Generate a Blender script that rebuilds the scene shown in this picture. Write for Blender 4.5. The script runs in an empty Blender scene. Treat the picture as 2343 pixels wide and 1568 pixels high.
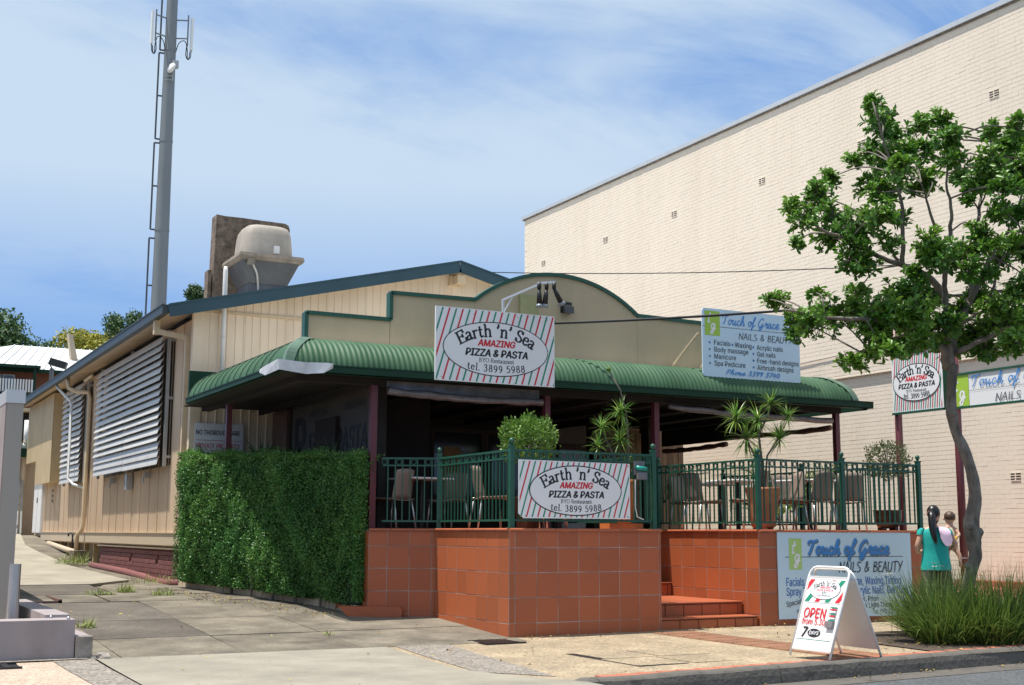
import bpy, bmesh, math, random
import numpy as np
from mathutils import Vector, Matrix

random.seed(7)
rng = np.random.default_rng(11)
sc = bpy.context.scene
C = sc.collection
V = Vector

# ------------------------------------------------------------------ camera
YAW, PITCH, ROLL = math.radians(28.0), math.atan(436 / 2900.0), math.radians(0.2)
f0 = V((math.sin(YAW), math.cos(YAW), 0)); r0 = V((math.cos(YAW), -math.sin(YAW), 0)); z0 = V((0, 0, 1))
fw = f0 * math.cos(PITCH) + z0 * math.sin(PITCH); up = -f0 * math.sin(PITCH) + z0 * math.cos(PITCH)
rt = r0 * math.cos(ROLL) + up * math.sin(ROLL); up2 = up * math.cos(ROLL) - r0 * math.sin(ROLL)
cam_d = bpy.data.cameras.new('camera'); cam = bpy.data.objects.new('camera', cam_d); C.objects.link(cam)
cam_d.sensor_width = 36.0; cam_d.lens = 36.0 * 2900 / 2342; cam_d.clip_start = 0.1; cam_d.clip_end = 3000
cam.matrix_world = Matrix(((rt.x, up2.x, -fw.x, 0), (rt.y, up2.y, -fw.y, 0), (rt.z, up2.z, -fw.z, 1.27), (0, 0, 0, 1)))
sc.camera = cam

# ------------------------------------------------------------------ sky and sun
SUN = V((-0.28, 0.075, 0.957)).normalized()
w = bpy.data.worlds.new('World'); sc.world = w; w.use_nodes = True
nt = w.node_tree; N = nt.nodes; L = nt.links; N.clear()
out = N.new('ShaderNodeOutputWorld'); bg = N.new('ShaderNodeBackground'); bg.inputs['Strength'].default_value = 0.14
sky = N.new('ShaderNodeTexSky'); sky.sky_type = 'NISHITA'; sky.sun_disc = False
sky.sun_elevation = math.asin(SUN.z); sky.sun_rotation = math.atan2(SUN.x, SUN.y)
sky.air_density = 1.0; sky.dust_density = 0.3; sky.ozone_density = 2.5; sky.altitude = 50
hs = N.new('ShaderNodeHueSaturation'); hs.inputs['Saturation'].default_value = 1.08; hs.inputs['Value'].default_value = 1.0
tc = N.new('ShaderNodeTexCoord'); sep = N.new('ShaderNodeSeparateXYZ'); L.new(tc.outputs['Generated'], sep.inputs[0])
def wm(op, a, b=None, clamp=False):
    n = N.new('ShaderNodeMath'); n.operation = op; n.use_clamp = clamp
    for i, x in enumerate((a, b)):
        if x is None: continue
        if isinstance(x, (int, float)): n.inputs[i].default_value = x
        else: L.new(x, n.inputs[i])
    return n.outputs[0]
lo = N.new('ShaderNodeMapRange'); lo.interpolation_type = 'SMOOTHSTEP'; lo.inputs['From Min'].default_value = 0.10; lo.inputs['From Max'].default_value = 0.62; lo.inputs['To Min'].default_value = 0.75; lo.inputs['To Max'].default_value = 0.15; L.new(sep.outputs['Z'], lo.inputs['Value'])
bm_ = N.new('ShaderNodeMix'); bm_.data_type = 'RGBA'; L.new(lo.outputs[0], bm_.inputs['Factor']); L.new(sky.outputs[0], bm_.inputs[6]); bm_.inputs[7].default_value = (0.62, 1.65, 4.1, 1); L.new(bm_.outputs[2], hs.inputs['Color'])
zc = wm('ADD', wm('MAXIMUM', sep.outputs['Z'], 0.0), 0.16)
cmb = N.new('ShaderNodeCombineXYZ'); L.new(wm('DIVIDE', sep.outputs['X'], zc), cmb.inputs[0]); L.new(wm('DIVIDE', sep.outputs['Y'], zc), cmb.inputs[1])
def wnoise(scale, loc, sx, sy, rotz, detail, rough, dist):
    mp = N.new('ShaderNodeMapping'); mp.inputs['Location'].default_value = loc; mp.inputs['Rotation'].default_value = (0, 0, rotz); mp.inputs['Scale'].default_value = (sx, sy, 1)
    L.new(cmb.outputs[0], mp.inputs[0])
    n = N.new('ShaderNodeTexNoise'); n.inputs['Scale'].default_value = scale; n.inputs['Detail'].default_value = detail; n.inputs['Roughness'].default_value = rough; n.inputs['Distortion'].default_value = dist
    L.new(mp.outputs[0], n.inputs['Vector']); return n.outputs['Fac']
n1 = wnoise(0.9, (1.4, 6.6, 0), 0.95, 1.15, 0.5, 8, 0.55, 0.5)
n2 = wnoise(2.2, (6.6, 4.4, 0), 0.7, 1.3, 0.35, 8, 0.6, 0.8)
n3 = wnoise(0.32, (4.4, 1.2, 0), 1.0, 1.0, 0.0, 3, 0.5, 0.0)
cl = wm('ADD', wm('ADD', wm('MULTIPLY', n1, 0.54), wm('MULTIPLY', n2, 0.36)), wm('MULTIPLY', n3, 0.44))
mr = N.new('ShaderNodeMapRange'); mr.interpolation_type = 'SMOOTHSTEP'
mr.inputs['From Min'].default_value = 0.42; mr.inputs['From Max'].default_value = 0.68; mr.inputs['To Min'].default_value = 0.0; mr.inputs['To Max'].default_value = 0.80
L.new(cl, mr.inputs['Value'])
hz = N.new('ShaderNodeMapRange'); hz.inputs['From Min'].default_value = 0.12; hz.inputs['From Max'].default_value = 0.27; hz.inputs['To Min'].default_value = 0.06; L.new(sep.outputs['Z'], hz.inputs['Value'])
mx = N.new('ShaderNodeMix'); mx.data_type = 'RGBA'
L.new(wm('MULTIPLY', mr.outputs[0], hz.outputs[0]), mx.inputs['Factor']); L.new(hs.outputs[0], mx.inputs[6]); mx.inputs[7].default_value = (3.9, 4.6, 5.15, 1)
L.new(mx.outputs[2], bg.inputs['Color']); L.new(bg.outputs[0], out.inputs['Surface'])

sd = bpy.data.lights.new('sun', 'SUN'); sd.energy = 5.0; sd.angle = math.radians(0.53); sd.color = (1.0, 0.95, 0.87)
so = bpy.data.objects.new('sun', sd); C.objects.link(so); so.rotation_euler = SUN.to_track_quat('Z', 'Y').to_euler(); so.location = (0, 0, 40)

vs = sc.view_settings; vs.view_transform = 'Standard'; vs.look = 'None'; vs.gamma = 1; vs.use_curve_mapping = False; vs.exposure = 0.35
sc.cycles.max_bounces = 8; sc.cycles.transparent_max_bounces = 12

# ------------------------------------------------------------------ materials
def mat(name, col, rough=0.6, var=0.12, scale=6.0, metal=0.0, bump=0.0, bscale=60.0, spec=0.5, rnd=0.0, dirt=None, dscale=1.5, damt=0.4, tint=None, stretch=(1, 1, 1), trans=0.0, speck=None, dlo=.45, dhi=.72):
    m = bpy.data.materials.new(name); m.use_nodes = True; t = m.node_tree; n = t.nodes; l = t.links
    b = n['Principled BSDF']; b.inputs['Roughness'].default_value = rough; b.inputs['Metallic'].default_value = metal; b.inputs['Specular IOR Level'].default_value = spec
    co = n.new('ShaderNodeTexCoord'); mp = n.new('ShaderNodeMapping'); mp.inputs['Scale'].default_value = stretch; l.new(co.outputs['Object'], mp.inputs[0])
    base = n.new('ShaderNodeRGB'); base.outputs[0].default_value = (*col, 1); cur = base.outputs[0]
    def mul(cur, fac):
        x = n.new('ShaderNodeMix'); x.data_type = 'RGBA'; x.blend_type = 'MULTIPLY'; x.inputs['Factor'].default_value = 1; l.new(cur, x.inputs[6]); l.new(fac, x.inputs[7]); return x.outputs[2]
    def rng_(v, a, b_, lo, hi):
        x = n.new('ShaderNodeMapRange'); l.new(v, x.inputs[0]); x.inputs[1].default_value = a; x.inputs[2].default_value = b_; x.inputs[3].default_value = lo; x.inputs[4].default_value = hi; return x.outputs[0]
    if var > 0:
        z = n.new('ShaderNodeTexNoise'); z.inputs['Scale'].default_value = scale; z.inputs['Detail'].default_value = 6; z.inputs['Roughness'].default_value = .6; l.new(mp.outputs[0], z.inputs['Vector'])
        cur = mul(cur, rng_(z.outputs['Fac'], .3, .7, 1 - var, 1 + var))
    if speck:
        z = n.new('ShaderNodeTexVoronoi'); z.inputs['Scale'].default_value = speck[0]; l.new(co.outputs['Object'], z.inputs['Vector'])
        s = n.new('ShaderNodeSeparateColor'); l.new(z.outputs['Color'], s.inputs[0]); cur = mul(cur, rng_(s.outputs[0], 0, 1, 1 - speck[1], 1 + speck[1]))
    if rnd > 0:
        oi = n.new('ShaderNodeObjectInfo'); cur = mul(cur, rng_(oi.outputs['Random'], 0, 1, 1 - rnd, 1 + rnd))
    if tint:
        a = n.new('ShaderNodeAttribute'); a.attribute_name = 'tint'; x = n.new('ShaderNodeMix'); x.data_type = 'RGBA'; l.new(a.outputs['Fac'], x.inputs['Factor']); l.new(cur, x.inputs[6]); x.inputs[7].default_value = (*tint, 1); cur = x.outputs[2]
    if dirt:
        z = n.new('ShaderNodeTexNoise'); z.inputs['Scale'].default_value = dscale; z.inputs['Detail'].default_value = 8; z.inputs['Roughness'].default_value = .65; l.new(mp.outputs[0], z.inputs['Vector'])
        x = n.new('ShaderNodeMix'); x.data_type = 'RGBA'; l.new(rng_(z.outputs['Fac'], dlo, dhi, 0, damt), x.inputs['Factor']); l.new(cur, x.inputs[6]); x.inputs[7].default_value = (*dirt, 1); cur = x.outputs[2]
    l.new(cur, b.inputs['Base Color'])
    if bump > 0:
        z = n.new('ShaderNodeTexNoise'); z.inputs['Scale'].default_value = bscale; z.inputs['Detail'].default_value = 4; l.new(mp.outputs[0], z.inputs['Vector'])
        q = n.new('ShaderNodeBump'); q.inputs['Strength'].default_value = bump; q.inputs['Distance'].default_value = .01; l.new(z.outputs['Fac'], q.inputs['Height']); l.new(q.outputs[0], b.inputs['Normal'])
    if trans > 0:
        tr = n.new('ShaderNodeBsdfTranslucent'); l.new(cur, tr.inputs['Color']); ms = n.new('ShaderNodeMixShader'); ms.inputs[0].default_value = trans
        o = n['Material Output']; l.new(b.outputs[0], ms.inputs[1]); l.new(tr.outputs[0], ms.inputs[2]); l.new(ms.outputs[0], o.inputs['Surface'])
    return m

M = {}
def mk(k, *a, **kw): M[k] = mat(k, *a, **kw)
mk('asphalt', (.085, .09, .097), .9, .18, 3, bump=.5, bscale=90, speck=(70, .45), dirt=(.05, .05, .05), damt=.35)
mk('kerb_concrete', (.125, .113, .098), .9, .35, 4, bump=1.0, bscale=24, dirt=(.035, .032, .028), dscale=4, damt=.85)
mk('new_concrete', (.285, .258, .205), .88, .14, 1.2, bump=.3, bscale=70, dirt=(.17, .155, .13), dscale=1.3, damt=.6, dlo=.42, dhi=.7, speck=(70, .08))
mk('old_concrete', (.20, .172, .13), .92, .25, 1.3, bump=.45, bscale=50, rnd=.10, dirt=(.075, .063, .048), dscale=1.5, damt=.85, dlo=.40, dhi=.66, speck=(55, .14))
mk('dark_concrete', (.098, .083, .067), .92, .2, 2, bump=.45, bscale=60, rnd=.08, dirt=(.24, .21, .17), dscale=1.4, damt=.4, speck=(60, .2))
mk('ramp_concrete', (.33, .30, .235), .9, .14, 1.5, bump=.25, bscale=40, dirt=(.16, .145, .12), dscale=.8, damt=.6)
mk('gold_aggregate', (.33, .258, .17), .85, .24, 1.6, bump=.6, bscale=60, speck=(48, .36), dirt=(.2, .16, .11), damt=.55)
mk('pink_aggregate', (.43, .335, .26), .85, .12, 2, bump=.6, bscale=80, speck=(60, .36))
mk('grey_aggregate', (.235, .205, .175), .85, .14, 3, bump=.7, bscale=70, speck=(48, .5))
mk('paver', (.43, .145, .085), .85, .15, 9, bump=.3, bscale=50, rnd=.14, dirt=(.2, .1, .07), dscale=3, damt=.35)
mk('tactile', (.33, .175, .105), .85, .2, 8, bump=.3, bscale=60, rnd=.12)
mk('earth', (.07, .05, .035), .95, .3, 5, bump=.8, bscale=30)
mk('far_ground', (.12, .12, .09), .95, .2, .05)
mk('tile', (.40, .104, .036), .5, .18, 2.2, bump=.15, bscale=18, rnd=.11, dirt=(.17, .06, .038), dscale=2.2, damt=.6)
mk('nosing', (.42, .115, .05), .45, .15, 5, rnd=.12, dirt=(.16, .05, .03), dscale=5, damt=.4)
mk('grout', (.38, .32, .285), .9, .35, 3, dirt=(.12, .07, .05), dscale=2.4, damt=.85)
mk('dark_grout', (.10, .055, .04), .9, .3, 4)
mk('green_paint', (.016, .085, .054), .38, .12, 5)
mk('dark_green', (.012, .044, .026), .6, .15, 3, spec=.2)
mk('awning_green', (.036, .10, .047), .55, .18, 1.6, spec=.3, dirt=(.075, .135, .08), dscale=1.6, damt=.55, rnd=.07, stretch=(1, .5, .5))
mk('hip_green', (.10, .17, .12), .5, .3, 5)
mk('foil', (.62, .62, .63), .5, .25, 4, metal=.2)
mk('blue_barge', (.028, .068, .088), .4, .12, 2)
mk('roof_metal', (.55, .54, .5), .5, .08, 2)
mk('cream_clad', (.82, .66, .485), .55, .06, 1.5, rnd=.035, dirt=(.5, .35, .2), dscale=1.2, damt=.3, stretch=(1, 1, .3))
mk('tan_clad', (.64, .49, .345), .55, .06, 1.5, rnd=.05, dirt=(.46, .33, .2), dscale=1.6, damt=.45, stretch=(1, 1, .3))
mk('tan_dark', (.48, .36, .2), .6, .1, 1.5, rnd=.05)
mk('trim_cream', (.62, .48, .31), .5, .08, 3)
mk('fascia_board', (.52, .42, .30), .7, .12, 3, dirt=(.33, .25, .17), dscale=3, damt=.4)
mk('maroon_brick', (.175, .062, .058), .75, .14, 6, rnd=.12, bump=.3, bscale=30)
mk('maroon_mortar', (.14, .055, .052), .85, .1, 5)
mk('maroon_post', (.125, .028, .036), .4, .12, 4)
mk('stucco', (.50, .40, .265), .85, .07, 1.2, bump=.2, bscale=40, dirt=(.29, .245, .155), dscale=.9, damt=.5, stretch=(1, 1, .5))
mk('louvre', (.55, .53, .49), .4, .08, 4, metal=.1, rnd=.05)
mk('grey_metal', (.42, .42, .41), .4, .1, 4, metal=.5)
mk('pole_grey', (.205, .225, .24), .55, .1, 1.5, dirt=(.14, .15, .16), dscale=1.0, damt=.5, stretch=(1, 1, .2))
mk('pvc', (.68, .67, .65), .4, .05, 3)
mk('white_paint', (.80, .79, .77), .35, .03, 3)
mk('sign_white', (.80, .80, .82), .35, .03, 1.5)
mk('sign_blue', (.56, .72, .84), .35, .03, 1.5)
mk('ink', (.012, .012, .016), .5, 0)
mk('ink_grey', (.05, .055, .07), .5, 0)
mk('red_print', (.62, .018, .03), .45, 0)
mk('green_print', (.012, .25, .15), .45, 0)
mk('script_blue', (.045, .24, .62), .45, 0)
mk('royal_blue', (.035, .14, .45), .45, 0)
mk('shadow_print', (.12, .17, .24), .45, 0)
mk('lime_print', (.36, .56, .06), .45, 0)
mk('lime_pale', (.42, .62, .18), .45, 0)
mk('wall_brick', (.775, .675, .56), .75, .03, 3, rnd=.012, bump=.08, bscale=25, dirt=(.66, .56, .44), dscale=.9, damt=.38, stretch=(1, 1, .22))
mk('wall_mortar', (.73, .64, .52), .9, .12, 3)
mk('cap_metal', (.55, .57, .60), .4, .06, 2, metal=.3)
mk('vent_dark', (.10, .08, .07), .8, .2, 5)
mk('black_metal', (.012, .012, .013), .45, 0)
mk('dark_wood', (.03, .018, .012), .7, .35, 6, stretch=(6, 6, .6))
mk('timber_slat', (.20, .125, .07), .65, .35, 5, rnd=.3, stretch=(4, 4, .5))
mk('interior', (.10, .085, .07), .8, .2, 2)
mk('interior_dark', (.02, .017, .0155), .9, .2, 2)  # darkness of the deep interior is put into the albedo
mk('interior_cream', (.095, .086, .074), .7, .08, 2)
mk('clear_plastic', (.15, .13, .135), .22, .3, 6, bump=.7, bscale=8, spec=.8)
mk('blind_brown', (.14, .075, .06), .5, .2, 5)
mk('lavender', (.33, .285, .285), .75, .1, 2, bump=.2, bscale=40, dirt=(.20, .165, .155), dscale=3, damt=.55, stretch=(1, 1, .5))
mk('pillar_grey', (.30, .285, .26), .6, .08, 2, dirt=(.2, .185, .165), dscale=2, damt=.5, stretch=(1, 1, .15))
mk('steel', (.45, .45, .46), .3, .06, 4, metal=.85)
mk('rubble', (.28, .25, .22), .95, .4, 10, bump=1, bscale=18)
mk('slab_brown', (.17, .13, .10), .95, .45, 7, bump=1, bscale=14, dirt=(.075, .055, .042), dscale=2.5, damt=.8, speck=(30, .25))
mk('hood_dome', (.41, .365, .315), .7, .15, 2.5, dirt=(.2, .17, .14), dscale=1.6, damt=.55)
mk('hood_duct', (.085, .09, .10), .45, .2, 2.5, metal=.4)
mk('hood_rim', (.20, .165, .13), .6, .35, 5)
mk('chair_shell', (.27, .205, .17), .5, .06, 4)
mk('alu', (.55, .55, .56), .3, .05, 4, metal=.7)
mk('table_white', (.72, .70, .68), .4, .05, 4)
mk('terracotta_pot', (.46, .185, .085), .75, .25, 4, dirt=(.5, .3, .2), dscale=3, damt=.35)
mk('orange_pot', (.50, .17, .045), .55, .12, 4)
mk('brown_glaze', (.05, .03, .022), .3, .3, 5)
mk('teal', (.01, .27, .22), .3, .1, 4)
mk('bark', (.15, .125, .103), .9, .5, 12, bump=1, bscale=20, dirt=(.30, .27, .235), dscale=9, damt=.65, stretch=(1, 1, .45))
mk('twig', (.14, .12, .10), .9, .3, 9)
mk('tree_leaf', (.068, .19, .022), .38, .25, 4, tint=(.24, .40, .045), trans=.32)
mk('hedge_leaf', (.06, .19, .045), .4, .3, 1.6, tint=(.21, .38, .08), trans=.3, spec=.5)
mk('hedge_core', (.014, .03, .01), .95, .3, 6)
mk('ball_leaf', (.10, .21, .03), .42, .2, 5, tint=(.2, .34, .06), trans=.25)
mk('olive_leaf', (.075, .11, .035), .45, .2, 5, tint=(.17, .19, .09), trans=.2)
mk('strap_leaf', (.07, .2, .03), .38, .15, 5, tint=(.28, .40, .07), trans=.3)
mk('palm_leaf', (.06, .13, .035), .45, .2, 5, tint=(.16, .24, .07), trans=.25)
mk('dark_strap', (.02, .07, .02), .45, .2, 5, tint=(.08, .16, .05), trans=.15)
mk('blade', (.075, .15, .025), .5, .2, 3, tint=(.22, .30, .06), trans=.25)
mk('weed', (.12, .20, .04), .6, .2, 6, tint=(.32, .33, .10), trans=.2)
mk('eave_dark', (.028, .036, .033), .45, .15, 3)
mk('olive_box', (.36, .34, .16), .6, .1, 5)
mk('flower', (.75, .74, .6), .6, .1, 5)
mk('litter', (.20, .12, .05), .8, .3, 9, tint=(.42, .32, .08))
mk('far_leaf', (.035, .085, .025), .6, .3, 1.2, tint=(.09, .16, .05), trans=.2)
mk('yellow_leaf', (.25, .27, .04), .6, .25, 1.2, tint=(.5, .44, .06), trans=.25)
mk('far_brick', (.27, .105, .062), .85, .2, 3)
mk('white_iron', (.62, .63, .64), .55, .06, .5, dirt=(.5, .5, .5), dscale=.4, damt=.4)
mk('glass_dark', (.02, .024, .03), .08, .1, 2, spec=.7)
mk('glass_pale', (.22, .25, .28), .15, .1, 2, spec=.7)
mk('skin', (.50, .29, .2), .5, .06, 8)
mk('hair', (.007, .006, .006), .35, .2, 30)
mk('baby_hair', (.075, .04, .022), .5, .2, 30)
mk('teal_cloth', (.005, .34, .30), .75, .12, 9, bump=.3, bscale=9)
mk('olive_cloth', (.06, .055, .042), .85, .15, 9)
mk('pink_cloth', (.68, .50, .64), .8, .06, 9, bump=.3, bscale=12)
mk('baby_cloth', (.70, .58, .38), .8, .06, 9)
mk('yellow_paint', (.62, .42, .02), .7, .15, 12)
mk('bright_yellow', (.8, .55, .02), .5, 0)
mk('magenta', (.6, .04, .3), .5, 0)
mk('poster_a', (.30, .17, .05), .5, .3, 5)
mk('poster_b', (.16, .21, .26), .4, .3, 5)

# ------------------------------------------------------------------ mesh helpers
class MB:
    def __init__(s): s.v = []; s.f = []; s.mi = []; s.m = []
    def midx(s, m):
        if m is None: return 0
        if m not in s.m: s.m.append(m)
        return s.m.index(m)
    def add(s, vs, fs, m=None):
        o = len(s.v); i = s.midx(m); s.v += [tuple(x) for x in vs]; s.f += [tuple(o + k for k in q) for q in fs]; s.mi += [i] * len(fs)
    def box(s, a, b, m=None):
        x0, y0, z0 = a; x1, y1, z1 = b
        s.add([(x0, y0, z0), (x1, y0, z0), (x1, y1, z0), (x0, y1, z0), (x0, y0, z1), (x1, y0, z1), (x1, y1, z1), (x0, y1, z1)],
              [(0, 3, 2, 1), (4, 5, 6, 7), (0, 1, 5, 4), (1, 2, 6, 5), (2, 3, 7, 6), (3, 0, 4, 7)], m)
    def bar(s, p, q, w, h=None, m=None, upv=(0, 0, 1)):
        p = V(p); q = V(q); h = h or w; d = (q - p).normalized(); u = V(upv)
        if abs(d.dot(u)) > .95: u = V((1, 0, 0)) if abs(d.x) < .9 else V((0, 1, 0))
        x = d.cross(u).normalized(); y = x.cross(d).normalized(); vs = []
        for c in (p, q):
            for a, b in ((-1, -1), (1, -1), (1, 1), (-1, 1)): vs.append(c + x * a * w / 2 + y * b * h / 2)
        s.add(vs, [(0, 1, 2, 3), (7, 6, 5, 4), (0, 4, 5, 1), (1, 5, 6, 2), (2, 6, 7, 3), (3, 7, 4, 0)], m)
    def tube(s, pts, rad, n=8, m=None, cap=True):
        pts = [V(p) for p in pts]; k = len(pts)
        if isinstance(rad, (int, float)): rad = [rad] * k
        vs = []; x = None
        for i, p in enumerate(pts):
            d = (pts[min(i + 1, k - 1)] - pts[max(i - 1, 0)]).normalized()
            if x is None: x = d.orthogonal().normalized()
            x = (x - d * x.dot(d)).normalized(); y = d.cross(x)
            for j in range(n):
                a = 2 * math.pi * j / n; vs.append(p + (x * math.cos(a) + y * math.sin(a)) * rad[i])
        fs = [(i * n + j, i * n + (j + 1) % n, (i + 1) * n + (j + 1) % n, (i + 1) * n + j) for i in range(k - 1) for j in range(n)]
        if cap: fs += [tuple(range(n - 1, -1, -1)), tuple(range((k - 1) * n, k * n))]
        s.add(vs, fs, m)
    def lathe(s, c, prof, n=20, m=None, cap=True):
        c = V(c); vs = [(c.x + r * math.cos(2 * math.pi * j / n), c.y + r * math.sin(2 * math.pi * j / n), c.z + z) for r, z in prof for j in range(n)]
        k = len(prof); fs = [(i * n + j, i * n + (j + 1) % n, (i + 1) * n + (j + 1) % n, (i + 1) * n + j) for i in range(k - 1) for j in range(n)]
        if cap: fs += [tuple(range(n - 1, -1, -1)), tuple(range((k - 1) * n, k * n))]
        s.add(vs, fs, m)
    def prism(s, poly, fr, d, m=None):
        o, u, v, nn = fr; k = len(poly)
        a = [o + u * x + v * y for x, y in poly]; b = [p + nn * d for p in a]
        s.add(a + b, [tuple(range(k - 1, -1, -1)), tuple(range(k, 2 * k))] + [(i, (i + 1) % k, k + (i + 1) % k, k + i) for i in range(k)], m)
    def flat(s, poly, fr, off, m=None):
        o, u, v, nn = fr; s.add([o + u * x + v * y + nn * off for x, y in poly], [tuple(range(len(poly)))], m)
    def mesh(s, name, mt=None, smooth=False):
        me = bpy.data.meshes.new(name); me.from_pydata(s.v, [], s.f)
        for m_ in (s.m if s.m else [mt]): me.materials.append(M[m_] if isinstance(m_, str) else m_)
        if len(s.m) > 1: me.polygons.foreach_set('material_index', s.mi)
        if smooth: me.polygons.foreach_set('use_smooth', [True] * len(me.polygons))
        me.update(); return me

def setp(o, label=None, cat=None, group=None, kind=None):
    if label: o['label'] = label
    if cat: o['category'] = cat
    if group: o['group'] = group
    if kind: o['kind'] = kind
    return o
def base_inv(p):
    return p['_inv'] if False else None
ROOTS = {}
def link(name, me, parent=None, **kw):
    o = bpy.data.objects.new(name, me); C.objects.link(o)
    if parent is not None:
        o.parent = parent; o.matrix_parent_inverse = ROOTS.get(parent.name, Matrix.Identity(4))
        ROOTS[o.name] = ROOTS.get(parent.name, Matrix.Identity(4)) if False else Matrix.Identity(4)
    return setp(o, **kw)
def build(name, mb, mt=None, parent=None, smooth=False, **kw):
    return link(name, mb.mesh(name, mt, smooth), parent, **kw)
def thing(name, label, cat, loc=(0, 0, 0), group=None):
    o = bpy.data.objects.new(name, None); C.objects.link(o); o.location = loc; o.empty_display_size = .2
    ROOTS[o.name] = Matrix.Translation(-V(loc)); return setp(o, label, cat, group)
def place(name, me, parent, mw, **kw):      # a piece that shares mesh data, set at world matrix mw under parent (parent's own basis is identity or a root)
    o = link(name, me, parent, **kw); o.matrix_basis = mw; return o
def dup(root, loc, rz, label=None):
    r = root.copy(); C.objects.link(r); r.location = loc; r.rotation_euler = (0, 0, rz)
    if label: r['label'] = label
    for ch in list(root.children):
        c = ch.copy(); C.objects.link(c); c.parent = r
        for g in list(ch.children):
            d = g.copy(); C.objects.link(d); d.parent = c
    return r
BOXC = {}
def chamfer_box(w, d, h, m, c=.004):
    """front face (-y) chamfered; origin at lower left back corner of the front face plane y=0, body to y=+d"""
    k = (round(w, 3), round(d, 3), round(h, 3), m, c)
    if k not in BOXC:
        b = MB()
        vs = [(0, d, 0), (w, d, 0), (w, d, h), (0, d, h), (0, c, 0), (w, c, 0), (w, c, h), (0, c, h), (c, 0, c), (w - c, 0, c), (w - c, 0, h - c), (c, 0, h - c)]
        b.add(vs, [(0, 1, 5, 4), (1, 2, 6, 5), (2, 3, 7, 6), (3, 0, 4, 7), (4, 5, 9, 8), (5, 6, 10, 9), (6, 7, 11, 10), (7, 4, 8, 11), (8, 9, 10, 11)])
        BOXC[k] = b.mesh('piece', m)
    return BOXC[k]
def frame_mat(o, u, n):     # local x -> u, local y -> -n (into the wall), z up
    u = V(u); n = V(n); return Matrix(((u.x, -n.x, 0, o[0]), (u.y, -n.y, 0, o[1]), (u.z, -n.z, 1, o[2]), (0, 0, 0, 1)))

def lerp(x, xs, ys): return float(np.interp(x, xs, ys))
def zg(x, y):
    b = lerp(x, [-50, 6.5, 12, 14.2, 18.6, 30], [0, 0, .045, .06, .40, .6])
    if x > 12: b = .045 + (b - .045) * lerp(y, [9, 13.75, 16.5], [.35, .6, 1.])
    dr = lerp(y, [12.5, 13.5, 16, 18, 20, 23, 30, 34, 40, 45, 60], [0, .01, .14, .24, .31, .40, .5, .75, 1.17, 1.2, 1.3])
    return b + dr * lerp(x, [8, 14], [1, 0])
def sheet(name, poly, mt, off=0.0, step=.5, parent=None, thick=0.0, **kw):
    """ground sheet draped over zg"""
    bm = bmesh.new(); bm.faces.new([bm.verts.new((x, y, 0)) for x, y in poly])
    xs = [p[0] for p in poly]; ys = [p[1] for p in poly]
    for ax, lo, hi in ((0, min(xs), max(xs)), (1, min(ys), max(ys))):
        k = math.ceil(lo / step) * step
        while k < hi:
            no = (1, 0, 0) if ax == 0 else (0, 1, 0); co = (k, 0, 0) if ax == 0 else (0, k, 0)
            bmesh.ops.bisect_plane(bm, geom=bm.verts[:] + bm.edges[:] + bm.faces[:], plane_co=co, plane_no=no); k += step
    for v in bm.verts: v.co.z = zg(v.co.x, v.co.y) + off
    if thick:
        e = [x for x in bm.edges if x.is_boundary]; r = bmesh.ops.extrude_edge_only(bm, edges=e)
        for v in [g for g in r['geom'] if isinstance(g, bmesh.types.BMVert)]: v.co.z -= thick
    bmesh.ops.recalc_face_normals(bm, faces=bm.faces)
    me = bpy.data.meshes.new(name); bm.to_mesh(me); bm.free(); me.materials.append(M[mt]); 
    if me.polygons and sum(p.normal.z for p in me.polygons) < 0: me.flip_normals()
    return link(name, me, parent, **kw)

# leaves: arrays of positions P, directions T, normals Nn, lengths, widths
OB = (np.array([(0, 0, 0), (.42, -.34, .07), (.42, 0, -.02), (.42, .34, .07), (.8, -.46, .02), (.8, 0, -.06), (.8, .46, .02), (1, 0, -.12)]),
      [(0, 1, 2), (0, 2, 3), (1, 4, 5, 2), (2, 5, 6, 3), (4, 7, 5), (5, 7, 6)])
DI = (np.array([(0, 0, 0), (.5, -.5, .12), (1, 0, -.05), (.5, .5, .12)]), [(0, 1, 2), (0, 2, 3)])
def leaf_mesh(name, P, T, Nn, ln, wd, tint, mt, tmpl=OB):
    P = np.asarray(P, float); T = np.asarray(T, float); Nn = np.asarray(Nn, float); k = len(P)
    T /= np.linalg.norm(T, axis=1, keepdims=True) + 1e-9; B = np.cross(Nn, T); B /= np.linalg.norm(B, axis=1, keepdims=True) + 1e-9; Nn = np.cross(T, B)
    tv, tf = tmpl; nv = len(tv); ln = np.broadcast_to(ln, (k,)); wd = np.broadcast_to(wd, (k,))
    vv = P[:, None] + T[:, None] * (tv[None, :, 0:1] * ln[:, None, None]) + B[:, None] * (tv[None, :, 1:2] * wd[:, None, None]) + Nn[:, None] * (tv[None, :, 2:3] * ln[:, None, None])
    me = bpy.data.meshes.new(name); me.vertices.add(k * nv); me.vertices.foreach_set('co', vv.reshape(-1))
    lt = np.concatenate([np.array(q) for q in tf]); ls = np.array([len(q) for q in tf]); L_ = len(lt)
    loops = (np.arange(k)[:, None] * nv + lt[None]).reshape(-1); me.loops.add(len(loops)); me.loops.foreach_set('vertex_index', loops.astype(np.int32))
    st = np.concatenate([[0], np.cumsum(ls)[:-1]]); starts = (np.arange(k)[:, None] * L_ + st[None]).reshape(-1)
    me.polygons.add(len(starts)); me.polygons.foreach_set('loop_start', starts.astype(np.int32))
    me.update(calc_edges=True)
    a = me.attributes.new('tint', 'FLOAT', 'POINT'); a.data.foreach_set('value', np.repeat(np.asarray(tint, float), nv))
    me.materials.append(M[mt]); return me
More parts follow.
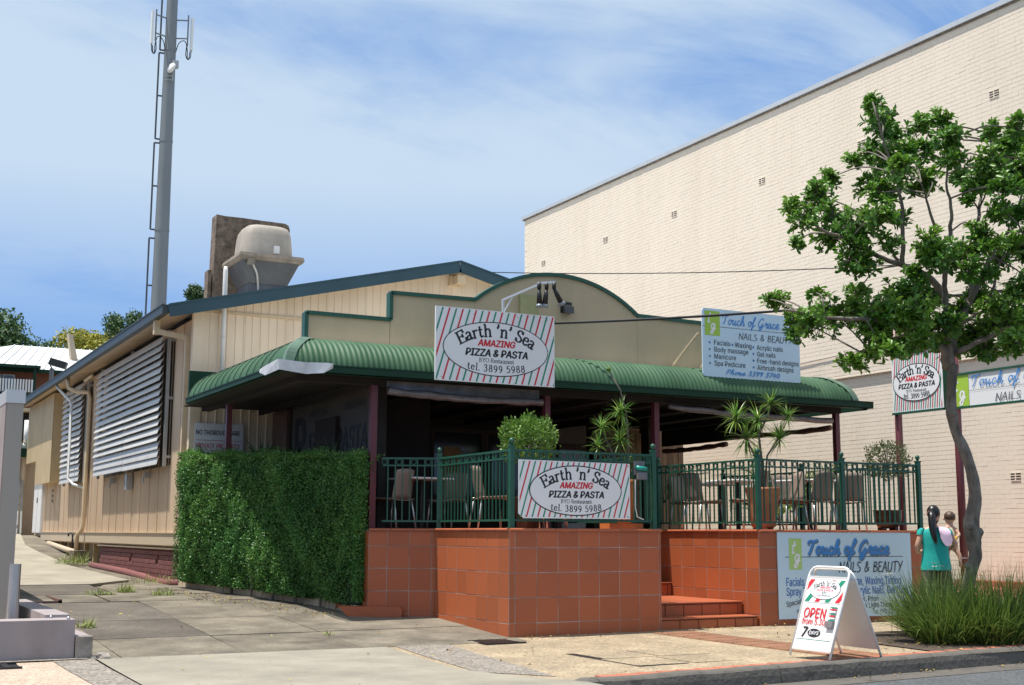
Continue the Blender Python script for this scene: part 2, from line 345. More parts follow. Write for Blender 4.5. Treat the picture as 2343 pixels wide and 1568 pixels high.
def rdir(k, upb=0.0):
    d = rng.normal(size=(k, 3)); d[:, 2] += upb; return d / np.linalg.norm(d, axis=1, keepdims=True)
def blade_mesh(name, P, D, ln, wd, droop, tint, mt, seg=5):
    """strap leaves: base P, unit start direction D, drooping under weight"""
    P = np.asarray(P, float); D = np.asarray(D, float); k = len(P); ln = np.broadcast_to(ln, (k,)); wd = np.broadcast_to(wd, (k,)); droop = np.broadcast_to(droop, (k,))
    S = np.cross(D, np.array([0, 0, 1.0])); S += rng.normal(scale=.15, size=S.shape); S /= np.linalg.norm(S, axis=1, keepdims=True) + 1e-9
    rows = []; cur = P.copy(); d = D.copy()
    for i in range(seg + 1):
        t = i / seg; ww = wd * (0.55 + .45 * math.sin(math.pi * min(1, t * 1.2 + .1))) * (1 - t ** 3 * .97) * .5
        rows.append(np.stack([cur - S * ww[:, None], cur + S * ww[:, None]], 1))
        d = d.copy(); d[:, 2] -= droop / seg * (0.4 + 1.2 * t); d /= np.linalg.norm(d, axis=1, keepdims=True); cur = cur + d * (ln / seg)[:, None]
    vv = np.stack(rows, 1); nv = (seg + 1) * 2; vv = vv.reshape(k * nv, 3)
    me = bpy.data.meshes.new(name); q = np.array([(2 * i, 2 * i + 1, 2 * i + 3, 2 * i + 2) for i in range(seg)])
    fs = (np.arange(k)[:, None, None] * nv + q[None]).reshape(-1, 4)
    me.vertices.add(k * nv); me.vertices.foreach_set('co', vv.reshape(-1)); me.loops.add(fs.size); me.loops.foreach_set('vertex_index', fs.reshape(-1).astype(np.int32))
    me.polygons.add(len(fs)); me.polygons.foreach_set('loop_start', (np.arange(len(fs)) * 4).astype(np.int32)); me.update(calc_edges=True)
    a = me.attributes.new('tint', 'FLOAT', 'POINT'); a.data.foreach_set('value', np.repeat(np.broadcast_to(np.asarray(tint, float), (k,)), nv)); me.materials.append(M[mt]); return me

# ================================================================== GROUND
def bigplane(name, x0, x1, y0, y1, z, mt, hole=None):
    b = MB(); b.add([(x0, y0, z), (x1, y0, z), (x1, y1, z), (x0, y1, z)], [(0, 1, 2, 3)]); return build(name, b, mt, kind='structure')
bigplane('ground', -1200, 1200, -1200, 1200, -.45, 'far_ground')
KY = 9.62      # kerb face
def ky(x): return 9.56 + max(0, (x - 6.0)) * .035 if x > 6 else 9.56
b = MB(); xs = [-60, -20, 0, 4.6, 6, 8, 10, 12, 14, 20, 60]
for a, c in zip(xs[:-1], xs[1:]): b.add([(a, -8.5, -.14 + .1 * 0), (c, -8.5, -.14), (c, ky(c) - .30, zg(c, 9.6) - .145), (a, ky(a) - .30, zg(a, 9.6) - .145)], [(0, 1, 2, 3)])
build('road', b, 'asphalt', kind='structure')
b = MB()
for a, c in zip(xs[:-1], xs[1:]): b.add([(a, ky(a) - .30, zg(a, 9.6) - .141), (c, ky(c) - .30, zg(c, 9.6) - .141), (c, ky(c) + .06, zg(c, 9.6) - .128), (a, ky(a) + .06, zg(a, 9.6) - .128)], [(0, 1, 2, 3)])
build('road_gutter', b, 'kerb_concrete', kind='structure')
b = MB(); b.add([(9.80, 8.62, -.128), (12.0, 8.70, -.118), (12.0, 8.80, -.118), (9.80, 8.72, -.126)], [(0, 1, 2, 3)])
build('road_marking', b, 'yellow_paint', kind='structure')
# kerb stones, each a piece
kerb = thing('kerb', 'weathered grey concrete kerb along the road edge', 'kerb', (9, 9.6, 0)); del kerb['category']; del kerb['label']; kerb['kind'] = 'structure'
xk = 5.35; first = True
while xk < 26:
    ln = 2.05 if not first else .62
    b = MB(); n_ = 8; prof = [(0, -.16), (.015, -.05), (.03, .004), (.06, .022), (.19, .026), (.19, -.2)]
    rows = []
    for i in range(n_ + 1):
        x = xk + (ln - .012) * i / n_; y = ky(x); j = random.uniform(-.006, .006)
        lowr = max(0, min(1, (x - 5.35) / .5)) if x < 5.9 else 1
        rows.append([(x, y + a + j * .6, zg(x, y) + (z if z < -.1 else (z - .11 * (1 - lowr))) + (j if 0 < i < n_ and z > 0 else 0)) for a, z in prof])
    m_ = len(prof)
    b.add([p for r in rows for p in r], [(i * m_ + k, (i + 1) * m_ + k, (i + 1) * m_ + k + 1, i * m_ + k + 1) for i in range(n_) for k in range(m_ - 1)] + [tuple(range(m_)), tuple(n_ * m_ + k for k in range(m_ - 1, -1, -1))])
    build('kerb_stone', b, 'kerb_concrete', kerb)
    xk += ln; first = False

fp = thing('footpath', 'pavement of exposed aggregate and pavers in front of the terrace', 'pavement', (8, 11, 0)); del fp['category']; del fp['label']; fp['kind'] = 'structure'
sheet('gold_paving', [(5.3, 9.7), (26, 9.9), (26, 16.4), (14.0, 16.4), (14.0, 13.9), (5.3, 13.9)], 'gold_aggregate', 0, parent=fp)
sheet('pink_paving', [(-30, 9.6), (2.06, 9.6), (2.06, 13.55), (-30, 13.55)], 'pink_aggregate', 0, parent=fp)
sheet('aggregate_band', [(2.06, 9.6), (2.36, 9.6), (2.42, 13.55), (2.02, 13.55)], 'grey_aggregate', .006, parent=fp)
sheet('aggregate_band', [(5.68, 13.42), (6.34, 13.5), (5.83, 10.1), (5.36, 10.75)], 'grey_aggregate', .005, parent=fp)
sheet('concrete_crossing', [(2.36, 9.3), (5.85, 9.3), (5.85, 9.78), (5.64, 9.95), (5.36, 10.75), (5.31, 11.2), (5.55, 13.38), (2.44, 13.38)], 'new_concrete', .009, parent=fp)
# paver edging along the kerb
x = 6.15
while x < 24:
    y = ky(x) + .2; o = place('edge_paver', chamfer_box(.215, .05, .20, 'paver', .005), fp, Matrix(((1, 0, 0, x), (.035, 0, 1, y - .005), (0, -1, 0, zg(x, y) + .016), (0, 0, 0, 1)))); x += .224
# ribbed tactile tiles from the stairs to the kerb
rb = MB(); rb.box((.003, .003, -.02), (.297, .297, .006))
for i in range(6): rb.box((.012 + i * .049, .01, .006), (.036 + i * .049, .29, .011))
rbm = rb.mesh('tactile_tile', 'tactile')
for j in range(11):
    for i in range(2):
        x = 9.22 + i * .3; y = 10.02 + j * .32
        place('tactile_tile', rbm, fp, Matrix.Translation((x, y, zg(x, y) + .006)) @ Matrix.Diagonal((1, 1.06, 1, 1)))
# concrete service pit lids set in the aggregate
pit = thing('pit_lid', 'flush service pit lids of four aggregate plates in the footpath', 'pit lid', (7.6, 11.2, .02))
for cx_, cy_ in ((6.98, 10.52), (7.62, 10.48), (7.06, 11.22), (7.72, 11.18)):
    b = MB(); b.box((cx_, cy_, -.05), (cx_ + .615, cy_ + .67, zg(cx_, cy_) + .008)); build('lid_plate', b, 'gold_aggregate', pit)
b = MB(); b.box((6.97, 10.47, -.06), (8.33, 11.87, zg(7.2, 11) + .003)); build('lid_frame', b, 'black_metal', pit)
b = MB()
for i in range(9): b.box((6.72 + i * .05, 13.2, .0), (6.75 + i * .05, 13.62, .028))
b.box((6.68, 13.16, -.02), (7.2, 13.2, .03)); b.box((6.68, 13.62, -.02), (7.2, 13.66, .03)); b.box((6.68, 13.2, -.03), (7.2, 13.62, .012))
build('drain_grate', b, 'black_metal', label='black drain grate in the paving at the foot of the terrace corner', cat='grate')
b = MB()
for i in range(7): b.box((.92 + i * .1, 12.9, .0), (.985 + i * .1, 13.28, .022))
b.box((.86, 12.86, -.02), (1.68, 12.9, .024)); b.box((.86, 13.28, -.02), (1.68, 13.32, .024)); b.box((.86, 12.9, -.02), (1.68, 13.28, .008))
build('drain_grate', b, 'black_metal', label='dark drain grate in pink paving below the lavender wall', cat='grate')

dw = thing('driveway', 'cracked concrete driveway', 'driveway', (4, 16, .1)); del dw['category']; del dw['label']; dw['kind'] = 'structure'
sheet('driveway_base', [(-2, 13.4), (7.6, 13.4), (7.6, 23), (-2, 23)], 'earth', -.035, step=.5, parent=dw)
cols = [2.40, 2.70, 3.98, 5.30, 7.35]; rows_ = [13.4, 14.9, 16.6, 18.95]
darks = {(1, 1), (1, 2)}
for i in range(4):
    for j in range(3):
        x0, x1, y0, y1 = cols[i], cols[i + 1], rows_[j], rows_[j + 1]; g = .006; q = lambda: random.uniform(-.012, .012)
        if i == 3 and j == 2: x1 = 6.6
        sheet('concrete_slab', [(x0 + g + q(), y0 + g), (x1 - g + q(), y0 + g), (x1 - g + q(), y1 - g + q()), (x0 + g + q(), y1 - g + q())], 'dark_concrete' if (i, j) in darks else 'old_concrete', random.uniform(.0, .012), step=.6, parent=dw, thick=.05)
for (x0, x1, y0, y1, mm) in ((2.2, 3.6, 18.97, 20.3, 'old_concrete'), (3.62, 4.9, 18.97, 20.1, 'old_concrete'), (4.92, 6.3, 18.97, 20.1, 'old_concrete'), (1.6, 3.9, 20.32, 22.4, 'dark_concrete'), (3.92, 5.5, 20.12, 21.9, 'old_concrete')):
    sheet('concrete_slab', [(x0 + .01, y0), (x1 - .01, y0 + .02), (x1 - .01, y1), (x0, y1)], mm, random.uniform(0, .012), step=.6, parent=dw, thick=.05)
sheet('ramp_slab', [(1.2, 22.42), (3.95, 22.42), (4.75, 23.4), (4.8, 30), (4.6, 36), (5.1, 41.5), (1.5, 41.5), (1.2, 30)], 'ramp_concrete', .02, step=1.0, parent=dw, thick=.12)
sheet('earth_verge', [(3.95, 22.0), (5.5, 21.9), (5.5, 41), (4.6, 41), (4.55, 30), (4.5, 23.6)], 'old_concrete', -.02, step=.7, parent=dw)
sheet('rear_yard', [(-20, 22), (1.6, 22), (1.6, 41.5), (8, 41.5), (8, 60), (-20, 60)], 'old_concrete', -.03, step=4, parent=dw)

# ================================================================== NEIGHBOUR'S BRICK WALL (right)
XW, XL2 = 18.6, 18.66; ZS = 4.55
nb = thing('brick_building', 'tall blank cream painted brick building beside the restaurant', 'building', (18.6, 14, .3))
b = MB(); b.box((XW + .003, 13.5, ZS), (32, 34.16, 11.0)); b.box((XL2 + .003, 13.5, -.1), (31.9, 34.1, ZS)); build('wall', b, 'wall_mortar', nb)
b = MB(); b.box((XW - .012, 13.5, ZS - .03), (XL2 + .04, 34.16, ZS - .002)); build('ledge', b, 'wall_brick', nb)
b = MB(); b.box((XW - .02, 13.45, 10.985), (32.1, 34.22, 11.02)); build('shade_coping', b, 'hood_rim', nb)  # brown colour stands in for the shadow band below the flashing
b = MB(); b.box((XW - .06, 13.4, 11.023), (32.2, 34.28, 11.12)); b.box((XW - .045, 13.42, 11.12), (32.2, 34.26, 11.13)); build('roof_flashing', b, 'cap_metal', nb)
VENTS = [(32.957, 9.41), (29.418, 9.41), (26.111, 9.41), (22.587, 9.41), (19.33, 9.41), (15.84, 9.41), (15.88, 2.30)]
bw, bh, jt, vj = .2385, .086, .004, .0015
cand = []
for r in range(130):
    z = .02 + r * bh
    if z + bh > 10.96: break
    if z < ZS - .03 < z + bh: continue
    x = XW if z >= ZS - .03 else XL2
    y = 13.5 + (.12 if r % 2 else 0) + random.uniform(-.02, .02)
    while y + bw < 34.16:
        if True:
            cand.append((x, y, z, random.choice((0, 0, 0, 0, 0, .002)) + random.uniform(0, .0012)))
        y += bw + vj
def inframe(x, y, z):
    p = V((x, y, z - 1.27)); k = p.dot(fw); u = 2900 * p.dot(rt) / k; v = 2900 * p.dot(up2) / k
    return abs(u) < 1165 and abs(v) < 780
vis = [c for c in cand if inframe(*c[:3])]
vis.sort(key=lambda c: (c[0] ** 2 + c[1] ** 2 + (c[2] - 1.27) ** 2)); single = set(map(id, vis[:300]))
brm = chamfer_box(bw, .03, bh - jt, 'wall_brick', .0012); stuff = MB()
for c in cand:
    x, y, z, pr_ = c
    if id(c) in single: place('brick', brm, nb, frame_mat((x - pr_, y + bw, z), (0, -1, 0), (-1, 0, 0)))
    else:
        x0 = x - pr_; k = .002; x1 = x + .03
        j1, j2, j3 = random.uniform(-.001, .001), random.uniform(-.0015, .0015), random.uniform(-.001, .001)
        stuff.add([(x1, y + bw, z), (x1, y, z), (x1, y, z + bh - jt), (x1, y + bw, z + bh - jt), (x0, y + bw - .0006, z + k + j1), (x0, y + .0006, z + k + j2), (x0, y + .0006, z + bh - jt - k + j3), (x0, y + bw - .0006, z + bh - jt - k)],
                  [(4, 5, 6, 7), (0, 1, 5, 4), (1, 2, 6, 5), (2, 3, 7, 6), (3, 0, 4, 7)])
build('brickwork', stuff, 'wall_brick', nb, kind='stuff')
for vy, vz in VENTS:
    x = XW if vz > ZS else XL2
    b = MB(); b.box((x - .008, vy - .105, vz - .075), (x + .02, vy + .105, vz + .075)); f = build('air_vent', b, 'vent_dark', nb)
    b = MB()
    for k in range(4):
        b.box((x - .014, vy - .108, vz - .076 + k * .046), (x + .01, vy + .108, vz - .062 + k * .046))
    b.box((x - .012, vy - .012, vz - .075), (x + .01, vy + .012, vz + .075)); build('vent_grille', b, 'wall_brick', f)
b = MB(); b.tube([(18.57, 22.6 - i * .35, 4.93 + (.06 * math.sin(i * .55)) * 0 + i * .012) for i in range(15)], .012, 6); build('conduit', b, 'grey_metal', nb)
# cream pavers and planter base at the foot of the wall
b = MB(); b.box((18.2, 12, -.1), (18.62, 17, .46)); build('wall_plinth', b, 'paver', nb)
sheet('paver_apron', [(15.6, 14.6), (18.3, 14.2), (18.3, 16.3), (15.0, 16.3)], 'paver', .008, parent=fp)

# ================================================================== RESTAURANT BUILDING
XB, YG = 5.414, 22.0; RZ0, RX0, RX1, RZ1 = 5.07, 4.854, 10.37, 6.40
def roofz(x): return RZ0 + (RZ1 - RZ0) * (x - RX0) / (RX1 - RX0) if x < RX1 else RZ1 - (RZ1 - RZ0) * (x - RX1) / (RX1 - RX0)
bd = thing('restaurant_building', 'long cream metal clad restaurant building with low gable and blue barge', 'building', (XB, YG, .4))
b = MB(); b.box((XB + .04, YG + .04, 1.0), (15.3, 40.9, 5.0)); build('wall_core', b, 'tan_clad', bd)
def clad(name, o, u, n, wid, zt0, zt1, nr, amp, mt, duty=.25):
    """vertical ribbed sheet; zt0/zt1 top heights at both edges"""
    b = MB(); o = V(o); u = V(u); n = V(n); prof = []
    p = wid / nr
    for i in range(nr):
        a = i * p; prof += [(a, 0), (a + p * (1 - duty) * .96, 0), (a + p * (1 - duty * .75), amp), (a + p * (1 - duty * .25), amp)]
    prof.append((wid - .004, 0)); vs = []
    for x, h in prof:
        t = zt0 + (zt1 - zt0) * x / wid; vs += [o + u * x + n * h, o + u * x + n * h + V((0, 0, t - o.z))]
    b.add(vs, [(2 * i, 2 * i + 2, 2 * i + 3, 2 * i + 1) for i in range(len(prof) - 1)]); return build(name, b, mt, bd)
y = YG
k = 0
while y < 40.7:
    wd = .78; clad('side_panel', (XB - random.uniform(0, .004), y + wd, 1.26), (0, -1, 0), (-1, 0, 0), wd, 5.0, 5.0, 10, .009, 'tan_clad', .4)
    b = MB(); b.box((XB - .022, y - .012, 1.26), (XB + .002, y + .012, 5.0)); build('cover_strip', b, 'tan_clad', bd); y += wd; k += 1
x = XB + .12
while x < 15.2:
    wd = min(.765, 15.3 - x)
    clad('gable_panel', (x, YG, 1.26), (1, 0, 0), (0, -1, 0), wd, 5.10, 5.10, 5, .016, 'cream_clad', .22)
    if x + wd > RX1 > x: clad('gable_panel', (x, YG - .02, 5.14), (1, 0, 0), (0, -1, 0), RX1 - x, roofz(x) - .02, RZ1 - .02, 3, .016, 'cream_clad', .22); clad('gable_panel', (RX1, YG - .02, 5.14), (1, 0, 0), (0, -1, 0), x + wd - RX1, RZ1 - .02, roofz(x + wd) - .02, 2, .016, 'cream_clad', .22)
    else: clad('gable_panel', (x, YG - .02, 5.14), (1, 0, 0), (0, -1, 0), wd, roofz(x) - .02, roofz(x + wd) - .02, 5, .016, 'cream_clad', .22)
    x += wd
b = MB(); b.box((XB + .02, YG - .05, 5.10), (15.3, YG - .002, 5.145)); build('trim_rail', b, 'trim_cream', bd)
b = MB(); b.box((XB - .05, YG - .035, 1.26), (XB + .13, YG + .1, 5.1)); build('corner_trim', b, 'cream_clad', bd)
# roof, barges, eaves
b = MB()
for xa, xb in ((RX0 - .02, RX1), (RX1, 2 * RX1 - RX0 + .02)):
    za, zb = roofz(xa), roofz(xb); n = 60; vs = []
    for i in range(n + 1):
        yy = YG - .33 + (40.95 - YG + .33) * i / n
        vs += [(xa, yy, za + .03 * (i % 2) * .5), (xb, yy, zb + .03 * (i % 2) * .5)]
    b.add(vs, [(2 * i, 2 * i + 1, 2 * i + 3, 2 * i + 2) for i in range(n)])
build('roof', b, 'roof_metal', bd)
for sgn in (1, -1):
    b = MB(); xe = RX0 if sgn > 0 else 2 * RX1 - RX0
    b.bar((xe, YG - .36, RZ0 - .06), (RX1, YG - .36, RZ1 - .06), .04, .20); b.bar((xe, YG - .33, RZ0 + .055), (RX1, YG - .33, RZ1 + .055), .13, .03)
    build('barge_board', b, 'blue_barge', bd)
b = MB(); b.box((RX1 - .1, YG - .14, 6.02), (RX1 + .14, YG - .02, 6.20)); b.box((RX1 - .04, YG - .34, 6.03), (RX1 + .14, YG - .14, 6.19)); build('ridge_beam', b, 'trim_cream', bd)
b = MB(); b.add([(RX0, YG - .34, 5.0), (XB + .05, YG - .34, 5.135), (XB + .05, 40.9, 5.135), (RX0, 40.9, 5.0)], [(0, 1, 2, 3)]); build('soffit', b, 'tan_clad', bd)
b = MB(); b.box((RX0 - .11, YG - .36, 4.965), (RX0, 40.9, 5.12)); b.box((RX0 - .125, YG - .36, 5.105), (RX0 - .1, 40.9, 5.128)); build('eave_gutter', b, 'eave_dark', bd)
# fascia, base
b = MB(); b.box((XB - .05, YG + .02, 1.03), (XB + .05, 38.9, 1.245)); b.box((XB - .07, YG + .02, 1.245), (XB + .05, 38.9, 1.262)); build('base_board', b, 'fascia_board', bd)
bb = MB(); bb.box((XB + .052, 22.3, .1), (XB + .2, 30.2, 1.0)); bp = build('brick_base', bb, 'maroon_mortar', bd)
bm_ = chamfer_box(.230, .03, .076, 'maroon_brick', .004)
for r in range(7):
    y = 22.32 + (.12 if r % 2 else 0)
    while y + .23 < 30.2:
        if not (r in (4, 5) and (abs(y - 24.2) < .13 or abs(y - 26.6) < .13)): place('brick', bm_, bp, frame_mat((XB + .03 - random.uniform(0, .004), y + .23, .33 + r * .086), (0, -1, 0), (-1, 0, 0)))
        y += .24
b = MB(); b.box((XB - .02, 22.25, .955), (XB + .09, 30.25, .985)); build('brick_capping', b, 'trim_cream', bd)
b = MB(); b.box((XB - .02, YG + .02, .2), (XB + .12, YG + .28, 1.03)); build('corner_pier', b, 'fascia_board', bd)
for yy in (31.0, 32.2, 33.4, 34.6, 35.9, 37.2):
    b = MB(); b.box((XB + .05, yy, .3), (XB + .15, yy + .12, 1.03)); build('stump', b, 'tan_dark', bd)
b = MB(); b.box((XB + .3, 30.2, .3), (XB + .35, 39, 1.03)); build('underfloor_board', b, 'tan_dark', bd)
b = MB(); b.tube([(XB - .15, 30.0, .52), (XB - .12, 26.5, .47), (XB - .12, 24.6, .42), (XB - .18, 23.9, .40), (XB - .16, 22.9, .375), (XB - .05, 22.1, .40)], .075, 10); build('ground_pipe', b, 'maroon_brick', bd, smooth=True)
b = MB(); b.tube([(XB - .1, 31.3, .72), (XB - .12, 34, .83), (XB - .1, 37, .95)], .07, 10); build('waste_pipe', b, 'fascia_board', bd, smooth=True)
b = MB(); b.box((XB - .35, 31.2, .45), (XB - .05, 31.9, .83)); build('pipe_block', b, 'slab_brown', bd)
# rainwater pipes
b = MB(); b.bar((RX0 - .02, YG + .5, 4.78), (XB - .06, YG + .3, 4.66), .10, .09); b.box((RX0 - .06, YG + .44, 4.72), (RX0 + .04, YG + .56, 4.97)); b.box((XB - .115, YG + .22, 1.3), (XB - .02, YG + .32, 4.70)); build('downpipe', b, 'trim_cream', bd)
b = MB(); b.tube([(RX0, 32.2, 5.0), (RX0 + .02, 32.1, 4.72), (RX0 + .2, 31.95, 4.62), (XB - .12, 31.75, 4.60), (XB - .1, 31.7, 4.45), (XB - .1, 31.7, 1.45), (XB - .12, 31.72, 1.32), (XB - .2, 31.85, 1.18), (XB - .2, 31.85, .5)], .052, 10); build('downpipe', b, 'trim_cream', bd, smooth=True)
b = MB(); b.tube([(RX0 - .02, 33.9, 4.98), (RX0 + .05, 33.6, 4.8), (XB - .42, 32.55, 4.45), (XB - .4, 32.45, 4.35), (XB - .4, 32.4, 2.55), (XB - .3, 32.2, 2.4), (XB - .1, 31.8, 2.3)], .035, 8); build('drain_pipe', b, 'pvc', bd, smooth=True)
# louvre screens
def louvre(y0, y1, z0, z1, nb_, split=None):
    b = MB()
    for yy in (y0 - .07, y1 + .01) + ((split,) if split else ()): b.box((XB - .16, yy, z0 - .05), (XB - .10, yy + .06, z1 + .1))
    for yy in (y0 - .05, y1 + .01):
        for zz in (z0 + .1, (z0 + z1) / 2, z1 - .1): b.box((XB - .10, yy, zz), (XB + .02, yy + .04, zz + .05))
    b.box((XB - .012, y0, z0 - .02), (XB + .03, y1, z1 + .05), 'black_metal')
    b.m = ['grey_metal', 'black_metal'] if not b.m else b.m
    b2 = MB(); b2.v = b.v; b2.f = b.f; b2.mi = [1 if i >= len(b.f) - 6 else 0 for i in range(len(b.f))]; b2.m = ['grey_metal', 'black_metal']
    fr = build('louvre_screen', b2, None, bd)
    pitch = (z1 - z0) / nb_
    for i in range(nb_):
        z = z0 + (i + .5) * pitch; closed = i < 3
        ang = math.radians(76 if closed else 63 + 4 * math.sin(i * 1.7)); wd = .155
        parts = [(y0, y1)] if not split else [(y0, split + random.uniform(-.02, .02)), (split + .012, y1)]
        if split and i == 0: parts = [(split - .0 + .012, y1)] if False else parts
        for (a, c) in parts:
            bl = MB(); dx, dz = math.cos(ang) * wd / 2, math.sin(ang) * wd / 2; xo = XB - .24; jz = random.uniform(-.006, .006)
            pts = [(-dx, -dz), (-dx * .5, -dz * .5 - .0 + .012), (dx * .5, dz * .5 + .012), (dx, dz)]
            vs = []
            for yy in (a, c):
                for px_, pz in pts: vs.append((xo + px_, yy, z + pz + jz))
                for px_, pz in reversed(pts): vs.append((xo + px_ + .004, yy, z + pz - .008 + jz))
            bl.add(vs, [(i_, i_ + 8, (i_ + 1) % 8 + 8, (i_ + 1) % 8) for i_ in range(8)] + [tuple(range(7, -1, -1)), tuple(range(8, 16))])
            build('slat', bl, 'louvre', fr)
louvre(23.45, 29.9, 2.50, 4.86, 17, 26.6)
louvre(31.85, 34.7, 2.48, 4.86, 17)
for yy in (25.0, 26.7, 28.4): 
    b = MB(); b.box((XB - .14, yy, 2.30), (XB - .02, yy + .03, 2.42)); b.box((XB - .16, yy + .01, 2.2), (XB - .13, yy + .05, 2.32)); build('winder', b, 'grey_metal', bd)
b = MB(); b.box((XB - .16, 26.55, 2.12), (XB - .04, 26.75, 2.42)); build('switch_box', b, 'grey_metal', bd)
# bumped out timber box over the rear door, the door
bx = MB(); bx.box((XB - .28, 36.0, 2.60), (XB + .02, 38.6, 4.99)); bx.box((XB - .28, 38.6, 3.3), (XB + .02, 40.9, 4.99)); bo = build('boxed_store', bx, 'tan_dark', bd)
y = 36.0
while y < 40.8:
    b = MB(); zl = 2.58 if y < 38.5 else 3.28; b.box((XB - .305, y + .01, zl), (XB - .283, y + .40, 4.985)); build('plank', b, 'tan_dark', bo); y += .41
b = MB(); b.box((XB - .05, 38.95, 1.22), (XB - .01, 40.6, 3.26)); dr = build('rear_door', b, 'pvc', bd)
for yy in (39.0, 39.82):
    b = MB(); b.box((XB - .075, yy, 1.24), (XB - .052, yy + .74, 3.2)); build('door_leaf', b, 'white_paint', dr)
b = MB(); b.box((XB - .10, 39.72, 2.1), (XB - .076, 39.76, 2.25)); build('handle', b, 'black_metal', dr)
b = MB(); b.box((XB - .04, 37.0, 2.0), (XB - .01, 37.22, 2.5)); build('meter_plate', b, 'trim_cream', bd)
for i in range(3): 
    b = MB(); b.box((XB - .055, 37.06, 2.06 + i * .14), (XB - .041, 37.16, 2.15 + i * .14)); build('meter_window', b, 'black_metal', bd)
b = MB(); b.tube([(XB - .12, 33.6, 1.15), (XB - .12, 33.6, 1.22), (XB - .12, 33.2, 1.24), (XB - .1, 33.1, 1.2), (XB - .1, 33.1, .75)], .02, 6); build('garden_tap', b, 'black_metal', bd)
b = MB(); b.tube([(XB - .3, 30.35, 4.85), (XB - .3, 31.3, 4.83)], .035, 8); build('batten_light', b, 'trim_cream', bd)
# shopfront under the verandah (set in the gable wall)
for xa, xb in ((8.85, 9.85), (10.0, 11.0), (11.15, 12.2)):
    b = MB(); b.box((xa - .07, YG - .075, 1.9), (xa, YG - .018, 3.25)); b.box((xb, YG - .075, 1.9), (xb + .07, YG - .018, 3.25)); b.box((xa, YG - .075, 3.17), (xb, YG - .018, 3.25)); b.box((xa, YG - .075, 1.9), (xb, YG - .018, 1.98))
    fr = build('shop_window', b, 'dark_wood', bd); b = MB(); b.box((xa, YG - .05, 1.98), (xb, YG - .03, 3.17)); build('pane', b, 'glass_dark', fr)
b = MB(); b.box((7.0, YG - .03, 1.33), (12.45, YG - .0185, 3.9)); build('shade_lining', b, 'interior_dark', bd)  # near-black sheet over the cladding stands in for deep shade
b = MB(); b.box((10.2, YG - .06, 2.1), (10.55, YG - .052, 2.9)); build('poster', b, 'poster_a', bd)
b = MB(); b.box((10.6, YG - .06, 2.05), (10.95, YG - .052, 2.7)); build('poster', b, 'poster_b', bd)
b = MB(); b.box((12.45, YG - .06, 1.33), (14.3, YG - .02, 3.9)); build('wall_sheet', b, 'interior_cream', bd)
b = MB(); b.box((12.6, YG - .09, 1.33), (12.72, YG - .062, 3.0)); b.box((13.35, YG - .09, 1.33), (13.47, YG - .062, 3.0)); b.box((12.6, YG - .09, 2.92), (13.47, YG - .063, 3.04)); dd = build('shop_door', b, 'dark_wood', bd)
b = MB(); b.box((12.72, YG - .075, 1.33), (13.35, YG - .064, 2.92)); build('door_pane', b, 'glass_pale', dd)
x = 14.3
while x < 15.62:
    b = MB(); b.box((x + .006, YG - .075 - random.uniform(0, .01), 1.33), (x + .126, YG - .02, 3.9)); build('timber_plank', b, 'timber_slat', bd); x += .132
b = MB(); b.box((14.55, YG - .12, 1.33), (15.1, YG - .09, 2.55)); build('notice_sheet', b, 'interior_cream', bd)

# ================================================================== TILED TERRACE
PT = 1.33
P0, P1, PA, PB, PBb, PD, PC, PE = (6.48, 16.31), (7.28, 15.9), (7.28, 13.75), (9.5, 13.75), (9.5, 16.2), (11.1, 16.2), (11.1, 13.75), (14.22, 13.75)
tr = thing('tiled_terrace', 'raised dining terrace faced with square terracotta tiles and steps', 'terrace', (9, 15, 0))
poly = [P0, P1, PA, PB, (9.5, 17.6), (11.1, 17.6), PC, PE, (14.22, 21.95), (5.75, 21.95)]
bm = bmesh.new(); vs_ = [bm.verts.new((x, y, PT - .03)) for x, y in poly]; f_ = bm.faces.new(vs_); r = bmesh.ops.extrude_face_region(bm, geom=[f_])
for v in [g for g in r['geom'] if isinstance(g, bmesh.types.BMVert)]: v.co.z = -.15
bmesh.ops.recalc_face_normals(bm, faces=bm.faces); me = bpy.data.meshes.new('terrace_core'); bm.to_mesh(me); bm.free(); me.materials.append(M['grout']); link('terrace_core', me, tr)
b = MB(); 
for i, (x, y) in enumerate(poly): pass
bm = bmesh.new(); bm.faces.new([bm.verts.new((x, y, PT - .026)) for x, y in poly]); bmesh.ops.recalc_face_normals(bm, faces=bm.faces)
me = bpy.data.meshes.new('terrace_floor'); bm.to_mesh(me); bm.free(); me.materials.append(M['tile']); link('terrace_floor', me, tr)
TS, TG = .300, .008
def tile_face(a, c, n, start, parent=tr, zt=PT - .035, zrow=None):
    """tiles over the wall from a to c with outward normal n; start = width of the first column"""
    a = V((*a, 0)); c = V((*c, 0)); ln = (c - a).length; u = (c - a).normalized(); n = V((*n, 0)).normalized(); x = 0; cols_ = []
    w_ = start
    while x < ln - .01:
        w_ = min(w_, ln - x); cols_.append((x, w_)); x += w_; w_ = TS
    zs = [zt, zt - .2]
    while zs[-1] > -.12: zs.append(zs[-1] - TS)
    for x0, w_ in cols_:
        if w_ < .03: continue
        p = a + u * x0; q = a + u * (x0 + w_); g = min(zg(p.x + n.x * .1, p.y + n.y * .1), zg(q.x + n.x * .1, q.y + n.y * .1)) - .015
        for t0, t1 in zip(zs[:-1], zs[1:]):
            if t0 < g: continue
            lo = max(t1, g); h = t0 - lo - TG
            if h < .02: continue
            o = p + u * (TG / 2) + n * (.0035 + random.uniform(-.001, .001)); o.z = lo + TG / 2
            place('tile', chamfer_box(w_ - TG, .012, round(h, 2), 'tile', .002), parent, frame_mat(o, u, n))
tile_face(P0, P1, (-.46, -.888), .25)
tile_face((6.32, 17.4), P0, (-.99, -.14), .3)
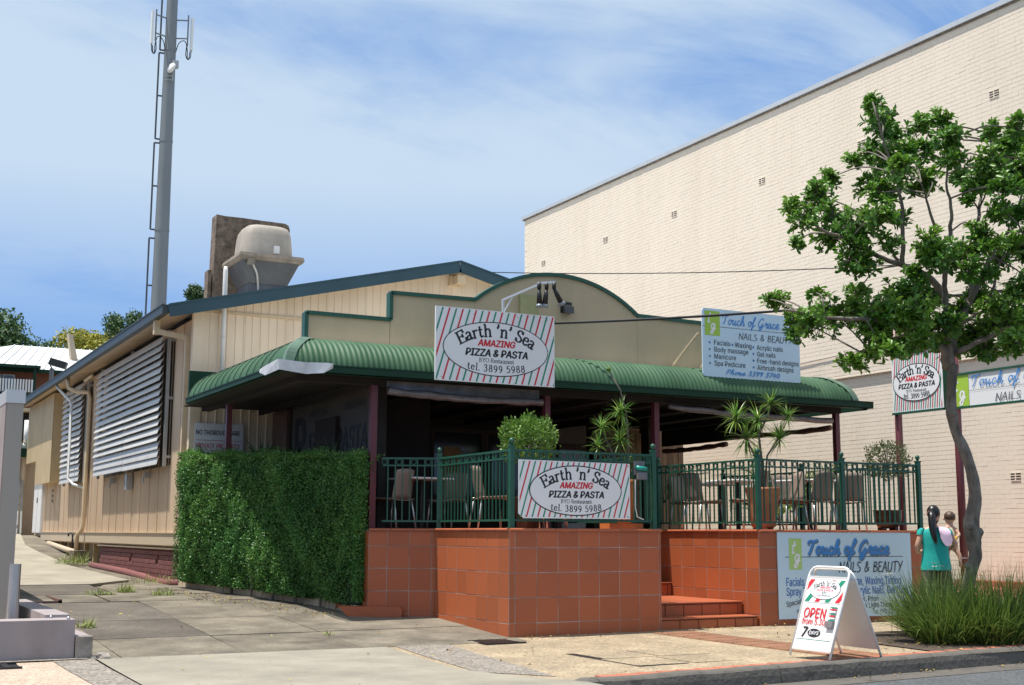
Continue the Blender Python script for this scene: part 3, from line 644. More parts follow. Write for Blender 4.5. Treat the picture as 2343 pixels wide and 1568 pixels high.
tile_face(P1, PA, (-1, 0), .085)
tile_face(PA, PB, (0, -1), .085)
tile_face((11.1, 16.2), PC, (-1, 0), .07)
tile_face(PC, PE, (0, -1), .30)
tile_face(PE, (14.22, 16.5), (1, 0), .3)
# nosing tiles along the rim
def nosing(a, c, n):
    a = V((*a, 0)); c = V((*c, 0)); u = (c - a).normalized(); n = V((*n, 0)).normalized(); ln = (c - a).length; k = max(1, round(ln / .3)); w_ = ln / k
    for i in range(k):
        b = MB(); prof = [(-.16, 0), (.018, 0), (.032, -.008), (.036, -.018), (.032, -.030), (.018, -.036), (-.16, -.036)]
        prof = [(x, z) for x, z in prof]; vs = []
        for t in (i * w_ + .003, (i + 1) * w_ - .003):
            for x, z in prof: p = a + u * t + n * x; vs.append((p.x, p.y, PT + z))
        m_ = len(prof); b.add(vs, [(k_, (k_ + 1) % m_, m_ + (k_ + 1) % m_, m_ + k_) for k_ in range(m_)] + [tuple(range(m_ - 1, -1, -1)), tuple(range(m_, 2 * m_))]); build('nosing_tile', b, 'nosing', tr)
for a, c, n in ((P0, P1, (-.46, -.888)), (P1, PA, (-1, 0)), (PA, PB, (0, -1)), (PB, (9.5, 16.6), (1, 0)), ((11.1, 16.6), PC, (-1, 0)), (PC, PE, (0, -1)), (PE, (14.22, 16.6), (1, 0))): nosing(a, c, n)
# steps
def step(y0, y1, z0, z1, x0=9.512, x1=11.088):
    b = MB(); b.box((x0, y0 + .012, z0), (x1, y1, z1 - .02)); s = build('step', b, 'dark_grout', tr)
    x = x0
    while x < x1 - .02:
        w_ = min(.3, x1 - x); place('riser_tile', chamfer_box(w_ - .012, .012, z1 - z0 - .034, 'tile', .004), s, frame_mat((x + .006, y0, z0 + .004), (1, 0, 0), (0, -1, 0)))
        yy = y0 - .02
        while yy < y1 - .05:
            d_ = min(.31, y1 - yy); bb_ = chamfer_box(w_ - .005, .018, d_ - .004, 'nosing', .003)
            place('tread_tile', bb_, s, Matrix(((1, 0, 0, x + .002), (0, 0, 1, yy), (0, -1, 0, z1), (0, 0, 0, 1)))); yy += .31
        x += w_
step(13.79, 14.12, -.02, .19); step(14.12, 15.78, .0, .365)
for i in range(5): step(15.78 + i * .28, 17.6 if i == 4 else 16.08 + i * .28, .3, .56 + i * .1925)
# low tiled block at the left foot
b = MB(); zz = zg(6.4, 16.1); b.prism([(-.28, 0), (.40, 0), (.42, .12), (.38, .16), (-.44, .17)], (V((6.47, 16.16, zz - .02)), V((.888, -.46, 0)), V((0, 0, 1)), V((.46, .888, 0))), .14); build('tiled_block', b, 'tile', tr)

# ================================================================== BALUSTRADES
bp_ = MB(); bp_.box((-.03, -.03, 0), (.03, .03, 1.0)); bp_.box((-.036, -.036, 1.0), (.036, .036, 1.02)); bp_.box((-.045, -.045, 0), (.045, .045, .012)); postm = bp_.mesh('post', 'green_paint')
bs = MB(); bs.lathe((0, 0, 1.02), [(.012, 0), (.018, .01), (.030, .028), (.035, .048), (.030, .068), (.016, .082), (.003, .086)], 12); ballm = bs.mesh('ball', 'green_paint', True)
bb_ = MB(); bb_.box((-.008, -.008, .11), (.008, .008, .845)); bb_.box((-.008, -.008, .865), (.008, .008, .94)); balm = bb_.mesh('baluster', 'green_paint')
rg = MB(); nr = 16
for i in range(nr):
    a0, a1 = 2 * math.pi * i / nr, 2 * math.pi * (i + 1) / nr; q = []
    for a in (a0, a1):
        for r_ in (.038, .029):
            for yy in (-.007, .007): q.append((r_ * math.cos(a), yy, .903 + r_ * math.sin(a)))
    rg.add(q, [(0, 1, 5, 4), (2, 6, 7, 3), (0, 4, 6, 2), (1, 3, 7, 5)])
ringm = rg.mesh('ring', 'green_paint')
def fence_run(parent, a, c, post_a=True, post_c=True, inset=.06):
    a = V((*a, 0)); c = V((*c, 0)); u = (c - a).normalized(); ln = (c - a).length; n = V((u.y, -u.x, 0))
    def mw(p, z=PT): return Matrix(((u.x, -u.y, 0, p.x), (u.y, u.x, 0, p.y), (0, 0, 1, z), (0, 0, 0, 1)))
    for fl, p in ((post_a, a), (post_c, c)):
        if fl: o = place('post', postm, parent, mw(p)); bl = link('ball_finial', ballm, o)
    for nm, z0, z1, w_ in (('top_rail', .94, .965, .035), ('middle_rail', .845, .865, .03), ('bottom_rail', .085, .11, .03)):
        b = MB(); b.bar(a + u * .03 + V((0, 0, PT + (z0 + z1) / 2)), c - u * .03 + V((0, 0, PT + (z0 + z1) / 2)), w_, z1 - z0); build(nm, b, 'green_paint', parent)
    k = max(2, round(ln / .1)); w_ = ln / k
    for i in range(1, k):
        p = a + u * (i * w_); place('baluster', balm, parent, mw(p))
    for i in range(0, k):
        if i % 2 == 0: p = a + u * ((i + .5) * w_); place('ring', ringm, parent, mw(p))
fl_ = thing('balustrade', 'dark green metal balustrade round the terrace corner behind the striped banner', 'railing', (7.3, 14, PT), 'green balustrades on the terrace')
q0 = (6.62, 16.28); q1 = (7.345, 15.93); qa = (7.345, 13.815); qb = (9.44, 13.815)
fence_run(fl_, q0, q1, False, True); fence_run(fl_, q1, qa, False, True); fence_run(fl_, qa, qb, False, True); fence_run(fl_, qb, (9.44, 16.4), False, False)
fr_ = thing('balustrade', 'dark green metal balustrade along the terrace above the blue beauty sign', 'railing', (12, 14, PT), 'green balustrades on the terrace')
qd = (11.165, 16.2); qc = (11.165, 13.815); qm = (12.68, 13.815); qe = (14.16, 13.815)
fence_run(fr_, (11.165, 17.4), qd, False, True); fence_run(fr_, qd, qc, False, True); fence_run(fr_, qc, qm, False, True); fence_run(fr_, qm, qe, False, True); fence_run(fr_, qe, (14.16, 16.4), False, False); fence_run(fr_, (14.16, 16.4), (14.16, 18.5), True, True)

# ================================================================== VERANDAH
vr = thing('verandah', 'curved green corrugated awning on maroon posts with dark gutters', 'verandah', (10, 16.5, PT))
GY, GX0, GX1 = 16.13, 5.17, 15.22; AD = .52; AZ0, AZ1 = 3.46, 3.92
def prof(t):     # bullnose 0 gutter .. 1 top : (inward, z)
    a = t * math.pi / 2; return AD * (1 - math.cos(a)) ** .9, AZ0 + (AZ1 - AZ0) * math.sin(a)
NT = 12
def sheetrun(along, a, c, mk_pt, amp=.0075):
    b = MB(); ln = abs(c - a); nc = int(ln / .076) * 6; vs = []
    for i in range(nc + 1):
        s = a + (c - a) * i / nc; h = amp * math.cos(2 * math.pi * i / 6)
        for j in range(NT + 1):
            t = j / NT; iw, z = prof(t); nx, nz = -math.cos(t * math.pi / 2), math.sin(t * math.pi / 2); vs.append(mk_pt(s, iw + (-nx) * -h * 1.0, z + nz * h, iw))
    m_ = NT + 1; b.add(vs, [(i * m_ + j, (i + 1) * m_ + j, (i + 1) * m_ + j + 1, i * m_ + j + 1) for i in range(nc) for j in range(NT)]); return b
# front run in sheets of ~2 m, mitred at both ends by clipping along the hips
def front_pt(s, iw, z, iw0): return (min(max(s, GX0 + iw0), GX1 - iw0), GY + iw, z)
xs_ = [GX0, 7.2, 9.3, 11.4, 13.5, GX1]
for a, c in zip(xs_[:-1], xs_[1:]): build('awning_sheet', sheetrun('x', a, c, front_pt), 'awning_green', vr, smooth=True)
def left_pt(s, iw, z, iw0): return (GX0 + iw, max(s, GY + iw0), z)
def right_pt(s, iw, z, iw0): return (GX1 - iw, max(s, GY + iw0), z)
for a, c in ((21.4, 19.2), (19.2, 17.4), (17.4, GY)): build('awning_sheet', sheetrun('y', a, c, left_pt, amp=.0012), 'awning_green', vr, smooth=True)
build('awning_sheet', sheetrun('y', GY, 20.5, right_pt), 'awning_green', vr, smooth=True)
for i in range(14):
    y = 16.9 + i * .34; b = MB(); b.tube([(GX0 + prof(t / 8)[0] - .012, y, prof(t / 8)[1] + .008) for t in range(9)], .006, 5)
    build('sheet_joint', b, 'dark_green', vr)
for sx, x0 in ((1, GX0), (-1, GX1)):
    b = MB(); vs = []
    for j in range(NT + 1):
        iw, z = prof(j / NT); cx_ = x0 + sx * iw; cy_ = GY + iw; up_ = .022
        wv = .13
        for k in (-1, -.5, 0, .5, 1):
            px_ = cx_ + (sx * wv * max(0, k)); py_ = cy_ + wv * max(0, -k)
            vs.append((px_ - sx * .012, py_ - .012, z + up_ - abs(k) * .008 + .004 * math.sin(j * 5)))
    b.add(vs, [(j * 5 + k, (j + 1) * 5 + k, (j + 1) * 5 + k + 1, j * 5 + k + 1) for j in range(NT) for k in range(4)]); build('hip_capping', b, 'hip_green', vr)
b = MB(); b.box((GX0 - .06, GY - .11, 3.375), (GX1 + .24, GY - .10, 3.48)); b.box((GX0 - .06, GY - .11, 3.375), (GX1 + .22, GY + .02, 3.386)); b.box((GX0 - .06, GY - .118, 3.475), (GX1 + .24, GY - .095, 3.492)); build('gutter', b, 'dark_green', vr)
b = MB(); b.box((GX0 - .075, GY - .1, 3.385), (GX0 - .065, 21.2, 3.475)); b.box((GX0 - .075, GY - .1, 3.385), (GX0 + .02, 21.18, 3.396)); b.box((GX0 - .083, GY - .1, 3.465), (GX0 - .06, 21.2, 3.482)); build('gutter', b, 'dark_green', vr)
b = MB(); b.box((GX1 + .1, GY - .1, 3.345), (GX1 + .11, 20.5, 3.485)); build('gutter', b, 'dark_green', vr)
b = MB(); random.seed(3)
def crumple(p): return (p[0] + random.uniform(-.012, .012), p[1] + random.uniform(-.012, .012), p[2] + random.uniform(-.018, .018))
a_ = [(GX0 - .125, GY + .72, 3.44), (GX0 - .125, GY + .72, 3.495), (GX0 - .13, GY + .4, 3.37), (GX0 - .13, GY + .4, 3.50), (GX0 - .13, GY - .13, 3.38), (GX0 - .13, GY - .13, 3.51), (GX0 + .25, GY - .13, 3.34), (GX0 + .25, GY - .13, 3.50), (GX0 + .5, GY - .13, 3.36), (GX0 + .5, GY - .13, 3.50), (GX0 + .62, GY - .13, 3.45), (GX0 + .62, GY - .13, 3.495)]
b.add([crumple(p) for p in a_], [(0, 1, 3, 2), (2, 3, 5, 4), (4, 5, 7, 6), (6, 7, 9, 8), (8, 9, 11, 10)]); build('gutter_patch', b, 'foil', vr)
b = MB(); b.box((GX0 + AD, GY + AD, 3.90), (GX1 - AD, 21.9, 3.93)); build('flat_roof', b, 'roof_metal', vr)
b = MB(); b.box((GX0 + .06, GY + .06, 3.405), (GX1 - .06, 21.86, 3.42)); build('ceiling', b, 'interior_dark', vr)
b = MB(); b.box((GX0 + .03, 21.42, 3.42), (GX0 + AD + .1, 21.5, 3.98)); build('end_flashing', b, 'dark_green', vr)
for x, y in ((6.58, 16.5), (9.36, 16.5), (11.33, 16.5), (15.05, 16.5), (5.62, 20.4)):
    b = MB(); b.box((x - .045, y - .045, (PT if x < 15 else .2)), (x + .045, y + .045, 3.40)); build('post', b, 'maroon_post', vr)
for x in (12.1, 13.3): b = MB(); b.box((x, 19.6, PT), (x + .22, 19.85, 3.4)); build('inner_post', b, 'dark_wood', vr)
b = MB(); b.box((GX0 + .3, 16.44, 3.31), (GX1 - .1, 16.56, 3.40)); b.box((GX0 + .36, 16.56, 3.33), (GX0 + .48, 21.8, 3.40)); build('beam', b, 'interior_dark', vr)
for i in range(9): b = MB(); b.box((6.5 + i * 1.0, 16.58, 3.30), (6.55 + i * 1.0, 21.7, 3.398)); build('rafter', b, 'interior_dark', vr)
def blind(p, q, r_, mt, sag=.02):
    p = V(p); q = V(q); n_ = 16; b = MB(); b.tube([p.lerp(q, i / n_) + V((0, 0, -sag * math.sin(math.pi * i / n_) + random.uniform(-.008, .008))) for i in range(n_ + 1)], [r_ * random.uniform(.8, 1.15) for i in range(n_ + 1)], 9); return b
build('rolled_blind', blind((6.75, 16.38, 3.235), (9.22, 16.38, 3.19), .055, 'clear_plastic', .03), 'clear_plastic', vr, smooth=True)
build('rolled_blind', blind((11.5, 16.38, 3.25), (14.85, 16.38, 3.17), .05, 'clear_plastic', .03), 'clear_plastic', vr, smooth=True)
build('rolled_blind', blind((15.1, 16.7, 3.08), (15.1, 19.4, 3.10), .05, 'blind_brown'), 'blind_brown', vr, smooth=True)
build('rolled_blind', blind((15.1, 19.6, 2.98), (15.1, 21.7, 2.95), .05, 'blind_brown'), 'blind_brown', vr, smooth=True)
b = MB(); b.box((6.75, GY + .3, 3.22), (9.2, GY + .31, 3.38)); build('blind_flap', b, 'clear_plastic', vr)
# dark curtain drop at the right end of the verandah
b = MB(); b.box((15.12, 18.6, 3.05), (15.15, 21.8, 3.42)); build('side_valance', b, 'interior_dark', vr)

# takeaway kiosk wall with painted lettering
kw = thing('kiosk_wall', 'shaded cream partition with painted pizza lettering behind the hedge', 'wall', (6.85, 19, PT))
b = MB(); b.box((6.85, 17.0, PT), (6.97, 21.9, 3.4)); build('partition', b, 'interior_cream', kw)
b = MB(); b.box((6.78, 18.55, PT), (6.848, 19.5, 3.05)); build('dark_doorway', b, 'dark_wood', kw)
b = MB(); b.box((6.852, 16.96, PT), (6.975, 16.995, 3.4)); b.box((6.99, 18.6, PT), (8.4, 18.7, 3.4)); build('return_wall', b, 'interior_dark', kw)  # first box: dark strip over the cream partition end, painted as shade
b = MB(); b.box((6.76, 20.9, PT), (6.83, 21.7, 3.35)); build('curtain', b, 'blind_brown', kw)

# ================================================================== PARAPET
pp = thing('shopfront_parapet', 'beige stepped parapet with arched centre and green edge trim', 'parapet', (9.7, 16.9, 3.9))
PY = 16.9
arc = [(8.35 + (11.27 - 8.35) * i / 24, 4.755 + .515 * (1 - ((i - 12) / 12) ** 2) ** .5 * 1.0 if abs(i - 12) < 12 else 4.755) for i in range(25)]
# circular segment from chord 2.92 wide, rise .52
R_ = (1.46 ** 2 + .52 ** 2) / (2 * .52); arc = []
for i in range(25):
    x = -1.46 + 2.92 * i / 24; arc.append((9.81 + x, 4.755 + math.sqrt(R_ * R_ - x * x) - (R_ - .52)))
top = [(5.70, 4.335), (6.98, 4.335), (6.98, 4.735)] + arc + [(12.64, 4.735), (12.64, 4.335), (13.92, 4.335)]
def pflat(x0, x1):
    pts = [p for p in top if x0 - 1e-6 <= p[0] <= x1 + 1e-6]; return pts
fr = (V((0, PY, 0)), V((1, 0, 0)), V((0, 0, 1)), V((0, 1, 0)))
for pl in ([(5.70, 3.88), (6.972, 3.88), (6.972, 4.335), (5.70, 4.335)], [(6.98, 3.88), (8.346, 3.88), (8.346, 4.74), (6.98, 4.735)], [(8.35, 3.88), (11.27, 3.88)] + arc[::-1], [(11.274, 3.88), (12.64, 3.88), (12.64, 4.735), (11.274, 4.745)], [(12.648, 3.88), (13.92, 3.88), (13.92, 4.335), (12.648, 4.335)]):
    b = MB(); b.prism(pl, fr, .07); build('stucco_panel', b, 'stucco', pp)
b = MB(); edge = [(5.70, 3.88)] + top + [(13.92, 3.88)]
for (x0, za), (x1, zb) in zip(edge[:-1], edge[1:]):
    b.bar((x0, PY + .03, za), (x1, PY + .03, zb), .12, .055, upv=(0, 1, 0)) if False else b.bar((x0, PY + .03, za), (x1, PY + .03, zb), .055, .13, upv=(0, 1, 0))
build('edge_trim', b, 'green_paint', pp)
b = MB(); b.box((9.10, PY - .06, 4.52), (9.42, PY - .002, 4.90)); bx_ = build('meter_box', b, 'olive_box', label='olive metal box on the parapet behind the floodlights', cat='box')
b = MB(); b.box((9.74, PY - .05, 4.62), (9.92, PY - .002, 4.79)); b.v = [(x + .1, y, z + .06) for x, y, z in b.v]; lp = thing('wall_light', 'black box light fixed to the beige parapet beside the power cable', 'wall light', (9.83, PY, 4.7)); build('housing', b, 'black_metal', lp)
b = MB(); b.add([(x + .1, y, z + .06) for x, y, z in [(9.75, PY - .052, 4.64), (9.91, PY - .052, 4.64), (9.91, PY - .14, 4.60), (9.75, PY - .14, 4.60), (9.75, PY - .052, 4.76), (9.91, PY - .052, 4.76), (9.91, PY - .13, 4.70), (9.75, PY - .13, 4.70)]], [(0, 3, 2, 1), (4, 5, 6, 7), (0, 1, 5, 4), (1, 2, 6, 5), (2, 3, 7, 6), (3, 0, 4, 7)]); build('lens', b, 'glass_dark', lp)

# ================================================================== LETTERING
FC = {}
try: FONT = bpy.data.fonts.load(bpy.utils.resource_path('LOCAL') + '/datafiles/fonts/Inter.woff2')
except Exception: FONT = None
CAPH = [.70]
def sans(body, size, offset=0.0, shear=0.0, sx=1.0):
    offset = 0.0; k = (body, offset, shear, sx)
    if k not in FC:
        cu = bpy.data.curves.new('lettering', 'FONT'); cu.body = body
        if FONT: cu.font = FONT
        cu.size = 1; cu.offset = offset; cu.shear = shear; cu.dimensions = '2D'; cu.fill_mode = 'FRONT'; cu.resolution_u = 3
        ob = bpy.data.objects.new('lettering', cu); C.objects.link(ob); dg = bpy.context.evaluated_depsgraph_get(); me = ob.evaluated_get(dg).to_mesh()
        kk = .70 / CAPH[0]; FC[k] = ([(v.co.x * sx * kk, v.co.y * kk) for v in me.vertices], [tuple(p.vertices) for p in me.polygons]); bpy.data.objects.remove(ob); bpy.data.curves.remove(cu)
    vs, fs = FC[k]; return [(x * size, y * size) for x, y in vs], fs
CAPH[0] = max(y for x, y in sans('H', 1.0)[0]); FC.clear()
def cr(pts, n=6):      # smooth curve through points
    p = [np.array(q, float) for q in pts]; p = [2 * p[0] - p[1]] + p + [2 * p[-1] - p[-2]]; o = []
    for i in range(1, len(p) - 2):
        for k in range(n):
            t = k / n; o.append(tuple(.5 * ((2 * p[i]) + (-p[i - 1] + p[i + 1]) * t + (2 * p[i - 1] - 5 * p[i] + 4 * p[i + 1] - p[i + 2]) * t * t + (-p[i - 1] + 3 * p[i] - 3 * p[i + 1] + p[i + 2]) * t ** 3)))
    o.append(tuple(p[-2])); return o
def ell(cx, cy, rx, ry, a0, a1, n=16): return [(cx + rx * math.cos(math.radians(a0 + (a1 - a0) * i / n)), cy + ry * math.sin(math.radians(a0 + (a1 - a0) * i / n))) for i in range(n + 1)]
sf = lambda x, y, w=.09: [(x - w, y), (x + w, y)]
SERIF = {
 'E': (.62, [[(.13, 0), (.13, .7)], [(.03, 0), (.54, 0), (.58, .17)], [(.03, .7), (.52, .7), (.54, .55)], [(.13, .37), (.42, .37)], [(.42, .28), (.42, .46)]]),
 'B': (.62, [[(.13, 0), (.13, .7)], [(.03, .7), (.3, .7)], cr([(.3, .7), (.47, .55), (.3, .38)]), [(.13, .38), (.32, .38)], cr([(.32, .38), (.54, .2), (.3, 0)]), [(.03, 0), (.3, 0)]]),
 'Y': (.62, [[(.07, .7), (.31, .34)], [(.55, .7), (.31, .34)], [(.31, .36), (.31, 0)], sf(.08, .7), sf(.54, .7), sf(.31, 0)]),
 'O': (.72, [ell(.36, .35, .29, .34, 0, 360, 28)]),
 'R': (.64, [[(.13, 0), (.13, .7)], [(.03, .7), (.32, .7)], cr([(.32, .7), (.5, .53), (.32, .36)]), [(.13, .36), (.33, .36)], [(.3, .36), (.57, 0)], sf(.13, 0), sf(.58, 0, .06)]),
 'S': (.52, [cr([(.44, .55), (.36, .68), (.22, .69), (.1, .58), (.14, .43), (.32, .32), (.43, .19), (.36, .04), (.22, 0), (.1, .04), (.06, .17)]), [(.44, .52), (.44, .68)], [(.06, .2), (.06, .02)]]),
 'a': (.46, [cr([(.06, .37), (.12, .44), (.22, .46), (.32, .38), (.32, .2)]), [(.32, .3), (.32, .08), (.36, .02), (.44, .05)], cr([(.32, .27), (.14, .22), (.06, .11), (.14, .01), (.24, .03), (.32, .12)])]),
 'e': (.45, [[(.07, .26), (.38, .26)], cr([(.38, .26), (.34, .41), (.23, .46), (.1, .38), (.06, .22), (.11, .06), (.24, 0), (.38, .1)])]),
 'h': (.54, [[(.12, 0), (.12, .73)], [(.02, .72), (.12, .73)], cr([(.12, .34), (.24, .45), (.36, .44), (.42, .3), (.42, .02)]), sf(.12, 0), sf(.42, 0)]),
 'n': (.54, [[(.12, 0), (.12, .45)], [(.02, .43), (.12, .45)], cr([(.12, .34), (.24, .45), (.36, .44), (.42, .3), (.42, .02)]), sf(.12, 0), sf(.42, 0)]),
 'r': (.38, [[(.12, 0), (.12, .45)], [(.02, .43), (.12, .45)], cr([(.12, .3), (.19, .42), (.3, .45), (.34, .39)]), sf(.12, 0)]),
 't': (.34, [[(.14, .6), (.14, .1), (.2, .01), (.32, .06)], [(.02, .44), (.3, .44)]]),
 's': (.38, [cr([(.3, .36), (.24, .45), (.13, .45), (.08, .36), (.15, .26), (.28, .19), (.31, .1), (.24, .01), (.12, .01), (.05, .11)])]),
 'u': (.54, [[(.12, .45), (.12, .15)], cr([(.12, .15), (.18, .02), (.3, .02), (.42, .12)]), [(.42, .45), (.42, .0), (.5, .02)], [(.02, .44), (.12, .45)], [(.32, .44), (.42, .45)]]),
 'l': (.26, [[(.13, 0), (.13, .73)], [(.03, .72), (.13, .73)], sf(.13, 0)]),
 '.': (.22, [[(.1, .0), (.1, .09)]]), "'": (.2, [[(.12, .72), (.12, .62), (.06, .52)]]),
 '3': (.48, [cr([(.08, .56), (.16, .67), (.3, .67), (.36, .54), (.28, .4), (.18, .36)]), cr([(.18, .36), (.34, .32), (.4, .18), (.3, .02), (.16, 0), (.06, .08)])]),
 '8': (.48, [ell(.24, .52, .13, .16, 0, 360, 20), ell(.24, .18, .17, .18, 0, 360, 20)]),
 '9': (.48, [ell(.23, .45, .16, .2, 0, 360, 20), cr([(.39, .48), (.37, .25), (.26, .05), (.12, -.02)])]),
 '5': (.48, [[(.4, .66), (.16, .66), (.13, .38)], cr([(.13, .38), (.26, .42), (.4, .33), (.4, .15), (.28, .01), (.14, 0), (.07, .06)])]),
}
SCRIPT = {
 'T': (.58, [cr([(.0, .5), (.06, .66), (.25, .66), (.45, .66), (.6, .74)]), cr([(.33, .66), (.28, .4), (.2, .1), (.12, 0)])]),
 'o': (.38, [cr([(.24, .38), (.1, .36), (.04, .18), (.12, .02), (.24, .06), (.3, .24), (.24, .38), (.3, .34), (.42, .32)])]),
 'u': (.46, [cr([(.02, .3), (.1, .38), (.07, .12), (.12, .01), (.24, .1), (.32, .36)]), cr([(.32, .36), (.29, .1), (.35, 0), (.46, .12)])]),
 'c': (.36, [cr([(.28, .3), (.2, .38), (.07, .28), (.05, .1), (.14, 0), (.26, .04), (.36, .16)])]),
 'h': (.46, [cr([(.02, .2), (.2, .5), (.24, .72), (.16, .7), (.08, .3), (.03, 0)]), cr([(.03, 0), (.12, .25), (.24, .37), (.29, .28), (.26, .06), (.32, 0), (.44, .14)])]),
 'f': (.34, [cr([(.0, .16), (.2, .48), (.3, .72), (.22, .74), (.14, .4), (.04, -.2), (.0, -.26), (.02, -.1), (.2, .06), (.34, .16)])]),
 'G': (.62, [cr([(.5, .56), (.46, .7), (.28, .68), (.1, .44), (.06, .18), (.16, .02), (.32, .08), (.44, .32)]), cr([(.44, .34), (.42, .0), (.3, -.22), (.16, -.2), (.3, .0), (.58, .16)])]),
 'r': (.36, [cr([(.02, .14), (.12, .34), (.16, .42), (.2, .32), (.3, .34), (.24, .1), (.28, .0), (.38, .12)])]),
 'a': (.42, [cr([(.28, .34), (.14, .38), (.04, .2), (.08, .02), (.2, .06), (.3, .36)]), cr([(.3, .36), (.27, .08), (.32, .0), (.42, .12)])]),
 'e': (.38, [cr([(.04, .14), (.22, .22), (.26, .36), (.16, .38), (.05, .22), (.08, .03), (.2, .0), (.38, .14)])]),
 'n': (.46, [cr([(.02, .3), (.1, .38), (.06, 0)]), cr([(.06, 0), (.14, .25), (.25, .37), (.3, .28), (.27, .06), (.33, 0), (.45, .12)])]),
 'P': (.5, [cr([(.2, .66), (.12, .3), (.04, 0)]), cr([(.08, .58), (.28, .7), (.46, .6), (.36, .38), (.14, .3)])]),
 '3': (.42, [cr([(.1, .58), (.24, .68), (.34, .56), (.18, .36), (.32, .28), (.26, .06), (.1, 0), (.02, .1)])]),
 '9': (.42, [cr([(.34, .56), (.2, .68), (.08, .5), (.16, .34), (.32, .48), (.34, .6), (.26, .2), (.12, 0)])]),
 '7': (.4, [[(.06, .64), (.38, .66)], cr([(.38, .66), (.24, .3), (.12, 0)])]),
 '4': (.42, [[(.2, .66), (.06, .24), (.4, .26)], [(.32, .5), (.2, 0)]]),
 '0': (.44, [ell(.22, .33, .14, .33, 80, 440, 20)]),
 't': (.3, [cr([(.22, .74), (.12, .3), (.08, .06), (.14, 0), (.26, .1)]), [(.0, .44), (.32, .5)]]),
 'g': (.44, [cr([(.3, .34), (.16, .4), (.05, .24), (.1, .06), (.22, .12), (.32, .38)]), cr([(.32, .38), (.26, .0), (.14, -.26), (.02, -.22), (.12, -.04), (.4, .1)])]),
 ' ': (.26, []),
}
HAND = {
 'N': (.5, [[(.06, 0), (.12, .68), (.38, .04), (.46, .72)]]), 'A': (.46, [[(.02, -.02), (.24, .72), (.4, 0)], [(.1, .26), (.36, .28)]]), 'I': (.2, [[(.1, .7), (.08, .0)]]),
 'L': (.38, [[(.1, .7), (.06, .02), (.34, .04)]]), 'S': (.42, [cr([(.36, .62), (.2, .7), (.08, .54), (.2, .38), (.34, .24), (.26, .04), (.04, .0)])]), '&': (.5, [cr([(.4, .06), (.2, .4), (.14, .62), (.26, .7), (.3, .54), (.12, .34), (.06, .14), (.2, .02), (.42, .34)])]),
 'B': (.44, [[(.08, .0), (.1, .7)], cr([(.06, .68), (.3, .66), (.32, .5), (.12, .38), (.36, .3), (.34, .08), (.06, .0)])]), 'E': (.4, [[(.36, .68), (.08, .68), (.07, .0), (.36, .02)], [(.08, .36), (.3, .38)]]),
 'U': (.46, [cr([(.08, .7), (.06, .2), (.18, 0), (.34, .1), (.4, .7)])]), 'T': (.44, [[(.02, .68), (.44, .72)], [(.23, .7), (.2, .0)]]), 'Y': (.44, [[(.04, .7), (.22, .36)], [(.42, .74), (.14, .0)]]), ' ': (.26, []),
}
def stroke(font, text, size, thick, thin=None, slant=0.0, sx=1.0, sp=0.0):
    thin = thick if thin is None else thin; x = 0; out_ = []
    for ch in text:
        adv, st = font.get(ch, (.3, []))
        for pl in st:
            p = np.array([((a + x / 1.0) * sx + b_ * slant, b_) for a, b_ in pl]); d = np.gradient(p, axis=0); d /= np.linalg.norm(d, axis=1, keepdims=True) + 1e-9
            wv = thin + (thick - thin) * np.abs(d[:, 1]); n_ = np.stack([-d[:, 1], d[:, 0]], 1)
            if len(p) == 2: ext = d * (thick * .12); p = np.array([p[0] - ext[0], p[1] + ext[1]])
            if len(pl) > 2 and len(pl) < 6:     # cornered polyline: separate segments
                for q0_, q1_ in zip(p[:-1], p[1:]):
                    dd = (q1_ - q0_) / (np.linalg.norm(q1_ - q0_) + 1e-9); w_ = thin + (thick - thin) * abs(dd[1]); nn = np.array([-dd[1], dd[0]]) * w_ / 2; e_ = dd * w_ * .35
                    out_.append([q0_ - e_ + nn, q0_ - e_ - nn, q1_ + e_ - nn, q1_ + e_ + nn])
            else:
                for i in range(len(p) - 1): out_.append([p[i] + n_[i] * wv[i] / 2, p[i] - n_[i] * wv[i] / 2, p[i + 1] - n_[i + 1] * wv[i + 1] / 2, p[i + 1] + n_[i + 1] * wv[i + 1] / 2])
        x += adv + sp
    return [[(float(a) * size, float(c) * size) for a, c in q] for q in out_], x * sx * size
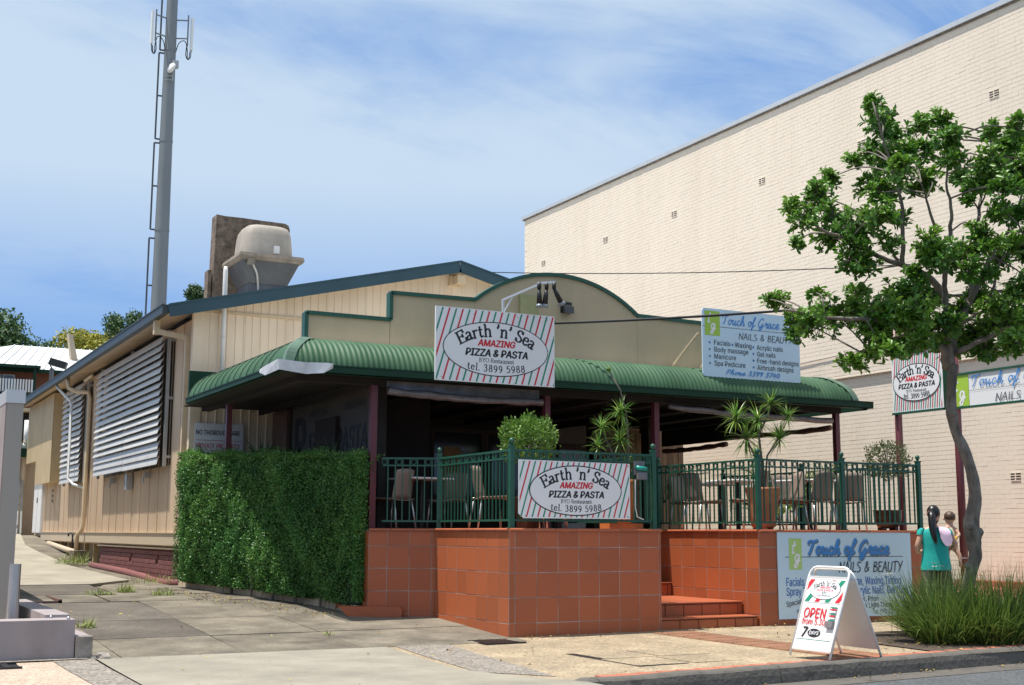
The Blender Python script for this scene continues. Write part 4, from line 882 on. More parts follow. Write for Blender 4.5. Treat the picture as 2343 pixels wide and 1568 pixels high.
class Sign:
    """flat print laid on a board: fr = (origin lower left, u, v, n)"""
    def __init__(s, fr, depth): s.fr = fr; s.b = MB(); s.z = .0015
    def poly(s, p, m, lvl=0): s.b.flat(p, s.fr, s.z + lvl * .0012, m)
    def sans(s, t, x, y, size, m, align='L', lvl=3, offset=0.0, shear=0.0, sx=1.0, rot=0.0):
        vs, fs = sans(t, size, offset, shear, sx); bold = offset; xm = max(v[0] for v in vs); dx = {'L': 0, 'C': -xm / 2, 'R': -xm}[align]; ca, sa = math.cos(rot), math.sin(rot)
        o, u, v, n = s.fr
        for k_, (bx_, by_) in enumerate(((0, 0), (-1, 0), (1, 0), (0, .6), (0, -.6)) if bold > 0 else ((0, 0),)):
            s.b.add([o + u * (x + (a + dx + bx_ * bold * size) * ca - (b_ + by_ * bold * size) * sa) + v * (y + (a + dx + bx_ * bold * size) * sa + (b_ + by_ * bold * size) * ca) + n * (s.z + lvl * .0012 + k_ * 2e-5) for a, b_ in vs], fs, m)
    def stroke(s, font, t, x, y, size, m, align='L', lvl=3, rot=0.0, fit=None, **kw):
        qs, w_ = stroke(font, t, size, **kw); k = 1.0
        if fit: k = fit / w_; w_ = fit
        dx = {'L': 0, 'C': -w_ / 2, 'R': -w_}[align]; ca, sa = math.cos(rot), math.sin(rot); o, u, v, n = s.fr
        for i, q in enumerate(qs): s.b.add([o + u * (x + (a * k + dx) * ca - b_ * sa) + v * (y + (a * k + dx) * sa + b_ * ca) + n * (s.z + lvl * .0012 + i * 1.2e-5) for a, b_ in q], [(0, 1, 2, 3)], m)
        return w_
def clip(poly, w, h):
    def cut(p, f, g):
        o = []
        for i in range(len(p)):
            a, c = p[i - 1], p[i]; fa, fc = f(a), f(c)
            if (fa >= 0) != (fc >= 0): t = fa / (fa - fc); o.append((a[0] + (c[0] - a[0]) * t, a[1] + (c[1] - a[1]) * t))
            if fc >= 0: o.append(c)
        return o
    for f in (lambda q: q[0], lambda q: w - q[0], lambda q: q[1], lambda q: h - q[1]):
        if poly: poly = cut(poly, f, None)
    return poly
def earth_sea(s, w, h, pitch, sw, slant, small=False, oval=(.5, .47, .442, .375), m=.03):
    k = 0; x = -h * slant - pitch
    while x < w + pitch:
        p = clip([(x - m, 0), (x + sw - m, 0), (x + sw + (h - 2 * m) * slant - m, h - 2 * m), (x + (h - 2 * m) * slant - m, h - 2 * m)], w - 2 * m, h - 2 * m)
        if p: s.poly([(a + m, c + m) for a, c in p], 'red_print' if k % 2 else 'green_print', 0)
        x += pitch; k += 1
    cx_, cy_, rx, ry = oval[0] * w, oval[1] * h, oval[2] * w, oval[3] * h
    s.poly(ell(cx_, cy_, rx, ry, 0, 355, 71), 'ink', 1); s.poly(ell(cx_, cy_, rx - .014, ry - .014, 0, 355, 71), 'sign_white', 2)
    if small: return cx_, cy_, rx, ry
    # arched title, letters turned one by one
    t = "Earth 'n' Sea"; SZ = ry * .62; R = rx * 1.02; tot = sum((SERIF.get(c, (.26, 0))[0]) for c in t); a = 0
    span = math.radians(104)
    for ch in t:
        adv = SERIF.get(ch, (.26, 0))[0]; th = -span / 2 + span * (a + adv / 2) / tot; a += adv
        ex, ey = cx_ + rx * .86 * math.sin(th), cy_ - ry * .52 + ry * .98 * math.cos(th)
        rot = -math.atan2(ry * .98 * math.sin(th), rx * .86 * math.cos(th))
        if ch != ' ': s.stroke(SERIF, ch, ex, ey, SZ, 'ink', 'C', rot=rot, thick=.135, thin=.075, sx=.96)
    s.sans('AMAZING', cx_, cy_ + ry * .09, ry * .335, 'red_print', 'C', offset=.055, shear=.22, sx=.98)
    s.sans('PIZZA & PASTA', cx_, cy_ - ry * .28, ry * .365, 'ink', 'C', offset=.055, shear=.2, sx=.98)
    s.stroke(SERIF, 'BYO Restaurant', cx_, cy_ - ry * .50, ry * .21, 'ink', 'C', thick=.10, thin=.055)
    # telephone line on a slight upward curve
    t = 'tel. 3899 5988'; tot = sum(SERIF.get(c, (.26, 0))[0] for c in t); W_ = rx * 1.12; a = 0
    for ch in t:
        adv = SERIF.get(ch, (.26, 0))[0]; q = (a + adv / 2) / tot - .5; a += adv
        if ch != ' ': s.stroke(SERIF, ch, cx_ + W_ * q, cy_ - ry * .84 + ry * .28 * q * q, ry * .36, 'ink', 'C', rot=.28 * ry / W_ * 2 * q, thick=.115, thin=.06)
    return cx_, cy_, rx, ry
FX = lambda x, y, z: (V((x, y, z)), V((1, 0, 0)), V((0, 0, 1)), V((0, -1, 0)))
FY = lambda x, y, z: (V((x, y, z)), V((0, -1, 0)), V((0, 0, 1)), V((-1, 0, 0)))
def screw_heads(pts, fr, parent, mt='grey_metal'):
    for x, y in pts: b = MB(); b.prism(ell(x, y, .009, .009, 0, 315, 7), fr, .006); build('screw', b, mt, parent)

# banner above the gutter
W_, H_ = 1.92, 1.05; o = (7.29, 15.99, 3.38)
sg = thing('striped_sign', 'large red and green striped pizza sign standing above the gutter', 'sign', o, 'striped pizza signs')
b = MB(); b.box((o[0], o[1], o[2]), (o[0] + W_, o[1] + .03, o[2] + H_)); build('board', b, 'sign_white', sg)
s = Sign(FX(*o), .03); earth_sea(s, W_, H_, .105, .026, .30, m=.012); build('print', s.b, None, sg)
screw_heads([(.1, .98), (.6, .98), (1.3, .99), (1.8, .99), (.1, .05), (1.82, .05), (.15, .4), (1.8, .5)], FX(*o), sg)
b = MB()
for x in (7.6, 8.9): b.bar((x, 16.02, 4.2), (x, 16.6, 3.95), .03); b.bar((x, 16.03, 3.5), (x, 16.03, 4.35), .03)
build('bracket', b, 'grey_metal', sg)
# banner on the balustrade
W_, H_ = 1.625, .715; o = (7.40, 13.735, 1.452)
sg = thing('striped_sign', 'striped pizza banner wired to the green balustrade over the tiled terrace', 'sign', o, 'striped pizza signs')
b = MB(); b.prism([(.07, 0), (W_, 0), (W_, H_ - .012), (0, H_), (0, .055)], FX(o[0], o[1] + .006, o[2]), .006); build('board', b, 'sign_white', sg)
s = Sign(FX(*o), .0); earth_sea(s, W_, H_, .079, .020, .30, oval=(.505, .485, .415, .44), m=.015); build('print', s.b, None, sg)
screw_heads([(.06, H_ - .03), (W_ - .03, H_ - .04), (.1, .03), (W_ - .04, .03)], FX(*o), sg)

# beauty sign on the awning
def tg_logo(s, x, y, w, h, mt, white='sign_white'):
    s.poly([(x, y), (x + w, y), (x + w, y + h), (x, y + h)], mt, 1)
    s.stroke(SCRIPT, 't', x + w * .16, y + h * .52, h * .55, white, lvl=2, thick=.10, slant=.12); s.stroke(SCRIPT, 'g', x + w * .38, y + h * .24, h * .62, white, lvl=2, thick=.10, slant=.1)
def star(s, x, y, r, m): s.poly([(x + (r if i % 2 == 0 else r * .42) * math.sin(math.pi * i / 5), y + (r if i % 2 == 0 else r * .42) * math.cos(math.pi * i / 5)) for i in range(10)], m, 2)
W_, H_ = 2.0, 1.11; o = (12.10, 16.27, 3.755)
sg = thing('beauty_sign', 'pale blue nail and beauty sign with price list standing on the awning', 'sign', o)
cn = [(.05, 0), (W_ - .02, 0), (W_, .02), (W_, H_ - .05), (W_ - .05, H_), (.05, H_), (.015, H_ - .015), (0, H_ - .05), (0, .05), (.015, .015)]
b = MB(); b.prism(cn, FX(o[0], o[1] + .02, o[2]), .02); build('board', b, 'sign_blue', sg)
s = Sign(FX(*o), .02); s.fr = FX(o[0], o[1], o[2])
tg_logo(s, .05, .67, .30, .40, 'lime_print'); s.poly([(.35, .815), (1.95, .815), (1.95, .822), (.35, .822)], 'ink_grey', 1); s.poly([(.0, .815), (.05, .815), (.05, .822), (.0, .822)], 'ink_grey', 1)
s.stroke(SCRIPT, 'Touch of Grace', .39, .87, .215, 'script_blue', thick=.07, slant=.18, fit=1.18)
s.stroke(HAND, 'NAILS & BEAUTY', .72, .645, .15, 'ink_grey', thick=.06, slant=.05, fit=1.12)
for i, t in enumerate(('Facials', 'Body massage', 'Manicure', 'Spa Pedicure')): star(s, .14, .555 - i * .112, .028, 'royal_blue'); s.sans(t, .22, .52 - i * .112, .115, 'ink_grey', sx=.92, offset=.006)
star(s, .595, .545, .028, 'royal_blue'); s.sans('Waxing', .64, .51, .115, 'ink_grey', sx=.9, offset=.01)
for i, t in enumerate(('Acrylic nails', 'Gel nails', 'Free-hand designs', 'Airbrush designs')): star(s, 1.02, .535 - i * .11, .028, 'royal_blue'); s.sans(t, 1.09, .50 - i * .11, .112, 'ink_grey', sx=.9, offset=.006)
s.stroke(SCRIPT, 'Phone 3399 3740', .45, .055, .115, 'script_blue', thick=.09, slant=.2, fit=1.1); build('print', s.b, None, sg)
for x in (12.05, 12.6, 13.6): b = MB(); b.bar((x, 16.32, 4.45), (x - .15, 16.85, 3.95), .028); build('strut', b, 'stucco', sg)
# beauty sign on the terrace wall
W_, H_ = 2.46, 1.175; o = (11.40, 13.728, .130)
sg = thing('beauty_sign', 'wide pale blue beauty sign fixed to the tiled terrace wall', 'sign', o)
b = MB(); b.box((o[0], o[1], o[2]), (o[0] + W_, o[1] + .008, o[2] + H_)); build('board', b, 'sign_blue', sg)
s = Sign(FX(*o), .008); tg_logo(s, .20, .66, .22, .42, 'lime_pale')
s.poly([(.13, .825), (.20, .825), (.20, .833), (.13, .833)], 'ink', 1); s.poly([(.42, .825), (2.3, .825), (2.3, .833), (.42, .833)], 'ink', 1)
s.stroke(SCRIPT, 'Touch of Grace', .515, .845, .27, 'shadow_print', thick=.115, slant=.25, fit=1.52, lvl=2); s.stroke(SCRIPT, 'Touch of Grace', .50, .865, .27, 'script_blue', thick=.105, slant=.25, fit=1.52, lvl=4)
s.stroke(HAND, 'NAILS & BEAUTY', 1.07, .615, .20, 'ink', thick=.07, slant=.12, fit=1.2)
s.sans('Facials, Treatments, Massage, Waxing,Tinting', .13, .44, .155, 'royal_blue', sx=.66, offset=.008); s.sans('Spray Tanning, Manicure, Acrylic Nails, Gel Nails', .13, .31, .155, 'royal_blue', sx=.66, offset=.008)
s.sans('Specializing', .13, .10 + .06, .10, 'ink_grey', sx=.8, offset=.008, rot=.16); s.sans('in:', .31, .075, .08, 'ink_grey', sx=.8, offset=.006, rot=.16)
s.sans('leor, Priori', 1.40, .21, .105, 'ink_grey', sx=.82, offset=.008); s.sans('nilux Light Therapy', 1.40, .12, .105, 'ink_grey', sx=.82, offset=.008); s.sans('ba', 1.50, .03, .09, 'ink_grey', sx=.8); s.sans('Tel: (07) 3399 3740', 1.68, .03, .095, 'ink_grey', sx=.72); build('print', s.b, None, sg)
# signs on maroon poles, square to the street
PX2 = 14.98
pl = thing('sign_pole', 'maroon steel pole holding the inner end of the striped street sign', 'pole', (15.0, 15.05, .1), 'maroon sign poles')
b = MB(); b.tube([(15.05, 15.05, zg(15, 15) - .1), (15.05, 15.05, 4.55)], .058, 12); build('shaft', b, 'maroon_post', pl, smooth=True)
p2 = thing('sign_pole', 'maroon steel pole standing beside the woman and the tree trunk', 'pole', (15.0, 13.74, .1), 'maroon sign poles')
b = MB(); b.tube([(PX2, 13.77, zg(15, 13.7) - .1), (PX2, 13.77, 4.5)], .058, 12); build('shaft', b, 'maroon_post', p2, smooth=True); b = MB(); b.tube([(PX2, 13.77, .92), (PX2, 13.77, .935)], .0605, 12); build('weld_band', b, 'lavender', p2)
W_, H_ = 1.06, .98; o = (14.94, 15.05, 3.185)
sg = thing('striped_sign', 'small striped pizza sign hung between the maroon poles', 'sign', o, 'striped pizza signs')
b = MB(); b.box((14.945, 15.05 - W_, o[2]), (14.99, 15.05, o[2] + H_)); build('board', b, 'sign_white', sg)
s = Sign(FY(*o), .0); earth_sea(s, W_, H_, .047, .013, .12, oval=(.49, .47, .47, .305), m=.03); build('print', s.b, None, sg)
b = MB(); b.box((14.925, 15.05 - W_, o[2] - .02), (15.0, 15.06, o[2] + .012)); b.box((14.925, 15.05 - W_, o[2] + H_ - .03), (15.0, 15.06, o[2] + H_)); build('frame', b, 'green_paint', sg)
b = MB(); b.tube([(14.97, 15.05, o[2] + H_ + .05), (14.97, 14.2, o[2] + H_ + .055)], .04, 8); build('lamp_tube', b, 'grey_metal', sg)
b = MB(); b.box((14.93, 13.87, 3.16), (15.06, 13.97, 4.0)); build('side_box', b, 'dark_green', sg)
W_, H_ = 2.5, .50; o = (14.94, 13.85, 3.17)
sg = thing('beauty_sign', 'long white and lime beauty sign behind the tree trunk', 'sign', o)
b = MB(); b.box((14.945, 13.85 - W_, o[2]), (14.99, 13.85, o[2] + H_)); build('board', b, 'sign_white', sg)
b = MB(); b.box((14.925, 13.85 - W_, o[2] - .02), (15.0, 13.86, o[2] + .012)); b.box((14.925, 13.85 - W_, o[2] + H_ - .012), (15.0, 13.86, o[2] + H_ + .02)); b.box((14.925, 13.84, o[2]), (15.0, 13.86, o[2] + H_)); build('frame', b, 'green_paint', sg)
s = Sign(FY(*o), .0); s.poly([(.03, .015), (.36, .015), (.36, .485), (.03, .485)], 'lime_print', 0); s.stroke(SCRIPT, 't', .08, .25, .27, 'sign_white', lvl=2, thick=.1); s.stroke(SCRIPT, 'g', .18, .12, .30, 'sign_white', lvl=2, thick=.1)
s.poly([(.36, .235), (W_ - .05, .235), (W_ - .05, .240), (.36, .240)], 'ink_grey', 1); s.stroke(SCRIPT, 'Touch of Grace', .40, .29, .24, 'script_blue', thick=.062, slant=.16, fit=1.55); s.stroke(HAND, 'NAILS & BEAUTY', .84, .04, .16, 'ink_grey', thick=.06, slant=.1, fit=1.35); build('print', s.b, None, sg)
# notice on the gable wall
o = (5.44, 21.90, 2.22); W_, H_ = .86, .92
sg = thing('notice_board', 'white no thoroughfare notice behind the hedge and maroon post', 'sign', o)
b = MB(); b.box((o[0], o[1], o[2]), (o[0] + W_, o[1] + .01, o[2] + H_)); build('board', b, 'sign_white', sg)
s = Sign(FX(*o), .01); s.sans('NO THOROUGHFARE', .02, .72, .115, 'ink', sx=.70, offset=.014); s.poly([(.03, .62), (.84, .62), (.84, .628), (.03, .628)], 'red_print', 1)
s.sans('PRIVATE PROPERTY', .02, .49, .115, 'red_print', sx=.72, offset=.012); s.poly([(.03, .45), (.84, .45), (.84, .458), (.03, .458)], 'red_print', 1)
s.sans('PATRONS PARKING', .43, .32, .115, 'ink', 'C', sx=.72, offset=.012); s.sans('ONLY', .43, .18, .115, 'ink', 'C', sx=.9, offset=.012); build('print', s.b, None, sg)
# painted lettering on the kiosk wall
s = Sign(FY(6.848, 20.75, 2.1), .0); s.z = .003
s.sans('P', .0, .28, 1.1, 'ink', sx=.95, offset=.03); s.sans('IZZA', .72, .40, .52, 'ink', sx=.8, offset=.03, shear=.1); s.sans('PASTA', 2.05, .40, .52, 'ink', sx=.8, offset=.03, shear=.1); s.sans('AMAZING', .75, 1.02, .2, 'ink_grey', shear=.2); s.sans('AMAZING', 2.35, 1.02, .2, 'ink_grey', shear=.2)
for i in range(3): s.poly([(.62, .90 + i * .035), (3.5, .90 + i * .035), (3.5, .905 + i * .035), (.62, .905 + i * .035)], 'ink_grey', 0); s.poly([(.62, .24 + i * .035), (3.5, .24 + i * .035), (3.5, .245 + i * .035), (.62, .245 + i * .035)], 'ink_grey', 0)
build('painted_lettering', s.b, None, kw)

# A-frame board
ab = thing('sandwich_board', 'white folding pavement board reading OPEN from 5.30 by the kerb', 'sign board', (9.1, 10.1, .03))
def panel_frame(bx, tx, y0, y1, z0, z1):
    """leg frame leaning from foot x=bx to top x=tx"""
    b = MB(); n_ = 5; k = lambda z: bx + (tx - bx) * (z - z0) / (z1 - z0)
    rr = .09; pts = [(k(z0), y0, z0)] + [(k(z1 - rr), y0, z1 - rr)] + [(k(z1 - rr + rr * math.sin(a)), y0 + (y1 - y0 > 0 and 1 or -1) * rr * (1 - math.cos(a)), z1 - rr + rr * math.sin(a)) for a in (math.pi / 6, math.pi / 3, math.pi / 2)]
    sg_ = 1 if y1 > y0 else -1
    pts += [(k(z1 - rr + rr * math.sin(a)), y1 - sg_ * rr * (1 - math.cos(a)), z1 - rr + rr * math.sin(a)) for a in (math.pi / 2, math.pi / 3, math.pi / 6)] + [(k(z1 - rr), y1, z1 - rr), (k(z0), y1, z0)]
    b.tube(pts, .013, 8); return b, k
g = .045; AZ = g + .89
b, kf = panel_frame(8.78, 9.10, 10.42, 9.83, g, AZ); build('front_frame', b, 'white_paint', ab, smooth=True)
b, kb = panel_frame(9.50, 9.15, 10.46, 9.87, g - .005, AZ - .02); build('rear_frame', b, 'white_paint', ab, smooth=True)
def lean(k, za, zb, ya, yb, name, off):
    b = MB(); xa, xb = k(za), k(zb); b.add([(xa + off, ya, za), (xa + off, yb, za), (xb + off, yb, zb), (xb + off, ya, zb), (xa + off + .006, ya, za), (xa + off + .006, yb, za), (xb + off + .006, yb, zb), (xb + off + .006, ya, zb)], [(0, 1, 2, 3), (7, 6, 5, 4), (0, 4, 5, 1), (1, 5, 6, 2), (2, 6, 7, 3), (3, 7, 4, 0)]); return build(name, b, 'white_paint', ab)
lean(kf, g + .07, g + .785, 10.41, 9.84, 'front_panel', -.003); lean(kb, g + .07, g + .77, 10.45, 9.88, 'rear_panel', -.003)
b = MB(); b.bar((kf(g + .79), 10.41, g + .79), (kf(g + .79), 9.84, g + .79), .016); build('cross_rail', b, 'white_paint', ab); b = MB(); b.bar((kf(g + .07), 10.41, g + .07), (kf(g + .07), 9.84, g + .07), .016); build('cross_rail', b, 'white_paint', ab)
p0_ = V((kf(g + .07) - .005, 10.405, g + .07)); vv = (V((kf(g + .785) - .005, 10.405, g + .785)) - p0_); hh = vv.length; vv.normalize(); uu = V((0, -1, 0)); s = Sign((p0_, uu, vv, uu.cross(vv)), .0); s.z = .001
W_ = .56
class Sub:
    pass
top_h = .27
s.poly([(.01, hh - top_h), (W_ - .01, hh - top_h), (W_ - .01, hh - top_h + .003), (.01, hh - top_h + .003)], 'ink_grey', 0)
k = 0; x = -.45
while x < W_:
    for mm, dx in (('red_print', 0), ('green_print', .15)):
        p = clip([(x + dx, 0), (x + dx + .065, 0), (x + dx + .065 + .25 * .75, .25), (x + dx + .25 * .75, .25)], W_ - .02, .235)
        if p: s.poly([(a + .01, c + hh - top_h + .012) for a, c in p], mm, 0)
    x += .30
cx_, cy_ = W_ * .5, hh - .125; s.poly(ell(cx_, cy_, .225, .108, 0, 354, 59), 'ink', 1); s.poly(ell(cx_, cy_, .221, .104, 0, 354, 59), 'sign_white', 2)
t = "Earth 'n' Sea"; tot = sum(SERIF.get(c, (.26, 0))[0] for c in t); a = 0
for ch in t:
    adv = SERIF.get(ch, (.26, 0))[0]; th = math.radians(108) * ((a + adv / 2) / tot - .5); a += adv
    if ch != ' ': s.stroke(SERIF, ch, cx_ + .19 * math.sin(th), cy_ - .06 + .10 * math.cos(th), .068, 'ink', 'C', rot=-math.atan2(.10 * math.sin(th), .19 * math.cos(th)), thick=.13, thin=.07)
s.sans('AMAZING', cx_, cy_ + .008, .034, 'red_print', 'C', offset=.02, shear=.2); s.sans('PIZZA & PASTA', cx_, cy_ - .022, .034, 'red_print', 'C', offset=.02, shear=.2); s.stroke(SERIF, 'BYO', cx_, cy_ - .052, .036, 'ink', 'C', thick=.11, thin=.06); s.sans('Family Restaurant', cx_, cy_ - .074, .026, 'ink', 'C')
s.sans('OPEN', .045, hh * .44, .142, 'red_print', offset=.022, sx=.90); s.sans('from 5.30', .05, hh * .345, .092, 'red_print', offset=.014, sx=.84)
s.sans('7', .075, hh * .175, .145, 'ink', offset=.035, shear=.12); s.poly(ell(.265, hh * .235, .095, .044, 0, 350, 35), 'ink', 1); s.sans('DAYS', .265, hh * .235 - .019, .054, 'sign_white', 'C', offset=.02, shear=.12); s.poly([(.02, hh * .14), (W_ - .03, hh * .14), (W_ - .03, hh * .14 + .005), (.02, hh * .14 + .005)], 'green_print', 0)
build('print', s.b, None, ab)
b = MB(); o_, u_, v_, n_ = s.fr; b.prism([(.43, hh * .31), (.53, hh * .31), (.53, hh * .40), (.43, hh * .40)], (o_, u_, v_, n_), .03); hd = build('leaflet_holder', b, 'clear_plastic', ab)
b = MB()
for i in range(9):
    y_ = hh * .38 + i * .022; b.prism([(.435 + .005 * (i % 2), y_), (.525, y_), (.525, y_ + .012), (.435, y_ + .012)], (o_ + n_ * .012, u_, v_, n_), .006, ('red_print', 'green_print', 'sign_white')[i % 3])
build('leaflet', b, None, hd)

# ================================================================== FURNITURE
def make_chair():
    t = thing('cafe_chair', 'x', 'chair')
    b = MB(); n = 6
    # curved back shell: grid
    def grid(f, nu, nv, th, name):
        vs = []; fs = []
        for i in range(nu + 1):
            for j in range(nv + 1): vs.append(f(i / nu, j / nv))
        m_ = nv + 1; fs = [(i * m_ + j, (i + 1) * m_ + j, (i + 1) * m_ + j + 1, i * m_ + j + 1) for i in range(nu) for j in range(nv)]
        me_ = MB(); me_.add(vs, fs); o = build(name, me_, 'chair_shell', t, smooth=True); md = o.modifiers.new('solid', 'SOLIDIFY'); md.thickness = th; md.offset = 0; return o
    grid(lambda u, v: ((u - .5) * .43 * (1 - .08 * v), .20 + .07 * v - .05 * (2 * u - 1) ** 2 * 1.0, .44 + .42 * v - (.02 * (2 * u - 1) ** 2 * v)), 8, 6, .012, 'backrest')
    grid(lambda u, v: ((u - .5) * .44, -.22 + .43 * v, .455 - .02 * math.sin(math.pi * u) + .015 * (1 - v) * 0 - .02 * v - (.025 * max(0, .15 - v) / .15)), 6, 6, .014, 'seat')
    for x, y, dx, dy in ((-.19, -.18, -.03, -.03), (.19, -.18, .03, -.03), (-.19, .18, -.03, .07), (.19, .18, .03, .07)):
        b = MB(); b.tube([(x, y, .44), (x + dx, y + dy, 0)], .013, 8); build('leg', b, 'alu', t, smooth=True)
    return t
ch0 = make_chair()
TABS = [('near the doorway', 7.55, 17.75, 0), ('x', 8.6, 16.0, 0)]
def make_table():
    t = thing('cafe_table', 'x', 'table')
    b = MB(); b.box((-.35, -.35, .72), (.35, .35, .75)); o = build('table_top', b, 'table_white', t); md = o.modifiers.new('b', 'BEVEL'); md.width = .012; md.segments = 2
    b = MB(); b.tube([(0, 0, .03), (0, 0, .72)], .035, 10); build('pedestal', b, 'black_metal', t)
    b = MB(); b.box((-.25, -.04, .0), (.25, .04, .03)); b.box((-.04, -.25, 0), (.04, .25, .031)); build('foot', b, 'black_metal', t)
    return t
tb0 = make_table(); FZ = PT - .02
chairs = [(7.05, 16.85, 28, 'grey brown chair with its back to the railing by the first maroon post'), (8.0, 17.05, 120, 'grey brown chair tucked beside the white table near the hedge end'), (7.85, 15.35, -100, 'grey brown chair seen side on behind the slanting railing'), (8.28, 14.75, 20, 'grey brown chair behind the left edge of the railing banner'), (8.9, 15.7, 200, 'grey brown chair hidden largely behind the railing banner'),
          (11.6, 14.55, 25, 'brown chair with its back to the railing left of the big terracotta pot'), (11.45, 15.45, -90, 'shaded brown chair beside the stair railing with the white seat edge'), (12.1, 14.35, 75, 'tall backed brown chair right of the big terracotta pot'), (12.75, 15.0, 170, 'brown chair across the white table from the railing'), (13.25, 14.35, -30, 'pale brown chair in sun left of the topiary bowl'), (12.55, 13.98 + .3, 5, 'brown chair pushed under the sunlit white table'), (11.75, 16.2, 180, 'brown chair in shade at the back of the stair side table'), (13.0, 16.0, 100, 'brown chair in the shade under the awning by the palm')]
tables = [(7.55, 17.0, 10, 'white square cafe table in shade behind the left railing'), (8.75, 15.05, 5, 'white square cafe table behind the striped railing banner'), (11.9, 15.2, 0, 'white square cafe table beside the stair railing'), (12.7, 14.55, 12, 'white square cafe table in sun between the pot and the topiary'), (12.4, 16.3, 0, 'white square cafe table at the back under the awning')]
for i, (x, y, a, lb) in enumerate(chairs):
    o = ch0 if i == 0 else dup(ch0, (0, 0, 0), 0); o.location = (x, y, FZ - .002); o.rotation_euler = (0, 0, math.radians(a + 180)); o['label'] = lb; o['group'] = 'brown cafe chairs on the terrace'
for i, (x, y, a, lb) in enumerate(tables):
    o = tb0 if i == 0 else dup(tb0, (0, 0, 0), 0); o.location = (x, y, FZ - .002); o.rotation_euler = (0, 0, math.radians(a)); o['label'] = lb; o['group'] = 'white cafe tables on the terrace'

# ================================================================== PLANTS
def rosette(n, ln, up_=.35):
    d = rdir(n, up_); return d
def pot(name, label, loc, prof_, mt, n=24):
    b = MB(); b.lathe((0, 0, 0), prof_, n); t = thing(name, label, 'plant pot', loc); o = build('pot_body', b, mt, t, smooth=True); o.matrix_parent_inverse = Matrix.Identity(4)
    b = MB(); r_ = prof_[-1][0] * .92; b.lathe((0, 0, prof_[-1][1] - .03), [(r_, -.02), (r_, 0)], n); o = build('soil', b, 'earth', t); o.matrix_parent_inverse = Matrix.Identity(4); return t
p_ = pot('plant_pot', 'large weathered terracotta pot at the terrace corner', (11.50, 14.13, FZ), [(.15, .05), (.17, .07), (.185, .2), (.22, .45), (.245, .56), (.255, .60), (.235, .60)], 'terracotta_pot')
for a in (0, 2.1, 4.2): b = MB(); b.lathe((.12 * math.cos(a), .12 * math.sin(a), 0), [(.03, 0), (.045, .02), (.03, .06)], 8); o = build('pot_foot', b, 'terracotta_pot', p_); o.matrix_parent_inverse = Matrix.Identity(4)
p_ = pot('plant_pot', 'tall orange planter behind the right end of the railing banner', (9.2, 14.12, FZ), [(.10, .09), (.12, .1), (.17, .6), (.185, .66), (.16, .66)], 'orange_pot', 4)
b = MB(); b.box((-.32, -.12, 0), (.2, .12, .09)); o = build('pot_stand', b, 'orange_pot', p_); o.matrix_parent_inverse = Matrix.Identity(4)
p_ = pot('plant_pot', 'dark glazed footed bowl holding the topiary at the terrace end', (13.82, 14.12, FZ), [(.09, .045), (.14, .06), (.19, .13), (.20, .20), (.205, .30), (.215, .315), (.19, .315)], 'brown_glaze')
for a in (.3, 1.9, 3.4, 5.0): b = MB(); b.box((.12 * math.cos(a) - .03, .12 * math.sin(a) - .03, 0), (.12 * math.cos(a) + .03, .12 * math.sin(a) + .03, .07)); o = build('pot_foot', b, 'brown_glaze', p_); o.matrix_parent_inverse = Matrix.Identity(4)
p_ = pot('plant_pot', 'square dark pot under the clipped ball shrub behind the banner', (7.95, 14.5, FZ), [(.16, 0), (.2, .4), (.21, .42), (.18, .42)], 'brown_glaze', 4)

def strap_plant(name, label, base, stems, mt='strap_leaf', leaf=.40, wd=.027, per=62, cat='plant'):
    t = thing(name, label, cat, base); hub = V(base)
    for (pts, r_, heads) in stems:
        b = MB(); b.tube([hub + V(p) for p in pts], [r_ * (1 - .4 * i / (len(pts) - 1)) for i in range(len(pts))], 7); build('stem', b, 'twig', t, smooth=True)
        for h in heads:
            c = hub + V(h[:3]); k = h[3] if len(h) > 3 else 1.0; n_ = int(per * (h[4] if len(h) > 4 else 1)); d = rdir(n_, .45); pos = np.tile(np.array(c), (n_, 1)) + np.array([0, 0, 1]) * rng.uniform(-.05, .05, (n_, 1)) * k
            o = link('leaf_rosette', blade_mesh('leaf_rosette', pos, d, leaf * k * rng.uniform(.7, 1.1, n_), wd * k, rng.uniform(.3, 1.0, n_), rng.uniform(0, 1, n_) ** 1.6, mt), t, kind='stuff')
    return t
strap_plant('dracaena', 'tall branching dracaena with spiky tufts in the terracotta pot', (11.5, 14.13, FZ + .55), [
    ([(0, 0, 0), (.0, .0, .4), (-.03, .02, .8), (.06, -.03, 1.0), (.13, -.07, 1.2)], .02, [(.13, -.07, 1.24, .72), (-.04, .02, 1.0, .85)]),
    ([(.03, 0, 0), (.08, -.02, .5), (.22, -.11, .75), (.32, -.17, .98)], .016, [(.33, -.18, 1.04, .62), (.23, -.12, .74, .8)]),
    ([(-.03, .02, 0), (-.06, 0.02, .4), (-.18, .09, .72), (-.30, .16, .98)], .016, [(-.31, .165, 1.02, .85), (-.19, .10, .74, .95)]),
    ([(0, .05, 0), (.1, .2, .3), (.15, .3, .45)], .014, [(.16, .32, .5, .7)])])
strap_plant('dracaena', 'slim dracaena with a flower bud stalk behind the banner', (9.2, 14.12, FZ + .6), [
    ([(.05, 0, 0), (.06, 0, .5), (.03, .0, .95), (-.06, 0, 1.25), (-.19, 0.08, 1.5)], .015, [(-.04, 0.02, .95, .75)]),
    ([(0, 0, 0), (-.12, 0.05, .35), (-.26, 0.14, .70)], .013, [(-.27, .145, .75, .55), (-.05, .03, .58, .75)]),
    ([(-.05, 0, 0), (-.2, 0.1, .35)], .013, [(-.31, .16, .5, .6), (.1, .05, .25, .7)])])
